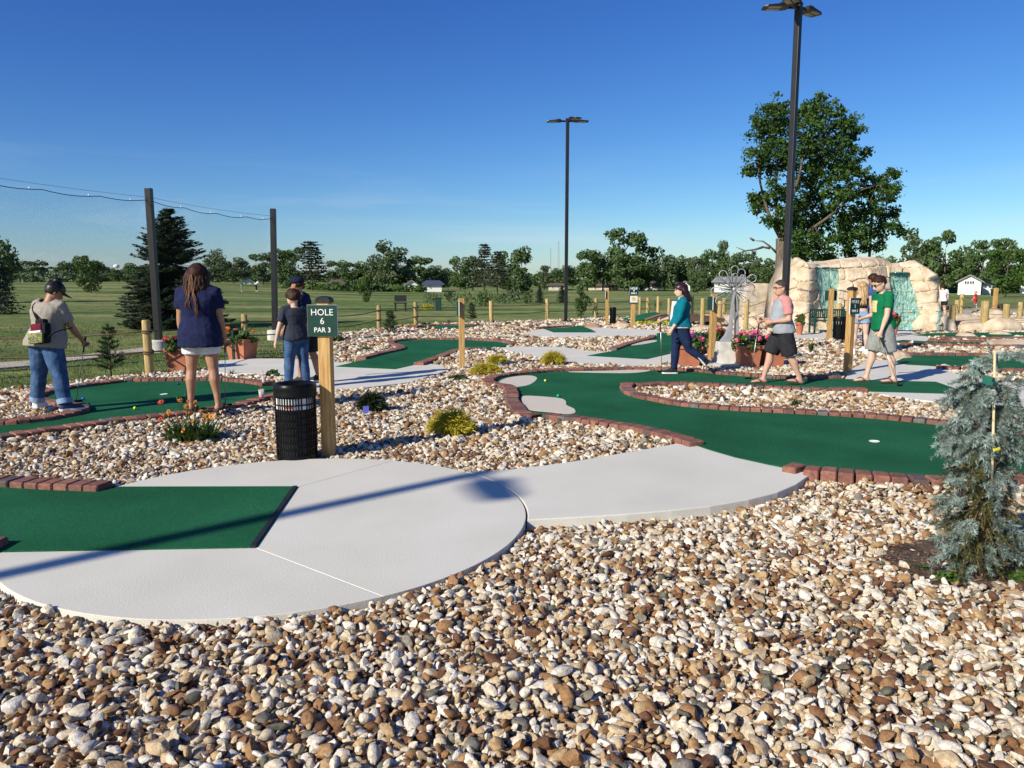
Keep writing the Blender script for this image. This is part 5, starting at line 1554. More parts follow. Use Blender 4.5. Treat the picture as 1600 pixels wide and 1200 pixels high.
def water_mats():
    m = mk('falling_water', [(.05, .34, .38), (.13, .48, .52), (.36, .66, .69), (.74, .87, .88)], scale=9, detail=8, rough=.18, spec=.5, bump=.8, bscale=26, bdist=.03, stretch=(2.6, 1, .8), lo=.36, hi=.64, trans=.3)
    MAT['falling_water'] = m
    N, L = m.node_tree.nodes, m.node_tree.links
    tcw, mpw, nw, rw = N.new('ShaderNodeTexCoord'), N.new('ShaderNodeMapping'), N.new('ShaderNodeTexNoise'), N.new('ShaderNodeValToRGB')
    mpw.inputs['Scale'].default_value = (3.0, 1, .7); nw.inputs['Scale'].default_value = 5.5; nw.inputs['Detail'].default_value = 7; nw.inputs['Roughness'].default_value = .65
    rw.color_ramp.elements[0].position = .44; rw.color_ramp.elements[0].color = (.06, .06, .06, 1); rw.color_ramp.elements[1].position = .62; rw.color_ramp.elements[1].color = (.92, .92, .92, 1)
    L.new(tcw.outputs['Object'], mpw.inputs['Vector']); L.new(mpw.outputs['Vector'], nw.inputs['Vector']); L.new(nw.outputs['Fac'], rw.inputs['Fac'])
    tw_, mw_ = N.new('ShaderNodeBsdfTransparent'), N.new('ShaderNodeMixShader')
    tw_.inputs['Color'].default_value = (.72, .95, .96, 1)
    so_ = N['Material Output'].inputs['Surface'].links[0].from_socket
    L.new(rw.outputs['Color'], mw_.inputs['Fac']); L.new(tw_.outputs[0], mw_.inputs[1]); L.new(so_, mw_.inputs[2]); L.new(mw_.outputs[0], N['Material Output'].inputs['Surface'])
    MAT['teal_water'] = mk('teal_water', [(.015, .17, .18), (.03, .27, .28)], scale=6, rough=.12, spec=.6, bump=.3, bscale=18)
    MAT['pool_water'] = mk('pool_water', [(.10, .40, .55), (.25, .58, .72), (.62, .84, .9)], scale=5, detail=7, rough=.08, spec=.6, bump=.5, bscale=16, bdist=.02)
water_mats()
rock_wall()

def boulder(label, px, base, wpx, hpx, name='boulder', mat='boulder', dy=.8, seed=None, group=None, boxy=0.0):
    x, y = gp(px, base, -.03); w_ = wpx / 1200 * y / CP; h_ = max(.05, at(px, base - hpx, y).z + .03)
    bm = bmesh.new(); bmesh.ops.create_icosphere(bm, subdivisions=4 if wpx > 18 else 3, radius=1)
    sd = seed if seed is not None else px
    r = random.Random(int(sd * 10)); pl = [(Vector((r.gauss(0, 1), r.gauss(0, 1), r.gauss(0, .8))).normalized(), r.uniform(.6, .9)) for _ in range(9)]
    for v in bm.verts:
        p = v.co.copy()
        for n_, d in pl:
            e = p.dot(n_) - d
            if e > 0: p -= n_ * e * .8
        p += p.normalized() * (.10 * noise.noise(p * 2.1 + Vector((sd, 0, 0))) + .035 * noise.noise(p * 6 + Vector((sd, 0, 3))))
        if boxy: p = p.lerp(p / max(abs(p.x), abs(p.y), abs(p.z)) * .86, boxy)
        z = p.z
        v.co = Vector((p.x * w_ / 1.7, p.y * w_ / 1.7 * dy, (max(z, -.5) + .12) * h_ / .98))
    me = bpy.data.meshes.new(name); bm.to_mesh(me); bm.free(); me.polygons.foreach_set('use_smooth', [True] * len(me.polygons)); me.materials.append(MAT[mat])
    o = link(name, me, None, (x, y + w_ * .25 * dy, -.05)); tag(o, label, 'boulder', group); return o
boulder('tan boulder on the green behind the man in green', 1406, 561, 36, 15)
boulder('upright sandstone block behind the metal flower', 1180, 492, 40, 50, mat='rock', dy=.6, boxy=1.0)
boulder('flat tan boulder left of the small black bin, low in gravel', 972, 513, 28, 9)
boulder('low flat rock on the far right lane, left one', 1512, 527, 26, 9, 'low_rock', 'rock')
boulder('low flat rock on the far right lane, right one', 1567, 524, 32, 8, 'low_rock', 'rock')
boulder('long flat tan rock between the brick rows at the right edge', 1583, 541, 86, 11, 'low_rock', 'rock', .4)
boulder('pale flat rock beyond the small tee left of the tall lamp', 875, 512, 40, 5, 'low_rock', 'boulder', .5)
boulder('dark driftwood-like rock right of the small tee', 928, 513, 24, 8, 'low_rock', 'wood_edge', .4)
RG = 'sandstone rocks around the pool'
for i, (px, base, w_, h_, lb) in enumerate([(1462, 517, 60, 28, 'big carved rock right of the waterfall, behind the first pool post'), (1520, 517, 62, 16, 'broad low rock between the two middle pool posts'), (1568, 518, 54, 20, 'low rock under the pool fence near the right edge'),
        (1612, 517, 50, 22, 'rock under the pool fence cut by the right edge'), (1500, 505, 70, 14, 'far ledge of rock behind the pool fence posts'), (1550, 500, 60, 16, 'far sandstone ledge left of the far right sign post'), (1432, 515, 26, 12, 'small rock at the foot of the right waterfall'),
        (1135, 508, 60, 14, 'flat sandstone ledge beside the wooden bridge'), (1185, 512, 60, 16, 'sandstone ledge behind the right planters'), (1232, 514, 46, 18, 'sandstone ledge left of the rock waterfall foot'), (1200, 505, 70, 18, 'upper sandstone ledge behind the metal flower'), (1160, 503, 40, 12, 'small ledge stone under the upright sandstone block'),
        (1262, 519, 30, 10, 'low stone at the left end of the green bench'), (1350, 520, 24, 8, 'low stone between the two waterfalls'), (1100, 516, 40, 7, 'low stone right of the woman in teal at the bridge')]):
    boulder(lb, px, base, w_, h_, 'ledge_rock', 'rock', .7, None, RG)
# blue water jet over the pool edge
x, y = gp(1465, 519); h = at(1465, 487, y).z
wj = empty('water_jet', (x, y, -.02), 0, 'thin pale blue water jet in front of the carved pool rock', 'water jet')
mb = MB(); mb.tube([(0, 0, 0), (.02, 0, h * .4), (.03, .02, h * .8), (.06, .05, h)], [.04, .05, .035, .05], 8); mb.build('jet', MAT['falling_water'], wj, True)

# ------------------------------------------------------------------ putting ramp and wooden bridge
def ramp():
    A = [gp(964, 501), gp(986, 504.5)]
    x0, y0 = gp(966, 503); 
    e0, e1 = at(1024, 489.5, 36.2), at(1040, 492, 33.0)
    g = empty('putting_ramp', (x0, y0, 0), 0, 'green carpet ramp rising to a wooden bridge behind the hole 9 sign', 'putting ramp')
    org = Vector((x0, y0, 0))
    s0, s1 = Vector((*gp(958, 499.5), .01)), Vector((*gp(992, 504.5), .01))
    V, F = [], []
    for i in range(13):
        u = i / 12; k = u * u * (3 - 2 * u)
        for s_, e_ in ((s0, e0), (s1, e1)):
            p = s_.lerp(e_, u); p.z = .01 + (max(e0.z, e1.z) - .01) * k
            V.append(tuple(p - org)); 
        for s_, e_ in ((s1, e1), (s0, e0)):
            p = s_.lerp(e_, u); V.append((p.x - org.x, p.y - org.y, -.06))
    for i in range(12):
        a = i * 4
        F += [(a, a + 4, a + 5, a + 1)]
    mb = MB(); mb.add(V, F); mb.build('carpet', MAT['turf'], g)
    mb = MB(); mb.add(V, [(i * 4 + 1, i * 4 + 5, i * 4 + 6, i * 4 + 2) for i in range(12)]); mb.build('side_panel', MAT['rock'], g)
    eb = MB(); eb.tube([Vector(V[i * 4 + 1]) + Vector((0, -.02, .03)) for i in range(13)], .05, 6); eb.build('edge_board', MAT['wood_edge'], g)
    b0, b1 = at(1072, 490, 31), at(1124, 497.5, 29.5)
    br = empty('wooden_bridge', (b0.x, 31, -.05), 0, 'dark wooden putting bridge sloping down beside the pale log posts', 'bridge')
    q = MB(); n_ = 12
    for i in range(n_):
        u = (i + .5) / n_; p = b0.lerp(b1, u) - b0; z = b0.lerp(b1, u).z + .05 - .02
        pl = MB(); pl.box((p.x, p.y, z), (abs(b1.x - b0.x) / n_ * .93, 1.5, .05)); pl.build('plank', MAT['dark_wood'], br)
    for s in (-.75, .75):
        q = MB(); d = b1 - b0
        q.add([(0, s, b0.z + .09), (d.x, d.y + s, b1.z + .09), (d.x, d.y + s, b1.z - .05), (0, s, b0.z - .22), (0, s + .06, b0.z + .09), (d.x, d.y + s + .06, b1.z + .09), (d.x, d.y + s + .06, b1.z - .05), (0, s + .06, b0.z - .22)],
              [(0, 1, 2, 3), (7, 6, 5, 4), (0, 4, 5, 1), (2, 6, 7, 3), (1, 5, 6, 2), (0, 3, 7, 4)])
        q.build('side_beam', MAT['dark_wood'], br)
    for xx in (.15, .75):
        q = MB(); q.box((xx, -.5, b0.z * .4), (.12, .12, b0.z * .9)); q.build('leg', MAT['dark_wood'], br)
ramp()

# ------------------------------------------------------------------ metal flower sculpture
def flower_sculpture():
    x, y = gp(1136, 571, -.03)
    t = empty('flower_sculpture', (x, y, -.03), 0, 'steel dandelion sculpture of looped petals on a tapered concrete block', 'sculpture')
    sc = y / 1200 / CP
    def W_(px, py): q = at(px, py, y); return Vector((q.x - x, 0, q.z + .03))
    b = MB(); h = W_(1136, 534).z
    b.loft([[(-.30 * k, -.26 * k, z), (.30 * k, -.26 * k, z), (.30 * k, .26 * k, z), (-.30 * k, .26 * k, z)] for k, z in ((.94, -.1), (.80, .10), (.68, h - .02), (.66, h))])
    b.build('plinth', MAT['concrete_edge'], t)
    f = MB(); f.bbox((-.06, -.05, .02), (.95, .75, .09), .02); f.build('plinth_slab', MAT['concrete_edge'], t)
    c = W_(1147, 452)
    # two bent plates as the stem, flaring at the foot
    for s in (-1, 1):
        p = MB(); rings = []
        for px, py, w_, th in ((1134 if s < 0 else 1151, 534, .24 if s < 0 else .09, .02), (1137.5 if s < 0 else 1151, 524, .12 if s < 0 else .05, .02), (1141.5 if s < 0 else 1151, 510, .05, .02), (1143 if s < 0 else 1151, 490, .028, .02), (1144.5 if s < 0 else 1150, 470, .022, .018), (1147, 454, .016, .015)):
            q = W_(px, py); w2 = w_ / 2
            rings.append([q + Vector((-w2, -.09, 0)), q + Vector((w2, -.09, 0)), q + Vector((w2, .09, 0)), q + Vector((-w2, .09, 0))])
        p.loft(rings); p.build('stem_plate', MAT['grey_steel'], t, True, auto=35)
    hub = MB(); hub.ball(c, .05, 12, 8); hub.build('hub', MAT['grey_steel'], t, True)
    r = random.Random(2)
    def petal(ang, L_, wd, tiltv):
        d = Vector((math.cos(ang), tiltv, math.sin(ang))).normalized(); s = Vector((-math.sin(ang), 0, math.cos(ang)))
        pts = []
        for i in range(15):
            a = math.pi * (-.5 + i / 14) 
            pts.append(c + d * (L_ - wd + wd * math.cos(a)) + s * (wd * math.sin(a)))
        pts = [c + d * .03] + pts + [c + d * .03]
        p = MB(); p.tube(pts, .0095, 6); return p
    for k in range(11):
        a = R(-58 + k * 30.5)
        if 225 < (-58 + k * 30.5) % 360 < 305: continue
        petal(a, .46 + .03 * (k % 2), .078, -.25 if k % 2 else .2).build('petal', MAT['grey_steel'], t, True)
    for k in range(7):
        a = R(-50 + k * 37)
        petal(a, .36, .06, -.5).build('petal', MAT['grey_steel'], t, True)
    for k in range(8):
        a = R(k * 45); d = Vector((math.cos(a), r.uniform(-.7, .5), math.sin(a))).normalized()
        p = MB(); p.tube([c, c + d * r.uniform(.18, .3)], .005, 4); p.ball(c + d * .3, .013, 6, 5); p.build('stamen', MAT['grey_steel'], t, True)
    for s in (-1, 1):      # leaf loops low on the stem
        p = MB(); b_ = W_(1147, 498); tip = W_(1147 + s * 4.0, 478)
        p.tube([b_ + Vector((0, -.1, 0)), b_ + Vector((s * .05, -.13, .12)), tip + Vector((s * .01, -.13, 0)), b_ + Vector((s * .015, -.13, .10)), b_ + Vector((0, -.1, -.02))], .012, 6); p.build('leaf_loop', MAT['grey_steel'], t, True)
flower_sculpture()
# ------------------------------------------------------------------ flower planters and pots
def flower_patch(t, w, d, z, h, seed, colours, n_leaf=420, n_flower=12, spill=.12, big=.07):
    rg_ = np.random.RandomState(seed); r = random.Random(seed)
    cs = [(r.uniform(-.42, .42) * w, r.uniform(-.42, .42) * d, z + h * r.uniform(.2, .6)) for _ in range(10)]
    cs += [(s * w * .5, r.uniform(-.3, .3) * d, z - .02) for s in (-1, 1)] + [(r.uniform(-.3, .3) * w, -d * .5, z) for _ in range(2)]
    C, N_ = blob_points(cs, [(w * .2, d * .22, h * .32)] * len(cs), [n_leaf // len(cs)] * len(cs), rg_)
    V, F = leaf_quads(C, N_, .042, rg_, .8)
    link('foliage', np_mesh('foliage', V, F, MAT['leaf_garden']), t)
    for k in range(n_flower):
        c = (r.uniform(-.5, .5) * w, r.uniform(-.55, .45) * d, z + h * r.uniform(.35, 1.0))
        mt = r.choice(colours); s = big * r.uniform(.7, 1.15)
        C, N_ = blob_points([c], [(s, s, s * .7)], [46], rg_, .6)
        V, F = leaf_quads(C - np.array(c), N_, s * .30, rg_, .8, .3)
        o = link('blossom', np_mesh('blossom', V, F, MAT[mt]), t); o.location = c
        st = MB(); st.tube([(c[0] * .7, c[1] * .7, z), (c[0], c[1], c[2])], .004, 4); st.build('stem', MAT['leaf_garden'], t)
def planter(label, px, base, w_px, h_px, rz=0.0, fh=.30, colours=('petal_pink',), seed=1, nf=12, leafy=None):
    x, y = gp(px, base, -.03); w = w_px / 1200 * y / CP; h = at(px, base - h_px, y).z + .03
    t = empty('flower_planter', (x, y + w * .4, -.03), rz, label, 'planter', 'terracotta flower planters')
    b = MB(); a0, a1 = w * .40, w * .48
    b.loft([[(-k, -k, z), (k, -k, z), (k, k, z), (-k, k, z)] for k, z in ((a0, .0), (a0, .03), (a1, h * .86))])
    b.build('tub', MAT['terracotta'], t)
    b = MB(); k = a1 + .025
    b.loft([[(-q, -q, z), (q, -q, z), (q, q, z), (-q, q, z)] for q, z in ((a1 - .01, h * .84), (k, h * .86), (k, h * .985), (k - .012, h), (k - .035, h), (k - .04, h * .93))], cap=True)
    b.build('rim', MAT['terracotta'], t)
    for s in (-1, 1):
        f = MB(); f.box((s * a0 * .6, -a0 - .001, .02), (a0 * .5, .02, .05)); f.build('foot', MAT['terracotta'], t)
    b = MB(); b.box((0, 0, h * .935), (a1 * 1.9, a1 * 1.9, .02)); b.build('soil', MAT['soil'], t)
    flower_patch(t, w, w, h, fh, seed, colours, 460, nf)
    if leafy:      # long strap leaves in the middle
        V, F = strap_leaves(leafy, .55, .02, 44, seed)
        link('strap_leaves', np_mesh('strap_leaves', V + np.array([0, 0, h * .95]), F, MAT['leaf_light']), t)
    return t
def strap_leaves(n_, L_, w_, droop, seed):
    r = random.Random(seed); V, F = [], []
    for k in range(n_):
        a = r.random() * 6.283; l = L_ * r.uniform(.6, 1.1); el = R(r.uniform(45, 85)); wd = w_ * r.uniform(.7, 1.2)
        d = Vector((math.cos(a), math.sin(a), 0)); s = Vector((-d.y, d.x, 0))
        n0 = len(V); p = Vector((d.x * .02, d.y * .02, 0)); e = el
        for i in range(6):
            u = i / 5; ww = wd * (1 - u) ** .7 * (.6 + .8 * min(1, u * 3))
            V += [p - s * ww * .5, p + s * ww * .5]
            p = p + (d * math.cos(e) + Vector((0, 0, math.sin(e)))) * l / 5; e -= R(droop) / 5 * (1 + u)
        for i in range(5): F.append((n0 + i * 2, n0 + i * 2 + 1, n0 + i * 2 + 3, n0 + i * 2 + 2))
    return np.array([tuple(v) for v in V]), np.array(F)
PK = ('petal_pink', 'petal_pink', 'petal_pink', 'petal_purple')
planter('square terracotta planter of pink flowers right of the concrete plinth', 1171, 575, 36, 35, .05, .27, PK, 3, 16)
planter('square terracotta planter of pink flowers behind the walking woman in teal', 1078, 574, 36, 34, -.05, .27, PK, 4, 15)
planter('terracotta planter of pink flowers half hidden behind the man in the grey and pink shirt', 1209, 574, 34, 31, .1, .26, PK, 5, 12)
planter('planter of pink flowers tucked behind the concrete plinth and the sign post', 1120, 562, 24, 26, .0, .36, ('petal_pink', 'petal_red'), 6, 14)
planter('wide terracotta planter of red and purple flowers left of the woman in navy', 277, 579, 36, 35, .06, .22, ('petal_red', 'petal_red', 'petal_purple'), 7, 9)
planter('terracotta planter with long strap leaves on the pad right of the woman in navy', 374, 563, 36, 33, -.35, .24, ('petal_red', 'petal_orange'), 8, 7, leafy=46)
def pot(label, px, base, w_px, h_px, seed):
    x, y = gp(px, base, 0); r_ = w_px / 2400 * y / CP; h = at(px, base - h_px, y).z
    t = empty('flower_pot', (x, y, 0), 0, label, 'flower pot', 'round terracotta pots by the waterfalls')
    b = MB(); b.lathe([(r_ * .62, 0), (r_ * .9, h * .8), (r_ * 1.02, h * .8), (r_ * 1.04, h), (r_ * .9, h), (r_ * .86, h * .85), (0, h * .85)], n=24, cap=False); b.build('tub', MAT['terracotta'], t, True, auto=40)
    flower_patch(t, r_ * 2, r_ * 2, h, .32, seed, ('petal_red', 'petal_pink'), 260, 4)
pot('round terracotta pot right behind the man in the grey and pink shirt', 1249, 523, 13, 20, 21)
pot('round terracotta pot right of the man in green at the right waterfall', 1397, 523, 12, 19, 22)

# ------------------------------------------------------------------ shrubs and small plants in the gravel
def thread_shrub(label, px, base, w_px, h_px, seed, mat='yellow_shrub', group='gold thread shrubs in the gravel', n_=520):
    """mound of fine drooping sprays"""
    x, y = gp(px, base, -.03); w = w_px / 1200 * y / CP; h = at(px, base - h_px, y).z + .03
    r = random.Random(seed); V, F = [], []
    tw = MB()
    for k in range(n_):
        a = r.random() * 6.283; q = r.random() ** .5
        el = R(r.uniform(20, 88)); L_ = r.uniform(.75, 1.08)
        tip = Vector((math.cos(a) * w * .5 * q * 1.02, math.sin(a) * w * .42 * q, h * L_ * math.sqrt(max(.03, 1 - (q * .93) ** 2)) * (.86 + .3 * noise.noise(Vector((math.cos(a) * 2, math.sin(a) * 2, seed))))))
        dirv = (Vector((tip.x, tip.y, tip.z * .5))).normalized()
        for m in range(7):
            b = tip - dirv * r.uniform(0, .09) + Vector((r.gauss(0, .018), r.gauss(0, .018), r.gauss(0, .014)))
            d = (dirv + Vector((r.gauss(0, .45), r.gauss(0, .45), r.gauss(-.15, .4)))).normalized()
            s = d.cross(Vector((r.gauss(0, 1), r.gauss(0, 1), r.gauss(0, 1)))).normalized() * r.uniform(.0035, .006)
            e = b + d * r.uniform(.035, .075); n0 = len(V)
            V += [b - s, b + s, e + s * .3 + Vector((0, 0, -.012)), e - s * .3 + Vector((0, 0, -.012))]; F.append((n0, n0 + 1, n0 + 2, n0 + 3))
        if k % 12 == 0: tw.tube([(0, 0, 0), tip * .5 + Vector((0, 0, .02)), tip * .92], [.005, .004, .002], 3)
    t = empty('shrub', (x, y + w * .2, -.04), 0, label, 'shrub', group)
    link('foliage', np_mesh('foliage', [tuple(v) for v in V], F, MAT[mat]), t)
    tw.build('twigs', MAT['twig'], t)
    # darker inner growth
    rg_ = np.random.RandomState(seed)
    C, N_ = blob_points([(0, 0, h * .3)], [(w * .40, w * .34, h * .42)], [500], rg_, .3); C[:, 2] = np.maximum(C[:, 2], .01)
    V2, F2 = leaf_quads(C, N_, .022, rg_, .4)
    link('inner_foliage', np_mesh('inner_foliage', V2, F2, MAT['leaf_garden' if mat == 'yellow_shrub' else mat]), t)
thread_shrub('largest yellow thread shrub in the gravel right of the black bin', 704, 682, 74, 42, 31, n_=760)
thread_shrub('rounded yellow green bush alone in the gravel above the ball patches', 865, 571, 38, 24, 32, n_=560)
thread_shrub('front one of two yellow shrubs beside the thin sign post', 759, 586, 48, 20, 33)
thread_shrub('rear one of two yellow shrubs beside the thin sign post', 777, 569, 32, 15, 34, n_=380)
thread_shrub('dark low yew bush with a blue plant tag in the gravel', 580, 645, 44, 33, 35, 'yew', 'dark bushes in the gravel', 640)
thread_shrub('small dark green mat of juniper in the gravel below the thin post', 716, 594, 28, 9, 36, 'needle_young', 'dark bushes in the gravel', 200)
x, y = gp(572, 650, -.03)
tg = empty('plant_tag', (x, y, -.04), .1, 'small blue plant tag standing before the dark yew bush', 'plant tag')
mb = MB(); mb.box((0, 0, .095), (.075, .004, .09), Matrix.Rotation(-.2, 3, 'X')); mb.build('card', MAT['blue_tag'], tg)
mb = MB(); mb.box((0, .003, .02), (.018, .004, .09)); mb.build('stake', MAT['white_plastic'], tg)
mb = MB()
for k in range(4): mb.box((0, -.0045 + (.02 * 0) - (0.003), .125 - k * .017), (.05, .001, .004), Matrix.Rotation(-.2, 3, 'X'))
# chartreuse ground cover
x, y = gp(1018, 508, -.03)
rg_ = np.random.RandomState(4); C, N_ = blob_points([(x_, y_, .05) for x_, y_ in ((-.5, 0), (-.1, .1), (.35, 0), (.7, .1))], [(.35, .3, .14)] * 4, [160] * 4, rg_); C[:, 2] = np.maximum(C[:, 2], 0)
V, F = leaf_quads(C, N_, .05, rg_)
o = link('groundcover_plant', np_mesh('groundcover_plant', V, F, MAT['chartreuse']), None, (x, y, -.04)); tag(o, 'bright chartreuse plant mat left of the woman in teal', 'plant')

def young_pine(label, px, base, w_px, h_px, seed, mat='needle_young', n_ring=9, group='young pines planted by the fence', full=1.0):
    x, y = gp(px, base, -.04); w = w_px / 1200 * y / CP; h = at(px, base - h_px, y).z + .04
    r = random.Random(seed); V, F = [], []; tr = MB()
    tr.tube([(0, 0, 0), (.01, 0, h * .5), (0, 0, h * .97)], [.022, .014, .005], 6)
    def spray(b, d, L_, nn):
        for k in range(nn):
            q = b + d * L_ * (k + r.random()) / nn
            nd = (d * .7 + Vector((r.gauss(0, .55), r.gauss(0, .55), r.gauss(.12, .45)))).normalized()
            s = nd.cross(Vector((r.gauss(0, 1), r.gauss(0, 1), r.gauss(0, 1)))).normalized() * .006
            e = q + nd * r.uniform(.06, .10); n0 = len(V); V.extend([q - s, q + s, e]); F.append((n0, n0 + 1, n0 + 2))
    for i in range(n_ring):
        u = (i + .4) / n_ring; z = h * (.08 + .86 * u)
        L0 = w * .5 * (1 - u) ** .75 * full + .05
        for j in range(7):
            a = r.random() * 6.283; L_ = L0 * r.uniform(.65, 1.15)
            d = Vector((math.cos(a), math.sin(a), .42)).normalized()
            b = Vector((0, 0, z)); tr.tube([b, b + d * L_], [.007, .003], 4)
            spray(b + d * L_ * .25, d, L_ * .78, int(34 + L_ * 90))
    spray(Vector((0, 0, h * .9)), Vector((0, 0, 1)), h * .1, 40)
    t = empty('young_pine', (x, y, -.05), 0, label, 'young pine', group)
    link('needles', np_mesh('needles', [tuple(v) for v in V], F, MAT[mat]), t); tr.build('trunk', MAT['bark'], t, True)
young_pine('young pine by the lawn between the man with the bag and the woman in navy', 173, 586, 44, 80, 41)
young_pine('sparse young pine in gravel in front of the rope fence posts', 610, 521, 24, 37, 42)
young_pine('tiny young pine right behind the thin sign post', 737, 502, 14, 30, 43)
young_pine('tiny young pine just left of the black bin in the far middle', 930, 494, 6, 12, 44, n_ring=5)

def leafy(label, px, base, w_px, h_px, seed, kind='strap', n_=36, name='garden_plant', mat='leaf_garden', group='small green plants in the gravel'):
    x, y = gp(px, base, -.03); w = w_px / 1200 * y / CP; h = at(px, base - h_px, y).z + .03
    if kind == 'strap':
        V, F = strap_leaves(n_, 1.0, .09, 70, seed); V = V * np.array([w * .62, w * .62, h * 1.05])
    else:
        rg_ = np.random.RandomState(seed); C, N_ = blob_points([(0, 0, h * .45), (w * .2, 0, h * .3), (-w * .2, 0, h * .3)], [(w * .34, w * .34, h * .45)] * 3, [n_] * 3, rg_); C[:, 2] = np.maximum(C[:, 2], .01)
        V, F = leaf_quads(C, N_, max(.02, h * .22), rg_, .6)
    o = link(name, np_mesh(name, V, F, MAT[mat]), None, (x, y, -.04)); tag(o, label, 'plant', group); return o
leafy('spiky green plant in the island gravel, left one', 1098, 616, 22, 15, 51)
leafy('spiky green plant in the island gravel, middle one', 1241, 634, 28, 20, 52, n_=44)
leafy('small green sprout in the island gravel, right one', 1388, 634, 14, 14, 53, n_=22)
leafy('green yucca like plant in gravel left of the hole 5 sign post', 1267, 552, 24, 30, 54, n_=60)
leafy('leafy green weed on the gravel above the left edge of the black bin', 427, 590, 20, 16, 55, 'blob', 40)
leafy('small grassy plant at the brick edge right of the woman in navy', 362, 586, 18, 16, 56, n_=40, mat='leaf_light')
leafy('small grassy plant at the brick edge left of the woman in navy', 285, 586, 16, 12, 57, n_=36)
leafy('low green weed in gravel right of the hole 6 sign board', 570, 548, 24, 10, 58, 'blob', 30)
leafy('dark low plant half hidden behind the hole 6 sign post', 527, 534, 22, 14, 59, 'blob', 40)
leafy('low weeds in the gravel strip before the small tee, left patch', 838, 533, 18, 5, 60, 'blob', 24)
leafy('low weeds in the gravel strip before the small tee, right patch', 930, 535, 16, 5, 61, 'blob', 24)
leafy('small green plant on gravel right of the spruce top, by the far green', 1570, 588, 18, 7, 62, 'blob', 24)
leafy('thin green plant in chartreuse mat left of the woman in teal', 1020, 514, 8, 13, 63, n_=26)
leafy('dark bush beyond the pool fence near the far right sign', 1527, 494, 16, 11, 64, 'blob', 50)
leafy('dark bush behind the pool posts left of the far right sign', 1503, 500, 14, 10, 65, 'blob', 50)
leafy('weedy green tuft on bare soil at the foot of the blue spruce', 1480, 905, 60, 14, 66, 'blob', 30, mat='leaf_light')
leafy('weedy green tuft on bare soil at the right photo edge', 1592, 904, 40, 18, 67, 'blob', 40, mat='leaf_light')
leafy('thin grass tuft on bare soil left of the blue spruce foot', 1440, 888, 40, 14, 68, n_=30, mat='leaf_light')
leafy('tiny weed at the lower rim of the round concrete pad', 226, 968, 24, 14, 69, n_=9, mat='leaf_light')

# orange gaillardia at the edge of the left green
def gaillardia():
    x, y = gp(300, 688, -.03)
    t = empty('flower_clump', (x, y, -.04), 0, 'clump of orange and red daisy flowers before the feet of the woman in navy', 'flower clump')
    sc = y / 1200 / CP
    rg_ = np.random.RandomState(71); r = random.Random(71)
    V, F = strap_leaves(330, .30, .024, 50, 71)
    V = V + np.repeat(np.stack([rg_.uniform(-.22, .24, 330), rg_.uniform(-.12, .12, 330), np.zeros(330)], 1), 12, 0)
    link('leaves', np_mesh('leaves', V, F, MAT['leaf_garden']), t)
    heads = [(251, 628), (263, 643), (264, 647), (250, 655), (262, 667), (281, 625), (294, 627), (291, 635), (305, 628), (306, 634), (293, 647), (303, 658), (316, 644), (322, 650), (330, 651), (319, 655), (314, 643), (284, 681), (296, 645), (249, 688), (286, 672)]
    for i, (px, py) in enumerate(heads):
        q = at(px, py, y + r.uniform(-.12, .12)); q = Vector((q.x - x, q.y - y, q.z + .04))
        st = MB(); b = Vector((q.x * .35, q.y * .3, .03)); st.tube([b, b.lerp(q, .55) + Vector((q.x * .06, 0, .02)), q], .0035, 4); st.build('stem', MAT['leaf_light'], t)
        nd = Vector((r.uniform(-.8, .5), r.uniform(-.9, -.1), r.uniform(.1, 1.0))).normalized()
        m3 = Vector((0, 0, 1)).rotation_difference(nd).to_matrix()
        Vp, Fp = [], []
        rad = .031 * r.uniform(.7, 1.25)
        for k in range(11):
            a = k * 6.283 / 11; d = Vector((math.cos(a), math.sin(a), r.uniform(-.1, .2))); s = Vector((-d.y, d.x, 0)) * .28
            n0 = len(Vp); Vp += [d * .25 * rad, (d * .75 + s) * rad, d * rad, (d * .75 - s) * rad]; Fp.append((n0, n0 + 1, n0 + 2, n0 + 3))
        o = link('blossom', np_mesh('blossom', [tuple(m3 @ v) for v in Vp], Fp, MAT['petal_orange' if i % 3 else 'petal_red']), t); o.location = q
        e = MB(); e.ball(m3 @ Vector((0, 0, .005)), .013, 8, 6); e.build('eye', MAT['flower_eye'], o, True)
    for (px, py) in ((277, 622), (290, 617), (256, 653), (314, 679), (325, 640), (341, 655), (342, 675)):
        q = at(px, py, y); q = Vector((q.x - x, 0, q.z + .04)); st = MB(); st.tube([(q.x * .35, 0, .03), (q.x * .8, 0, q.z * .6), q], .003, 4); st.ball(q, .014, 8, 6); st.build('bud', MAT['leaf_light'], t)
gaillardia()

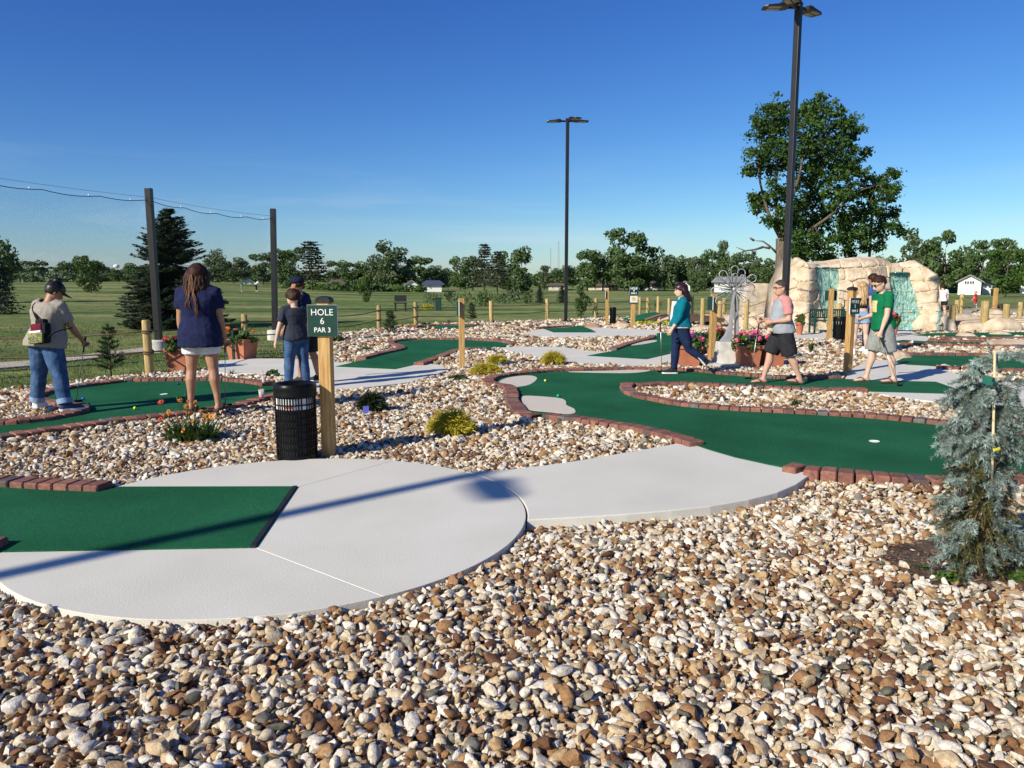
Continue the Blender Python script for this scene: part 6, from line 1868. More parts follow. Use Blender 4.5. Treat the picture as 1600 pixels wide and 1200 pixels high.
# ------------------------------------------------------------------ weeping blue spruce in the right foreground
def blue_spruce():
    x, y = 2.80, 4.42
    t = empty('blue_spruce', (x, y, -.04), 0, 'small weeping blue spruce tied to a pale stake on bare soil', 'spruce')
    def W_(px, py, dy=0.0): q = at(px, py, y + dy); return Vector((q.x - x, dy, q.z + .04))
    r = random.Random(6); V, F, V2, F2 = [], [], [], []; tw = MB()
    def brush(pts, rad, dens, Vl, Fl, up=.3):
        """needles all round a twig"""
        for a, b in zip(pts, pts[1:]):
            L_ = (b - a).length; k = max(2, int(L_ * dens)); d = (b - a).normalized()
            o1 = d.orthogonal().normalized(); o2 = d.cross(o1)
            for _ in range(k):
                q = a.lerp(b, r.random()); th = r.random() * 6.283
                nd = (o1 * math.cos(th) + o2 * math.sin(th) + d * r.uniform(.25, .9) + Vector((0, 0, up * .4))).normalized()
                s = nd.cross(d).normalized() * .0024
                e = q + nd * rad * r.uniform(.75, 1.15); n0 = len(Vl); Vl.extend([q - s * 1.2, q + s * 1.2, e + s * .35, e - s * .35]); Fl.append((n0, n0 + 1, n0 + 2, n0 + 3))
    def bough(p0, d0, L_, green=False, droop=1.3, rad=.021, dens=520, side=True):
        rad *= 1.12; dens *= .68
        pts = [p0]; d = Vector(d0).normalized(); n_ = 6
        for i in range(n_):
            pts.append(pts[-1] + d * L_ / n_); d = (d + Vector((r.gauss(0, .06), r.gauss(0, .06), -droop * L_ * .9 / n_ * 2.2))).normalized()
        tw.tube(pts, [.0026 * (1 - i / (n_ + 1)) + .001 for i in range(n_ + 1)], 4)
        Vl, Fl = (V2, F2) if green else (V, F)
        brush(pts, rad, dens, Vl, Fl)
        if side and L_ > .1:
            for k in range(int(L_ / .035)):
                i = r.randint(1, n_ - 1); sd = (pts[i + 1] - pts[i]).normalized(); o = sd.orthogonal(); o.rotate(Matrix.Rotation(r.random() * 6.283, 3, sd))
                q = (sd * .9 + o.normalized() * .75 + Vector((0, 0, -.15))).normalized(); l = r.uniform(.04, .09)
                tp = [pts[i], pts[i] + q * l * .5, pts[i] + q * l + Vector((0, 0, -.01))]; tw.tube(tp, [.002, .0015, .001], 3)
                brush(tp, rad, dens * 1.15, Vl, Fl)
    # leader: leans and nods to the right at the top
    lead = smooth3([W_(1530, 893), W_(1536, 820), W_(1542, 740), W_(1545, 670), W_(1540, 610), W_(1537, 575), W_(1545, 560), W_(1575, 556), W_(1612, 563)], 4)
    tw.tube(lead, [.011 * (1 - i / len(lead)) + .003 for i in range(len(lead))], 6)
    brush(lead[-16:], .028, 1300, V, F)
    for i in range(len(lead) - 14, len(lead) - 1):
        for s_ in range(2):
            bough(lead[i], Vector((r.uniform(-1, 1), r.uniform(-.8, .2), r.uniform(-.1, .5))), r.uniform(.05, .1), False, 3.0, .024, 1000, False)
    for (a, b, c) in (((1542, 573), (1522, 575), (1500, 598)), ((1545, 600), (1515, 607), (1503, 640)), ((1550, 598), (1580, 595), (1603, 604)), ((1540, 573), (1525, 580), (1510, 600))):
        pts = smooth3([W_(*a), W_(*b, -.05), W_(*c, -.1)], 5); tw.tube(pts, [.005, .004] + [.003] * (len(pts) - 2), 4); brush(pts, .021, 900, V, F)
        for k in range(9):
            i = r.randint(2, len(pts) - 2); d = (pts[i + 1] - pts[i]).normalized(); o = d.orthogonal(); o.rotate(Matrix.Rotation(r.random() * 6.283, 3, d))
            q = (d + o.normalized() * .7).normalized(); brush([pts[i], pts[i] + q * .045, pts[i] + q * .08], .019, 900, V, F)
    # hanging boughs, silhouette half widths per height
    prof = [(598, 26, 38), (640, 40, 44), (690, 46, 48), (720, 44, 40), (760, 44, 36), (800, 44, 38), (850, 56, 42), (885, 52, 38)]
    for k in range(260):
        py = r.uniform(600, 878); cx = 1537 + (py - 600) * -.01
        lw = np.interp(py, [p[0] for p in prof], [p[1] for p in prof]); rw = np.interp(py, [p[0] for p in prof], [p[2] for p in prof])
        a = r.random() * 6.283; u = r.random() ** .5
        hw = (lw if math.cos(a) < 0 else rw) * y / 1200 * .92
        out = Vector((math.cos(a), math.sin(a) * .8, 0))
        start = W_(cx, py) + out * hw * u * .62
        L_ = r.uniform(.08, .20)
        green = (py > 715 and r.random() < (.35 if math.cos(a) > -.3 else .68) and u < .9)
        bough(start, out * .8 + Vector((0, 0, r.uniform(-.35, .2))), L_, green, 2.6, .025 if not green else .021, 900 if not green else 480)
    for k in range(120):
        py = r.uniform(640, 880); a = r.random() * 6.283; q = W_(1538, py); out = Vector((math.cos(a), math.sin(a), 0))
        bough(q + out * r.uniform(0, .06), out * .7 + Vector((0, 0, r.uniform(-.5, .1))), r.uniform(.08, .15), py > 690, 2.6, .022, 520)
    for (px, py, dx) in ((1480, 700, -.9), (1500, 690, -.7), (1590, 640, .8), (1585, 700, .7), (1475, 865, -.9), (1590, 860, .7), (1487, 850, -.6)):
        p = W_(px + 22 * (-1 if dx > 0 else 1), py); bough(p, Vector((dx, -.25, .15)), .2, False, 1.6, .021, 640)
    link('needles', np_mesh('needles', [tuple(v) for v in V], F, MAT['needle_blue']), t)
    link('inner_needles', np_mesh('inner_needles', [tuple(v) for v in V2], F2, MAT['needle_green']), t)
    tw.build('trunk', MAT['twig'], t, True)
    print('spruce needles', len(F) + len(F2))
    s = empty('plant_stake', (x, y - .02, -.04), 0, 'pale wooden stake holding up the weeping blue spruce', 'stake')
    m_ = MB(); a, b = W_(1548, 705, -.16), W_(1551, 548, -.05); m_.tube([W_(1546, 760, -.12), a, b], .007, 8); m_.build('cane', MAT['stake'], s, True)
    for px, py, mt, w_, h_ in ((1545, 598, 'green_tie', .055, .022), (1541, 594, 'green_tie', .03, .05), (1553, 629, 'white_plastic', .06, .012)):
        m_ = MB(); q = W_(px, py, -.1); m_.bbox(q, (w_, .05, h_), .004, Euler((.2, .15, .5)).to_matrix()); m_.build('tie', MAT[mt], s)
    m_ = MB(); q = W_(1554, 701, -.2); m_.bbox(q, (.042, .006, .016), .002, Euler((.1, -.2, .2)).to_matrix()); m_.build('tag', MAT['yellow_tag'], s)
blue_spruce()
# wood chips on the soil
def chips():
    rg_ = np.random.RandomState(9); k = 1500
    P = np.array(SOIL); x = rg_.uniform(P[:, 0].min(), P[:, 0].max(), k); y = rg_.uniform(P[:, 1].min(), P[:, 1].max(), k)
    q = inside(SOIL, x, y); x, y = x[q], y[q]; k = x.size
    C = np.stack([x, y, np.full(k, -.03) + rg_.rand(k) * .006], 1)
    V, F = leaf_quads(C, np.tile([[0, 0, 1.]], (k, 1)), .014, rg_, .4, .35)
    o = link('wood_chips', np_mesh('wood_chips', V, F, MAT['mulch'])); tag(o, 'brown wood chips scattered on the bare soil under the blue spruce', 'mulch', kind='stuff')
chips()

# ------------------------------------------------------------------ balls, drinks
for px, py, col, nm in ((130, 636, (.02, .12, .55), 'blue golf ball nearest the man with the bag'), (139, 634, (.01, .28, .36), 'teal golf ball at the tip of the left gravel inlet'), (211, 640, (.62, .75, .02), 'yellow golf ball on the left green'), (279, 601.5, (.015, .03, .05), 'dark golf ball at the far side of the left green'),
                        (852, 596.5, (.75, .70, .03), 'yellow golf ball on the big right green'), (872, 620.5, (.01, .42, .16), 'green golf ball on the big right green'), (779.5, 602, (.01, .38, .36), 'turquoise golf ball lying on the upper sand patch')):
    if 'blue golf' in nm: py = 625
    x, y = gp(px, py, .008)
    mb = MB(); mb.ball((0, 0, 0), .0215, 16, 12)
    o = mb.build('golf_ball', mk('ball_paint', [col], scale=2, rough=.3, spec=.5), None, True, (x, y, .0295)); tag(o, nm, 'golf ball', 'coloured golf balls on the greens')
MAT['drink_red'] = mk('red_slush', [(.6, .02, .03), (.75, .04, .05)], scale=20, rough=.3)
def clear_plastic():
    m = bpy.data.materials.new('clear_plastic'); m.use_nodes = True
    p = m.node_tree.nodes['Principled BSDF']; p.inputs['Base Color'].default_value = (.9, .9, .9, 1); p.inputs['Roughness'].default_value = .08; p.inputs['Alpha'].default_value = .35
    return m
MAT['clear'] = clear_plastic()
for px, base, lab, fill in ((412.5, 597, 'red drink in a clear cup with straw on the far brick edge', .085), (408.5, 620, 'clear cup one third full of red drink on the near brick edge', .04)):
    x, y = gp(px, base, .065)
    t = empty('drink_cup', (x, y, .063), 0, lab, 'drink cup')
    mb = MB(); mb.lathe([(.030, 0), (.042, .11), (.0405, .11), (.029, .004)], n=20, cap=False); mb.build('cup', MAT['clear'], t, True)
    mb = MB(); mb.lathe([(0, .004), (.029, .004), (.029 + .011 * fill / .11, fill), (0, fill)], n=20, cap=False); mb.build('drink', MAT['drink_red'], t, True, auto=40)
    mb = MB(); mb.tube([(0, 0, .01), (-.012, .0, .2)], .004, 6); mb.build('straw', MAT['red_print'], t)
# ------------------------------------------------------------------ people
def cloth(name, cols, scale=30, bump=.35, **k):
    MAT[name] = mk(name, cols, scale=scale, rough=.9, bump=bump, bscale=26, bdist=.02, spec=.15, **k); return MAT[name]
cloth('tee_grey', [(.27, .245, .205), (.33, .30, .255)]); cloth('denim_mid', [(.026, .06, .14), (.046, .095, .20), (.075, .135, .25)], scale=9); cloth('tee_navy', [(.010, .014, .048), (.016, .021, .065)])
cloth('white_cotton', [(.72, .72, .72), (.8, .8, .8)]); cloth('tee_charcoal', [(.028, .032, .048), (.042, .047, .066)]); cloth('denim_dark', [(.008, .016, .05), (.016, .03, .08)], scale=9)
cloth('cardigan_teal', [(.0, .125, .17), (.004, .16, .21)]); cloth('blouse_pale', [(.55, .47, .46), (.72, .66, .64)], scale=60); cloth('tee_marl', [(.27, .285, .32), (.35, .365, .40)], scale=120); cloth('sleeve_pink', [(.52, .21, .20), (.60, .26, .25)])
cloth('shorts_black', [(.018, .018, .022), (.03, .03, .035)]); cloth('tee_green', [(.004, .125, .05), (.006, .155, .064)]); cloth('shorts_grey', [(.21, .215, .205), (.28, .285, .27)]); cloth('denim_light', [(.17, .27, .42), (.27, .38, .53)], scale=12)
cloth('top_black', [(.012, .012, .013), (.02, .02, .022)]); cloth('cap_navy', [(.008, .01, .03), (.014, .017, .042)]); cloth('red_wear', [(.45, .02, .025), (.55, .03, .035)]); cloth('plaid', [(.03, .06, .02), (.34, .33, .05), (.02, .03, .09), (.22, .25, .18)], scale=30); cloth('maroon', [(.10, .008, .02), (.15, .014, .03)]); cloth('tee_blue', [(.04, .07, .25), (.06, .1, .32)])
MAT['skin_light'] = mk('skin_light', [(.53, .335, .24), (.60, .395, .29), (.64, .435, .325)], scale=9, rough=.55, spec=.35)
MAT['skin_red'] = mk('skin_ruddy', [(.49, .275, .19), (.56, .33, .235)], scale=9, rough=.55, spec=.35)
MAT['skin_tan'] = mk('skin_tan', [(.34, .175, .10), (.41, .22, .135)], scale=9, rough=.5, spec=.4)
MAT['lip'] = mk('lip', [(.40, .14, .12), (.46, .17, .15)], scale=20, rough=.5)
MAT['hair_black'] = mk('hair_black', [(.007, .006, .006), (.016, .012, .010)], scale=40, rough=.42, stretch=(1, 1, .1), spec=.4)
MAT['hair_brown'] = mk('hair_brown', [(.020, .008, .005), (.05, .02, .010)], scale=40, rough=.6, stretch=(1, 1, .1), spec=.2)
MAT['hair_caramel'] = mk('hair_caramel', [(.07, .028, .010), (.16, .07, .028)], scale=40, rough=.6, stretch=(1, 1, .1), spec=.2)
MAT['hair_maroon'] = mk('hair_maroon', [(.018, .005, .006), (.045, .011, .012)], scale=40, rough=.38, stretch=(1, 1, .1), spec=.45)
MAT['hair_blonde'] = mk('hair_blonde', [(.23, .13, .05), (.42, .27, .12), (.5, .34, .17)], scale=40, rough=.42, stretch=(1, 1, .1), spec=.4)
MAT['hair_grey'] = mk('hair_greying', [(.028, .02, .016), (.06, .048, .04)], scale=60, rough=.6)
MAT['eye_dark'] = mk('eye_dark', [(.012, .009, .008), (.02, .016, .013)], scale=20, rough=.2, spec=.5)
MAT['shoe_white'] = mk('shoe_white', [(.7, .7, .69), (.8, .8, .79)], scale=20, rough=.6)
MAT['shoe_navy'] = mk('shoe_navy', [(.03, .045, .10), (.045, .06, .13)], scale=20, rough=.7)
MAT['shoe_black'] = mk('shoe_black', [(.012, .012, .013), (.022, .022, .024)], scale=20, rough=.7)
MAT['sandal_brown'] = mk('sandal_brown', [(.06, .032, .022), (.1, .055, .04)], scale=20, rough=.7)

wr = bpy.data.textures.new('cloth_folds', 'CLOUDS'); wr.noise_scale = .10; wr.noise_depth = 2
PENDING = []      # bodies to finish after one evaluation
def vox(o, size, smooth=4, folds=0.0):
    m_ = o.modifiers.new('skin', 'REMESH'); m_.mode = 'VOXEL'; m_.voxel_size = size; m_.use_smooth_shade = True
    s_ = o.modifiers.new('relax', 'SMOOTH'); s_.iterations = smooth; s_.factor = .5
    if folds:
        d_ = o.modifiers.new('folds', 'DISPLACE'); d_.texture = wr; d_.strength = folds; d_.mid_level = .5; d_.texture_coords = 'LOCAL'

class Person:
    def __init__(self, label, px, py, yaw, H, z=.01, Y=None, girth=1.0, belly=0.0, lean=0, roll=0, twist=0, legs=((0, 3, 0), (0, 3, 0)), arms=((4, 8, 8, 0), (4, 8, 8, 0)), head=(0, 0), skin='skin_light', hips=1.0, shoulder=1.0, group=None, hs=1.0, foot=((0, 0), (0, 0)), far=False, lg=None):
        if Y is None: x, y = gp(px, py, z)
        else: x, y = at(px, py, Y).x, Y
        self.H, self.far, self.skin = H, far, skin; self.lg = lg
        self.t = empty('person', (x, y, z), R(yaw - 90), label, 'person', group)
        self.girth, self.belly, self.hips = girth, belly, hips
        X = Vector((1, 0, 0))
        # legs: (hip flex, abduction, knee); order: left, right
        self.side = (-1, 1)
        rel = []
        for s, (fl, ab, kn) in zip(self.side, legs):
            hip = Vector((s * .055 * H * (1 + (hips - 1) * .6), 0, 0)); a, b = R(fl), R(ab)
            kd = Vector((s * math.sin(b), math.cos(b) * math.sin(a), -math.cos(b) * math.cos(a)))
            c = a - R(kn); ad = Vector((s * math.sin(b), math.cos(b) * math.sin(c), -math.cos(b) * math.cos(c)))
            knee = hip + kd * .245 * H; ank = knee + ad * .232 * H
            rel.append((hip, knee, ank, c))
        hz = max(-r_[2].z for r_ in rel) + .043 * H
        P = Vector((0, 0, hz)); self.P = P
        self.leg = [(P + a, P + b, P + c, ang) for a, b, c, ang in rel]
        self.foot = foot
        lf, rl_ = R(lean), R(roll)
        self.spine = Vector((math.sin(rl_), math.sin(lf) * math.cos(rl_), math.cos(lf) * math.cos(rl_)))
        self.sx = Matrix.Rotation(R(twist), 3, 'Z') @ X
        self.sx = (self.sx - self.spine * self.sx.dot(self.spine)).normalized()
        self.sy = self.spine.cross(self.sx).normalized()
        self.sh = P + self.spine * .292 * H
        self.arm = []
        for s, (fl, ab, el, inw) in zip(self.side, arms):
            sp = self.sh + self.sx * (s * .108 * H * shoulder) - self.spine * .012 * H
            a, b = R(fl), R(ab)
            u = self.sx * (s * math.sin(b)) + self.sy * (math.cos(b) * math.sin(a)) + Vector((0, 0, -math.cos(b) * math.cos(a)))
            c = a + R(el); i_ = R(inw)
            w = self.sx * (s * (math.sin(b) * .4 - math.sin(i_))) + self.sy * (math.sin(c) * math.cos(i_)) + Vector((0, 0, -math.cos(c) * math.cos(i_)))
            w.normalize(); e = sp + u * .172 * H; self.arm.append((sp, e, e + w * .148 * H, w))
        pitch, hyaw = head
        m = Matrix.Rotation(R(hyaw), 3, 'Z') @ Matrix.Rotation(-R(pitch), 3, 'X')
        self.hm = m
        nb = self.sh + self.spine * .018 * H
        self.neck0 = nb
        self.hh = .132 * H * hs
        self.neck1 = nb + self.spine * .040 * H + Vector((0, .012 * H * math.sin(R(pitch)) + 0, 0))
        self.h0 = self.neck1 + self.hm @ Vector((0, .004 * H, -.012 * H))       # chin level under the skull
        self.shoulder = shoulder
    def ring(self, c, rx, ry, n=18, X=None, Y=None, sq=0.0):
        X = X or self.sx; Y = Y or self.sy
        out = []
        for j in range(n):
            a = 2 * math.pi * j / n
            ca, sa = math.cos(a), math.sin(a)
            k = 1 + sq * (abs(ca * sa) * 2) ** 2 * .25
            out.append(c + X * (rx * ca * k) + Y * (ry * sa * k))
        return out
    TORSO = [(-.17, .050, .050, .0), (-.08, .086, .068, -.004), (.02, .098, .076, -.006), (.2, .093, .070, .0), (.42, .080, .060, .004), (.62, .089, .066, .002), (.8, .101, .067, -.002), (.93, .098, .055, -.006), (1.0, .076, .044, -.006), (1.05, .045, .036, -.003)]
    def torso(self, mb, s0=-.17, s1=1.05, ease=0.0, mul=1.0, flare=0.0, straight=False):
        H = self.H
        T = self.TORSO
        S_ = [t[0] for t in T]
        ss = sorted(set([s0, s1] + [s for s in S_ if s0 < s < s1]))
        rings = []
        for s in ss:
            rx, ry, yo = (np.interp(max(s, .0) if straight else s, S_, [t[k] for t in T]) for k in (1, 2, 3))
            bel = math.exp(-((s - .32) / .24) ** 2) * self.belly
            g = self.girth * (self.hips if s < .2 else 1.0)
            if s > .85: g = 1 + (g - 1) * .35
            if s > .7: rx = rx * (1 + (self.shoulder - 1))
            e = ease + flare * max(0, (.45 - s))
            c = self.P + self.spine * (.292 * H * s) + self.sy * ((yo + bel * .5) * H)
            rings.append(self.ring(c, rx * H * g * mul + e, (ry + bel * .5) * H * (1 + (g - 1) * 1.15) * mul + e, sq=.25))
        mb.loft(rings)
    def limb(self, mb, pts, rad, flat=1.0):
        mb.tube(pts, rad, 12, flat=flat)
    def body(self):
        H = self.H; mb = MB(); g = self.lg or 1 + (self.girth - 1) * .55
        self.torso(mb)
        self.limb(mb, [self.sh - self.spine * .03 * H, self.neck0, self.neck1 + self.hm @ Vector((0, 0, .02 * H))], [.040 * H * g, .034 * H * g, .031 * H * g])
        # skull and jaw
        hh = self.hh; m = self.hm
        prof = [(.0, .20, .16, .20), (.06, .27, .27, .15), (.16, .315, .36, .09), (.30, .345, .415, .045), (.45, .365, .445, .01), (.60, .375, .465, -.02), (.74, .36, .45, -.03), (.87, .29, .37, -.035), (.96, .175, .225, -.035), (1.0, .06, .08, -.03)]
        mb.loft([[self.h0 + m @ (Vector((rx * math.cos(a), yo + ry * math.sin(a), z)) * hh) for a in [2 * math.pi * j / 20 for j in range(20)]] for z, rx, ry, yo in prof])
        nose = [self.h0 + m @ (Vector(p) * hh) for p in ((0, .42, .52), (0, .50, .36), (0, .53, .30), (0, .42, .26))]
        mb.tube(nose, [.035 * hh, .05 * hh, .065 * hh, .04 * hh], 8)
        for s in (-1, 1):
            mb.ball(self.h0 + m @ (Vector((s * .385, -.02, .40)) * hh), (.05 * hh, .085 * hh, .13 * hh), 10, 8, m)
        for (hip, kn, an, c) in self.leg:
            self.limb(mb, [hip + Vector((0, 0, .03 * H)), hip.lerp(kn, .3), hip.lerp(kn, .7), kn, kn.lerp(an, .28) - Vector((0, math.cos(c) * .010 * H, 0)), kn.lerp(an, .65), an, an + Vector((0, 0, -.012 * H))],
                      [r_ * H * g for r_ in (.058, .056, .043, .033, .036, .025, .0205, .021)])
        for k, (hip, kn, an, c) in enumerate(self.leg):
            d, up, _ = self.foot_dir(k)
            heel = an - d * .030 * H - up * .026 * H
            rings = []
            for (q, w, h, zz) in ((0, .017, .020, .0), (.02, .021, .026, .002), (.06, .022, .030, .006), (.10, .025, .020, -.002), (.13, .026, .014, -.007), (.150, .018, .009, -.010)):
                c_ = heel + d * q * H + up * zz * H; sd = d.cross(up)
                rings.append([c_ + sd * (w * H * math.cos(a)) + up * (h * H * math.sin(a) * .8) for a in [2 * math.pi * j / 10 for j in range(10)]])
            mb.loft(rings)
        for (sp, el, wrp, w) in self.arm:
            self.limb(mb, [sp, sp.lerp(el, .35), sp.lerp(el, .8), el, el.lerp(wrp, .3), el.lerp(wrp, .8), wrp, wrp + w * .02 * H], [r_ * H * g for r_ in (.036, .031, .025, .0235, .0245, .0165, .0145, .0155)])
        o = mb.build('body', MAT[self.skin], self.t, True)
        vox(o, .0115 * H / 1.7 if not self.far else .03, 4)
        PENDING.append((o, self))
        return o
    def foot_dir(self, k):
        yawf, pit = self.foot[k]
        d = Matrix.Rotation(R(yawf), 3, 'Z') @ Vector((0, 1, 0))
        sd = d.cross(Vector((0, 0, 1)))
        m = Matrix.Rotation(R(-pit), 3, sd)
        return m @ d, m @ Vector((0, 0, 1)), sd
    def hand_mesh(self, mb, k, curl=None):
        H = self.H; sp, el, wrp, w = self.arm[k]; s = self.side[k]
        curl = self.curl[k] if hasattr(self, 'curl') else 25
        f = w.normalized(); n = (-self.sx * s); n = (n - f * n.dot(f)).normalized(); a = f.cross(n).normalized() * s
        # palm
        rings = []
        for q, wd, th in ((-.004, .015, .0125), (.012, .020, .0130), (.035, .0235, .0125), (.052, .0225, .0105), (.058, .018, .008)):
            c = wrp + f * q * H
            rings.append([c + a * (wd * H * math.cos(t)) + n * (th * H * math.sin(t)) for t in [2 * math.pi * j / 10 for j in range(10)]])
        mb.loft(rings)
        for i, (off, L_) in enumerate(((.0155, .040), (.0055, .046), (-.005, .043), (-.0148, .034))):
            p = wrp + f * .050 * H + a * off * H; pts = [p]; d = f.copy(); ax = a
            for seg in (.44, .32, .24):
                d = (d + n * math.tan(R(min(75, curl * (.7 + .6 * (seg < .4)))))).normalized() if curl < 70 else (Matrix.Rotation(R(-curl * .8) * (1 if d.cross(n).dot(a) * s > 0 else 1) * s, 3, a) @ d)
                pts.append(pts[-1] + d * L_ * H * seg)
            mb.tube(pts, [.0056 * H, .0054 * H, .0048 * H, .0036 * H], 7)
        p = wrp + f * .014 * H + a * .016 * H
        t1_ = (f * .65 + a * .65 + n * .4).normalized(); t2_ = (f * .9 + a * .1 + n * .5).normalized()
        mb.tube([p, p + t1_ * .024 * H, p + t1_ * .024 * H + t2_ * .02 * H, p + t1_ * .024 * H + t2_ * .034 * H], [.0085 * H, .0068 * H, .006 * H, .004 * H], 7)
    def part(self, name, mat, fn, voxel=None, smooth=4, folds=0.0, smooth_shade=True):
        mb = MB(); fn(mb); o = mb.build(name, MAT[mat], self.t, smooth_shade)
        if voxel: vox(o, (voxel if not self.far else .03) , smooth, folds if not self.far else 0)
        return o
    # ---- clothes
    def sleeve(self, mb, k, frac, ease=.012, cuff=.0):
        sp, el, wrp, w = self.arm[k]; H = self.H; g = 1 + (self.girth - 1) * .55
        pts = [self.sh + (sp - self.sh) * .55 + self.spine * .006 * H, sp + self.spine * .002 * H]; rad = [.045 * H * g, .0405 * H * g + ease * .6]
        if frac <= 1:
            pts += [sp.lerp(el, frac * .5), sp.lerp(el, frac)]; rad += [.034 * H * g + ease, .031 * H * g + ease * 1.5 + cuff]
        else:
            q = frac - 1
            pts += [sp.lerp(el, .5), el, el.lerp(wrp, q * .5), el.lerp(wrp, q)]; rad += [.033 * H * g + ease * .7, .0275 * H * g + ease * .8, .026 * H * g + ease * .8, .020 * H * g + ease]
        mb.tube(pts, rad, 14)
    def shirt(self, mat, hem=-.05, ease=.016, sleeve=.55, sleeves=True, flare=.02, name='shirt', top=1.04, folds=.016, sep=None):
        def f(mb):
            self.torso(mb, hem, top, ease, 1.0, flare, True)
            if sleeves and not sep:
                for k in (0, 1): self.sleeve(mb, k, sleeve)
        o = self.part(name, mat, f, .0145, 3, folds)
        if sep:
            for k in (0, 1): self.part('sleeve', sep, lambda mb: self.sleeve(mb, k, sleeve), .0145, 3, folds)
        return o
    def pants(self, mat, length=1.0, ease=.012, name='trousers', hem_flare=0.0, top=.22, folds=.014):
        H = self.H; g = 1 + (self.girth - 1) * .6
        def f(mb):
            self.torso(mb, -.17, top, ease * .7)
            for (hip, kn, an, c) in self.leg:
                pts = [hip + Vector((0, 0, .03 * H)), hip.lerp(kn, .12), hip.lerp(kn, .4)]; rad = [.062 * H * g, .064 * H * g + ease * .4, .054 * H * g + ease]
                if length <= .5:
                    q = length / .5
                    pts = [hip + Vector((0, 0, .03 * H)), hip.lerp(kn, q * .35), hip.lerp(kn, q * .7), hip.lerp(kn, q)]
                    rad = [.062 * H * g, .060 * H * g + ease * .6, .056 * H * g + ease, np.interp(q, [0, .4, 1], [.06, .056, .044]) * H * g + ease * 1.2 + hem_flare]
                else:
                    q = (length - .5) / .5
                    pts += [hip.lerp(kn, .75), kn, kn.lerp(an, .3 * q), kn.lerp(an, .7 * q), kn.lerp(an, q)]
                    rad += [.046 * H * g + ease, .038 * H * g + ease, .038 * H * g + ease, .031 * H * g + ease * 1.1, .029 * H * g + ease * 1.1 + hem_flare]
                mb.tube(pts, rad, 14)
        return self.part(name, mat, f, .0145, 3, folds)
    def shoes(self, mat, sole='shoe_white', high=.03, mats=None):
        H = self.H
        for k in (0, 1):
            hip, kn, an, c = self.leg[k]; d, up, sd = self.foot_dir(k); base = an - up * .043 * H - d * .034 * H
            def f(mb):
                rings = []
                for (q, w, h) in ((-.004, .020, .050), (.015, .026, .058 + high * .3), (.05, .0265, .060 + high * .3), (.085, .029, .042), (.115, .031, .032), (.145, .028, .026), (.160, .016, .018)):
                    c_ = base + d * q * H
                    rings.append([c_ + sd * (w * H * x) + up * (zz * h * H + .006 * H) for x, zz in ((-.9, 0), (.9, 0), (1, .3), (.85, .72), (.45, 1), (-.45, 1), (-.85, .72), (-1, .3))])
                mb.loft(rings)
            o = self.part('shoe', (mats[k] if mats else mat), f, .009, 2)
            def fs(mb):
                mb.loft([[base + d * q * H + sd * (w * H * x) + up * zz * H for x, zz in ((-1, -.001), (1, -.001), (1, .013), (-1, .013))] for q, w in ((-.008, .018), (.01, .028), (.06, .0285), (.11, .033), (.145, .030), (.165, .016))])
            mb = MB(); fs(mb); mb.build('sole', MAT[sole], o)
    def sandals(self, mat, strap=True):
        H = self.H
        for k in (0, 1):
            hip, kn, an, c = self.leg[k]; d, up, sd = self.foot_dir(k); base = an - up * .043 * H - d * .034 * H
            mb = MB()
            mb.loft([[base + d * q * H + sd * (w * H * x) + up * zz * H for x, zz in ((-1, -.003), (1, -.003), (1, .008), (-1, .008))] for q, w in ((-.008, .016), (.01, .025), (.06, .025), (.11, .031), (.145, .028), (.165, .015))])
            o = mb.build('sandal', MAT[mat], self.t)
            mb = MB()
            for s in (-1, 1): mb.tube([base + d * .062 * H + sd * s * .026 * H + up * .010 * H, base + d * .082 * H + sd * s * .018 * H + up * .034 * H, base + d * .112 * H + up * .030 * H, base + d * .130 * H + up * .014 * H], [.006 * H] * 4, 6)
            mb.build('strap', MAT[mat], o, True)
    # ---- heads
    def hp(self, x, y, z): return self.h0 + self.hm @ (Vector((x, y, z)) * self.hh)
    def face(self, brow='hair_brown'):
        hh = self.hh
        for s in (-1, 1):
            mb = MB(); mb.ball(self.hp(s * .155, .415, .50), (.05 * hh, .03 * hh, .03 * hh), 8, 6, self.hm); mb.build('eye', MAT['eye_dark'], self.t, True)
            mb = MB(); mb.tube([self.hp(s * .07, .445, .575), self.hp(s * .16, .44, .60), self.hp(s * .25, .385, .58)], [.014 * hh, .018 * hh, .01 * hh], 6); mb.build('eyebrow', MAT[brow], self.t, True)
        mb = MB(); mb.ball(self.hp(0, .425, .175), (.11 * hh, .035 * hh, .026 * hh), 10, 6, self.hm); mb.build('mouth', MAT['lip'], self.t, True)
    def hair_shell(self, mat, thick=.06, low=.30, front=.72, side=.42, name='hair', lump=.04, back=0.0):
        hh = self.hh
        bm = bmesh.new(); bmesh.ops.create_uvsphere(bm, u_segments=36, v_segments=24, radius=1)
        kill = []
        for v in bm.verts:
            p = v.co; x, y, z = p.x * (.385 + thick), -.02 + p.y * (.475 + thick), .56 + p.z * (.445 + thick)
            if y > .12: lim = front - .12 * (abs(x) / .3) ** 2
            elif y > -.08: lim = side
            else: lim = low
            if z < lim: kill.append(v)
            q = Vector((x, y, z)); q += (q - Vector((0, 0, .5))).normalized() * lump * noise.noise(q * 6 + Vector((self.H, 0, 0)))
            v.co = self.h0 + self.hm @ (q * hh)
        bmesh.ops.delete(bm, geom=kill, context='VERTS')
        me = bpy.data.meshes.new(name); bm.to_mesh(me); bm.free(); me.polygons.foreach_set('use_smooth', [True] * len(me.polygons)); me.materials.append(MAT[mat])
        o = link(name, me, self.t)
        s_ = o.modifiers.new('thickness', 'SOLIDIFY'); s_.thickness = .03 * hh; s_.offset = -1
        return o
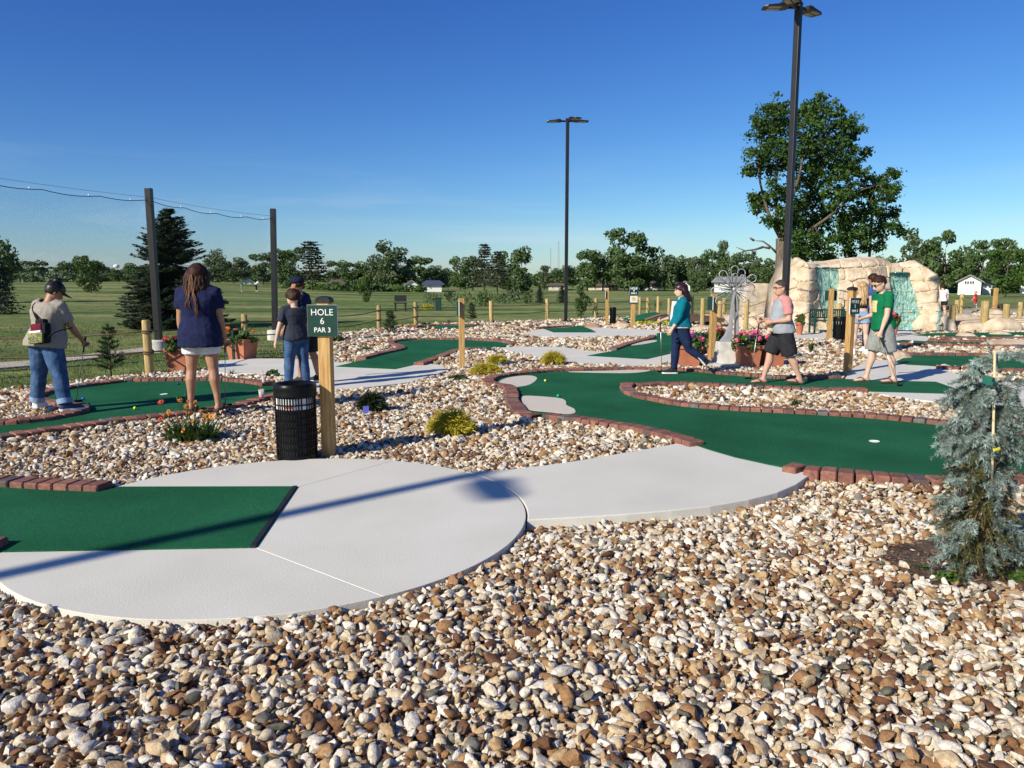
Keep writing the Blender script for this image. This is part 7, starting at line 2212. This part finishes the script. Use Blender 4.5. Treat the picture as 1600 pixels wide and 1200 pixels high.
    def locks(self, mat, n, length, spread=.34, y0=-.30, sway=(0, 0), seed=1, r0=.05, front=False, z0=.80, name='hair_locks', frac=1.0, xr=(-1, 1), wave=.02, conv=.35):
        r = random.Random(seed); mb = MB(); hh = self.hh
        for k in range(n):
            a = r.uniform(*xr)
            x = a * spread; y = y0 + (.26 * a * a) + r.uniform(-.06, .05)
            L_ = length * r.uniform(.8, 1.05)
            top = self.hp(x * .75, y * .72 - .02, z0 + r.uniform(-.06, .1))
            mid = self.hp(x * 1.2, y * 1.25 - .02, .42)
            down = Vector((sway[0], sway[1], -1)).normalized()
            pts = [top, self.hp(x * 1.05, y * 1.15, z0 - .2), mid]
            m_ = 6
            for i in range(1, m_ + 1):
                q = mid + Vector((0, 0, -1)) * L_ * i / m_ + Vector((sway[0], sway[1], 0)) * L_ * (i / m_) ** 1.4 + Vector((r.gauss(0, wave) * .5, r.gauss(0, wave) * .4 - .012 * math.sin(i / m_ * 3.1), 0))
                q.x += (-x * hh * conv) * i / m_
                pts.append(q)
            k_ = len(pts)
            mb.tube(pts, [r0 * hh * (.8, 1, 1.1, 1.1, 1.05, 1, .9, .7, .25)[min(i, 8)] for i in range(k_)], 6, flat=.6)
        return mb.build(name, MAT[mat], self.t, True)
    def cap(self, mat, brim=True, full=True):
        hh = self.hh; mb = MB()
        if full:
            rings = []
            for i in range(8):
                u = i / 7; z = .60 + .47 * math.sin(u * 1.52); k = math.cos(u * 1.5)
                rings.append([self.hp((.425 * k + .01) * math.cos(a), -.03 + (.515 * k + .01) * math.sin(a), z) for a in [2 * math.pi * j / 22 for j in range(22)]])
            mb.loft(rings); o = mb.build('cap', MAT[mat], self.t, True)
            b = MB(); b.ball(self.hp(0, -.03, 1.075), .025 * hh, 8, 6); b.build('button', MAT[mat], o, True)
        else:
            rings = [[self.hp(.415 * math.cos(a), -.02 + .50 * math.sin(a), z) for a in [2 * math.pi * j / 22 for j in range(22)]] for z in (.62, .76)]
            mb.loft(rings, cap=False); o = mb.build('visor_band', MAT[mat], self.t, True)
        b = MB(); n = 11; top, bot = [], []
        for i in range(n):
            a = math.pi * (.08 + .84 * i / (n - 1)); x = .40 * math.cos(a)
            top.append((self.hp(x, .05 + .44 * math.sin(a), .63), self.hp(x * 1.0, .22 + .72 * math.sin(a), .58 - .05 * abs(math.cos(a)))))
        V = []; 
        for (p, q) in top: V += [p, q, p + self.hm @ Vector((0, 0, .03 * hh)), q + self.hm @ Vector((0, 0, .022 * hh))]
        Fc = []
        for i in range(n - 1):
            a = i * 4; c = a + 4; Fc += [(a, c, c + 1, a + 1), (a + 2, a + 3, c + 3, c + 2), (a + 1, c + 1, c + 3, a + 3), (a, a + 2, c + 2, c)]
        b.add(V, Fc); b.build('brim', MAT[mat], o, True, auto=40)
    def glasses(self, dark=True):
        hh = self.hh; mb = MB()
        for s in (-1, 1):
            if dark: mb.ball(self.hp(s * .165, .435, .50), (.12 * hh, .03 * hh, .085 * hh), 12, 6, self.hm)
            else: mb.tube([self.hp(s * .165 + .11 * math.cos(a), .445, .50 + .075 * math.sin(a)) for a in [i * .785 for i in range(8)]], .011 * hh, 5, closed=True)
            mb.tube([self.hp(s * .28, .42, .53), self.hp(s * .39, .2, .53), self.hp(s * .40, -.04, .50)], .016 * hh, 5)
        mb.tube([self.hp(-.06, .46, .52), self.hp(.06, .46, .52)], .014 * hh, 5)
        mb.build('glasses', MAT['rubber'], self.t, True)
    def world(self, p): return self.t.matrix_basis @ p if False else (Matrix.Translation(self.t.location) @ Matrix.Rotation(self.t.rotation_euler.z, 4, 'Z')) @ p

def putter(label, hand, head, up=.06, aim=0.0):
    """hand, head: world points; the club runs from just above the hand to the head"""
    d = (hand - head).normalized(); top = hand + d * up
    t = empty('putter', (head.x, head.y, head.z), 0, label, 'putter', 'putters in the players hands')
    o = Vector(t.location)
    mb = MB(); mb.tube([head - o + d * .02, top - o - d * .2], [.0048, .0062], 8); mb.build('shaft', MAT['steel'], t, True)
    mb = MB(); mb.tube([top - o - d * .27, top - o - d * .12, top - o], [.010, .0125, .0140], 10); mb.build('grip', MAT['rubber'], t, True)
    mb = MB(); m3 = Matrix.Rotation(R(aim), 3, 'Z'); mb.bbox(m3 @ Vector((.03, 0, .014)), (.115, .03, .026), .006, m3); mb.tube([m3 @ Vector((0, 0, .02)), d * .05], .007, 6); mb.build('club_head', MAT['black_metal'], t)
    return t

# --- the man-bun player with a sling bag, left
p = Person('person in a grey tee, rolled jeans and dark visor, seen from behind', 80, 639, 72, 1.70, z=.055, girth=1.22, belly=.02, lean=9, roll=2, legs=((4, 13, 3), (-2, 15, 4)), arms=((-2, 12, 14, -4), (26, 8, 26, 14)), head=(32, -30), skin='skin_tan', foot=((25, 0), (-32, 0)), hs=1.0)
p.curl = (30, 80); p.body(); p.shirt('tee_grey', -.12, .028, .68, flare=.05); p.pants('denim_mid', .96, .020, hem_flare=.004); p.shoes('shoe_white', mats=('shoe_white', 'shoe_navy'))
p.hair_shell('hair_black', .07, .18, .74, .34); p.face('hair_black'); p.cap('rubber', full=False)
p.part('hair_bun', 'hair_black', lambda mb: mb.ball(p.hp(0, -.16, 1.10), (.26 * p.hh, .27 * p.hh, .19 * p.hh), 14, 10), .008, 1, .02)
for k in (0, 1):
    hip, kn, an, c = p.leg[k]
    mb = MB(); q = kn.lerp(an, .88); w_ = (an - kn).normalized(); mb.tube([q - w_ * .03, q + w_ * .035], [.034 * p.H * 1.13 + .025, .034 * p.H * 1.13 + .024], 14); mb.build('cuff', MAT['denim_light'], p.t, True, auto=50)
P1 = p
putter('putter hanging from the right hand of the player with the sling bag', p.world(p.arm[1][2] + p.arm[1][3] * .06), Vector((*gp(119, 628, .01), .01)), .10, 60)
# sling bag on the back
bag = empty('sling_bag', P1.t.location, 0, 'small black sling bag with maroon and plaid panels on the grey tee back', 'bag')
bag.rotation_euler = P1.t.rotation_euler
bp = P1.P + P1.spine * (.292 * P1.H * .22) - P1.sy * .205 + P1.sx * .14
m3 = Matrix((P1.sx, P1.sy, P1.spine)).transposed() @ Matrix.Rotation(R(-8), 3, 'Y')
mb = MB(); mb.bbox(bp, (.25, .10, .26), .035, m3); mb.build('pouch', MAT['top_black'], bag, True, auto=50)
mb = MB(); mb.bbox(bp + m3 @ Vector((-.01, -.05, .07)), (.17, .03, .10), .014, m3); mb.build('maroon_panel', MAT['maroon'], bag, True, auto=50)
mb = MB(); mb.bbox(bp + m3 @ Vector((-.01, -.062, -.065)), (.23, .03, .13), .012, m3); mb.build('plaid_pocket', MAT['plaid'], bag, True, auto=50)
mb = MB(); mb.bbox(bp + m3 @ Vector((-.01, -.064, .015)), (.19, .032, .03), .01, m3); mb.build('white_trim', MAT['white_cotton'], bag, True, auto=50)
mb = MB(); mb.bbox(bp + m3 @ Vector((.02, 0, .15)), (.14, .08, .06), .02, m3); mb.build('flap', MAT['top_black'], bag, True, auto=50)
sh_ = P1.sh
mb = MB()
pts = [bp + m3 @ Vector((0, -.02, .14)), P1.sh - P1.sx * .10 * 1.0 - P1.sy * .135 - P1.spine * .06, P1.sh - P1.sx * .105 - P1.sy * .02 + P1.spine * .045, P1.sh - P1.sx * .09 + P1.sy * .09]
mb.tube(smooth3(pts, 4), .021, 6, flat=.35)
pts = [bp + m3 @ Vector((.11, 0, -.06)), bp + P1.sx * .22 + P1.sy * .03 + P1.spine * .04, bp + P1.sx * .33 + P1.sy * .16 + P1.spine * .11]
mb.tube(smooth3(pts, 4), .021, 6, flat=.35)
mb.build('strap', MAT['top_black'], bag, True)

# --- the woman in navy
p = Person('woman in a long navy tee and white shorts, long brown hair', 319, 640, 92, 1.87, z=.065, girth=1.18, hips=1.0, shoulder=1.04, lg=1.0, lean=1, legs=((1, 4, 2), (0, 5.5, 2)), arms=((2, 7, 8, 2), (6, 7, 14, 2)), head=(4, 5), skin='skin_tan', foot=((8, 0), (-8, 0)))
p.curl = (28, 80); p.body(); p.shirt('tee_navy', -.285, .030, .62, flare=.045, folds=.02); p.pants('white_cotton', .275, .010, 'shorts'); p.sandals('sandal_brown')
p.hair_shell('hair_brown', .085, .10, .74, .20); p.face()
p.locks('hair_brown', 110, .27, .50, -.30, (-.05, -.24), 3, .085, wave=.014, conv=.0); p.locks('hair_caramel', 40, .40, .42, -.36, (-.05, -.26), 5, .032, name='light_hair_locks', xr=(-1.0, -.3), conv=0); p.locks('hair_caramel', 20, .50, .3, -.42, (.20, -.24), 6, .03, xr=(-.9, -.3), conv=0)
putter('putter held upright by the woman in navy', p.world(p.arm[1][2] + p.arm[1][3] * .07), Vector((*gp(352, 634, .065), .065)), .14, 20)

# --- the boy and the man with the cap
p = Person('boy in a charcoal tee and blue jeans looking left, behind the black bin', 465, 606, 128, 1.56, z=.01, girth=1.08, lean=2, legs=((3, 4, 3), (-2, 4, 3)), arms=((-4, 20, 10, -6), (4, 10, 14, 4)), head=(2, 30), skin='skin_light', hs=1.08)
p.curl = (30, 30); p.body(); p.shirt('tee_charcoal', -.10, .022, .75, flare=.03); p.pants('denim_mid', .96, .018); p.shoes('shoe_black'); p.hair_shell('hair_brown', .12, .22, .62, .30, lump=.09); p.face()
p = Person('man in a dark cap and navy tee looking left, half behind the boy', 481, 598, 168, 1.80, z=.01, girth=1.05, lean=10, legs=((6, 3, 4), (-6, 3, 6)), arms=((10, 6, 30, 10), (6, 8, 30, 0)), head=(8, 0), skin='skin_tan')
p.body(); p.shirt('tee_navy', -.10, .02, .65, flare=.02); p.pants('shorts_black', .48, .024, 'shorts'); p.shoes('shoe_black'); p.hair_shell('hair_brown', .02, .25, .7, .42); p.face(); p.cap('cap_navy')
mb = MB(); mb.ball(p.hp(0, .30, .10), (.26 * p.hh, .19 * p.hh, .17 * p.hh), 14, 10, p.hm); mb.build('beard', MAT['hair_caramel'], p.t, True)

# --- the woman in teal walking left
p = Person('woman in a teal cardigan and dark jeans walking left with a putter', 1061, 584.5, 181, 1.665, z=.012, girth=1.2, belly=.016, hips=1.08, lean=-1, legs=((-20, 2, 34), (7, 2, 4)), arms=((16, 6, 14, 2), (10, 4, 66, 10)), hs=1.06, head=(6, 0), skin='skin_light', foot=((0, -48), (0, 0)))
p.curl = (28, 80); p.body(); p.shirt('blouse_pale', -.02, .008, .3, sleeves=False, name='blouse'); p.pants('denim_dark', .97, .009)
def cardigan(mb):
    p.torso(mb, .02, 1.03, .022, 1.0, .02)
    for k in (0, 1): p.sleeve(mb, k, 1.62, .010)
p.part('cardigan', 'cardigan_teal', cardigan, .0145, 3, .016)
def front(mb):
    for s_ in (.02, .2, .4, .6, .8, .95): pass
    rings = []
    for s_ in (-.06, .1, .3, .5, .7, .85, .97):
        c = p.P + p.spine * (.292 * p.H * s_) + p.sy * (.052 * p.H * p.girth + .012 + .02 * math.exp(-((s_ - .35) / .3) ** 2))
        w_ = .05 * p.H * (1.15 - .3 * s_)
        rings.append(p.ring(c, w_, .062, 12))
    mb.loft(rings)
p.part('blouse_front', 'blouse_pale', front, .0145, 2, .01)
p.shoes('shoe_black'); p.hair_shell('hair_maroon', .09, .05, .70, .18); p.face(); p.locks('hair_maroon', 110, .20, .46, -.34, (0, -.42), 8, .085, wave=.008, conv=.1)
putter('putter carried by the woman in teal, head down on the carpet', p.world(p.arm[1][2] + p.arm[1][3] * .06), Vector((*gp(1034, 581, .012), .012)), .05, 200)

# --- the man in grey with pink sleeves
p = Person('man in a grey tee with pink sleeves and black shorts with glasses', 1219, 599, 181, 1.76, z=.012, girth=1.12, hs=1.06, belly=.035, lean=3, legs=((-14, 2, 12), (21, 2, 9)), arms=((-8, 8, 92, 16), (2, 8, 84, 22)), head=(8, 0), skin='skin_red', foot=((0, -10), (0, 0)))
p.curl = (60, 80); p.body(); p.shirt('tee_marl', -.06, .024, .72, flare=.03, sep='sleeve_pink'); p.pants('shorts_black', .47, .030, 'shorts', hem_flare=.012); p.sandals('sandal_brown'); p.hair_shell('hair_grey', .022, .26, .80, .5, lump=.012); p.face('hair_grey'); p.glasses(False)
h_ = p.world(p.arm[1][2] + p.arm[1][3] * .08)
putter('putter held out in front by the man with pink sleeves', h_, h_ + Vector((-.10, .05, -.98)), .06, 180)
bx_ = p.world(p.P + p.spine * .10 + p.sy * .21 + p.sx * -.06)
hb = empty('pouch', bx_, 0, 'small tan and black pouch hanging at the belly of the man with pink sleeves', 'bag')
mb = MB(); mb.bbox((0, 0, 0), (.09, .07, .19), .02, Euler((0, .2, 0)).to_matrix()); mb.build('pouch_body', MAT['stake'], hb, True, auto=50)
mb = MB(); mb.bbox((.055, -.01, -.02), (.05, .06, .21), .015, Euler((0, -.25, 0)).to_matrix()); mb.build('flap', MAT['top_black'], hb, True, auto=50)

# --- the man in green
p = Person('man in a green tee and grey cargo shorts and dark sunglasses looking down', 1374, 597, 184, 1.83, z=.012, girth=1.0, lean=4, legs=((-9, 2, 6), (12, 3, 4)), arms=((8, 7, 10, 2), (-6, 5, 86, 8)), hs=1.03, head=(28, 0), skin='skin_light', foot=((0, -4), (0, 0)))
p.curl = (80, 60); p.body(); p.shirt('tee_green', -.08, .024, .62, flare=.03); p.pants('shorts_grey', .47, .030, 'shorts', hem_flare=.014); p.sandals('sandal_brown'); p.hair_shell('hair_brown', .03, .30, .78, .52, lump=.03); p.face(); p.glasses(True)
cloth('print_cream', [(.55, .5, .2), (.66, .62, .3)])
rings = []
for s_ in (.48, .6, .72, .84):
    rx_, ry_, yo_ = (np.interp(s_, [q_[0] for q_ in p.TORSO], [q_[k_] for q_ in p.TORSO]) for k_ in (1, 2, 3))
    c_ = p.P + p.spine * (.292 * p.H * s_) + p.sy * (yo_ * p.H)
    rings.append([c_ + p.sx * ((rx_ * p.H * 1.04 + .024) * math.cos(a_)) + p.sy * ((ry_ * p.H * 1.06 + .027) * math.sin(a_)) for a_ in [1.2 + .75 * j_ / 8 for j_ in range(9)]])
mb = MB(); V_ = [v_ for r_ in rings for v_ in r_]; mb.add(V_, [(i_ * 9 + j_, i_ * 9 + j_ + 1, i_ * 9 + j_ + 10, i_ * 9 + j_ + 9) for i_ in range(3) for j_ in range(8)])
mb.build('shirt_print', MAT['print_cream'], p.t, True)
hnd = p.world(p.arm[0][2] + p.arm[0][3] * .07)
putter('putter slanting back from the hand of the man in green', hnd, Vector((*gp(1404, 603, .012), .012)), .06, 30)

# --- the girl in denim shorts and her companion
p = Person('girl with long blonde hair in a black top and denim shorts, seen from behind', 1342, 553, 78, 1.70, z=.012, girth=.90, hips=1.04, lean=2, legs=((2, 2, 2), (-4, 3, 4)), arms=((10, 5, 30, 10), (0, 9, 16, 0)), head=(12, -20), skin='skin_light', shoulder=.92)
p.curl = (40, 80); p.body(); p.shirt('top_black', .36, .006, .2, sleeves=False, top=.86, name='top', folds=.006); p.pants('denim_light', .20, .012, 'shorts', hem_flare=.006, top=.24); p.shoes('shoe_white', high=.05); p.hair_shell('hair_blonde', .08, .08, .74, .2); p.face(); p.locks('hair_blonde', 100, .42, .44, -.30, (-.04, -.16), 11, .08, wave=.012, conv=.1)
hnd = p.world(p.arm[1][2] + p.arm[1][3] * .07)
putter('putter hanging beside the girl in denim shorts', hnd, Vector((hnd.x + .05, hnd.y + .02, .012)), .05, 10)
p = Person('tall person in dark trousers standing close behind the blonde girl, mostly hidden', 1359, 549, 92, 1.90, z=.012, legs=((0, 2, 2), (0, 3, 2)), arms=((6, 6, 20, 4), (4, 6, 20, 4)), head=(14, 20), skin='skin_tan')
p.body(); p.shirt('tee_blue', -.06, .02, .6); p.pants('shorts_black', .94, .016); p.shoes('shoe_white'); p.hair_shell('hair_brown', .05, .24, .74, .42); p.face()

# --- far people
p = Person('woman in a white tee and black shorts beyond the pool rocks', 1470, 497, 75, 1.66, z=-.06, girth=1.1, legs=((4, 3, 4), (-6, 5, 6)), arms=((12, 10, 40, 8), (2, 12, 20, 0)), head=(18, 10), skin='skin_light', Y=36)
p.body(); p.shirt('white_cotton', -.02, .018, .55); p.pants('shorts_black', .24, .02, 'shorts'); p.shoes('shoe_white'); p.hair_shell('hair_brown', .07, .1, .7, .3); p.face()
x_, y_ = at(1523, 480, 52).x, 52
p = Person('small child in red on the lawn at far right', 1523, 480, 130, 1.12, z=gz(x_, y_), Y=52, girth=1.15, legs=((4, 3, 4), (-6, 3, 6)), arms=((12, 8, 20, 0), (2, 8, 20, 0)), skin='skin_light', hs=1.3, far=False)
p.body(); p.shirt('red_wear', -.05, .014, .6); p.pants('red_wear', .45, .015, 'shorts'); p.shoes('shoe_white'); p.hair_shell('hair_blonde', .05, .2, .72, .42); p.face()
x_ = at(378, 460, 100).x
p = Person('distant golfer in green standing in the left field', 378, 460, 30, 1.75, z=gz(x_, 100), Y=100, legs=((4, 4, 3), (-3, 4, 3)), arms=((20, 8, 20, 10), (20, 8, 20, 10)), skin='skin_light', far=True)
p.body(); p.shirt('tee_green', -.05, .016, .6); p.pants('shorts_grey', .97, .012); p.shoes('shoe_white'); p.hair_shell('hair_brown', .05, .2, .72, .42)
x_ = at(400, 460, 104).x
p = Person('distant golfer in white bending over in the left field', 400, 460, 10, 1.7, z=gz(x_, 104), Y=104, lean=40, legs=((14, 4, 14), (10, 4, 12)), arms=((60, 8, 20, 10), (60, 8, 20, 10)), skin='skin_light', far=True)
p.body(); p.shirt('white_cotton', -.05, .016, .6); p.pants('shorts_black', .97, .012); p.shoes('shoe_white'); p.hair_shell('hair_grey', .05, .2, .72, .42)

# ---- finish the bodies: evaluate once, then join the five-fingered hands to each
dg = bpy.context.evaluated_depsgraph_get()
done = []
for o, pers in PENDING:
    me = bpy.data.meshes.new_from_object(o.evaluated_get(dg)); done.append((o, pers, me))
for o, pers, me in done:
    bm = bmesh.new(); bm.from_mesh(me)
    mb = MB()
    for k in (0, 1): pers.hand_mesh(mb, k)
    hm_ = mb.mesh('hand', None, True); bm.from_mesh(hm_); bpy.data.meshes.remove(hm_)
    for f in bm.faces: f.smooth = True; f.material_index = 0
    me2 = bpy.data.meshes.new('body'); bm.to_mesh(me2); bm.free(); me2.materials.append(MAT[pers.skin])
    o.modifiers.clear(); o.data = me2; bpy.data.meshes.remove(me)
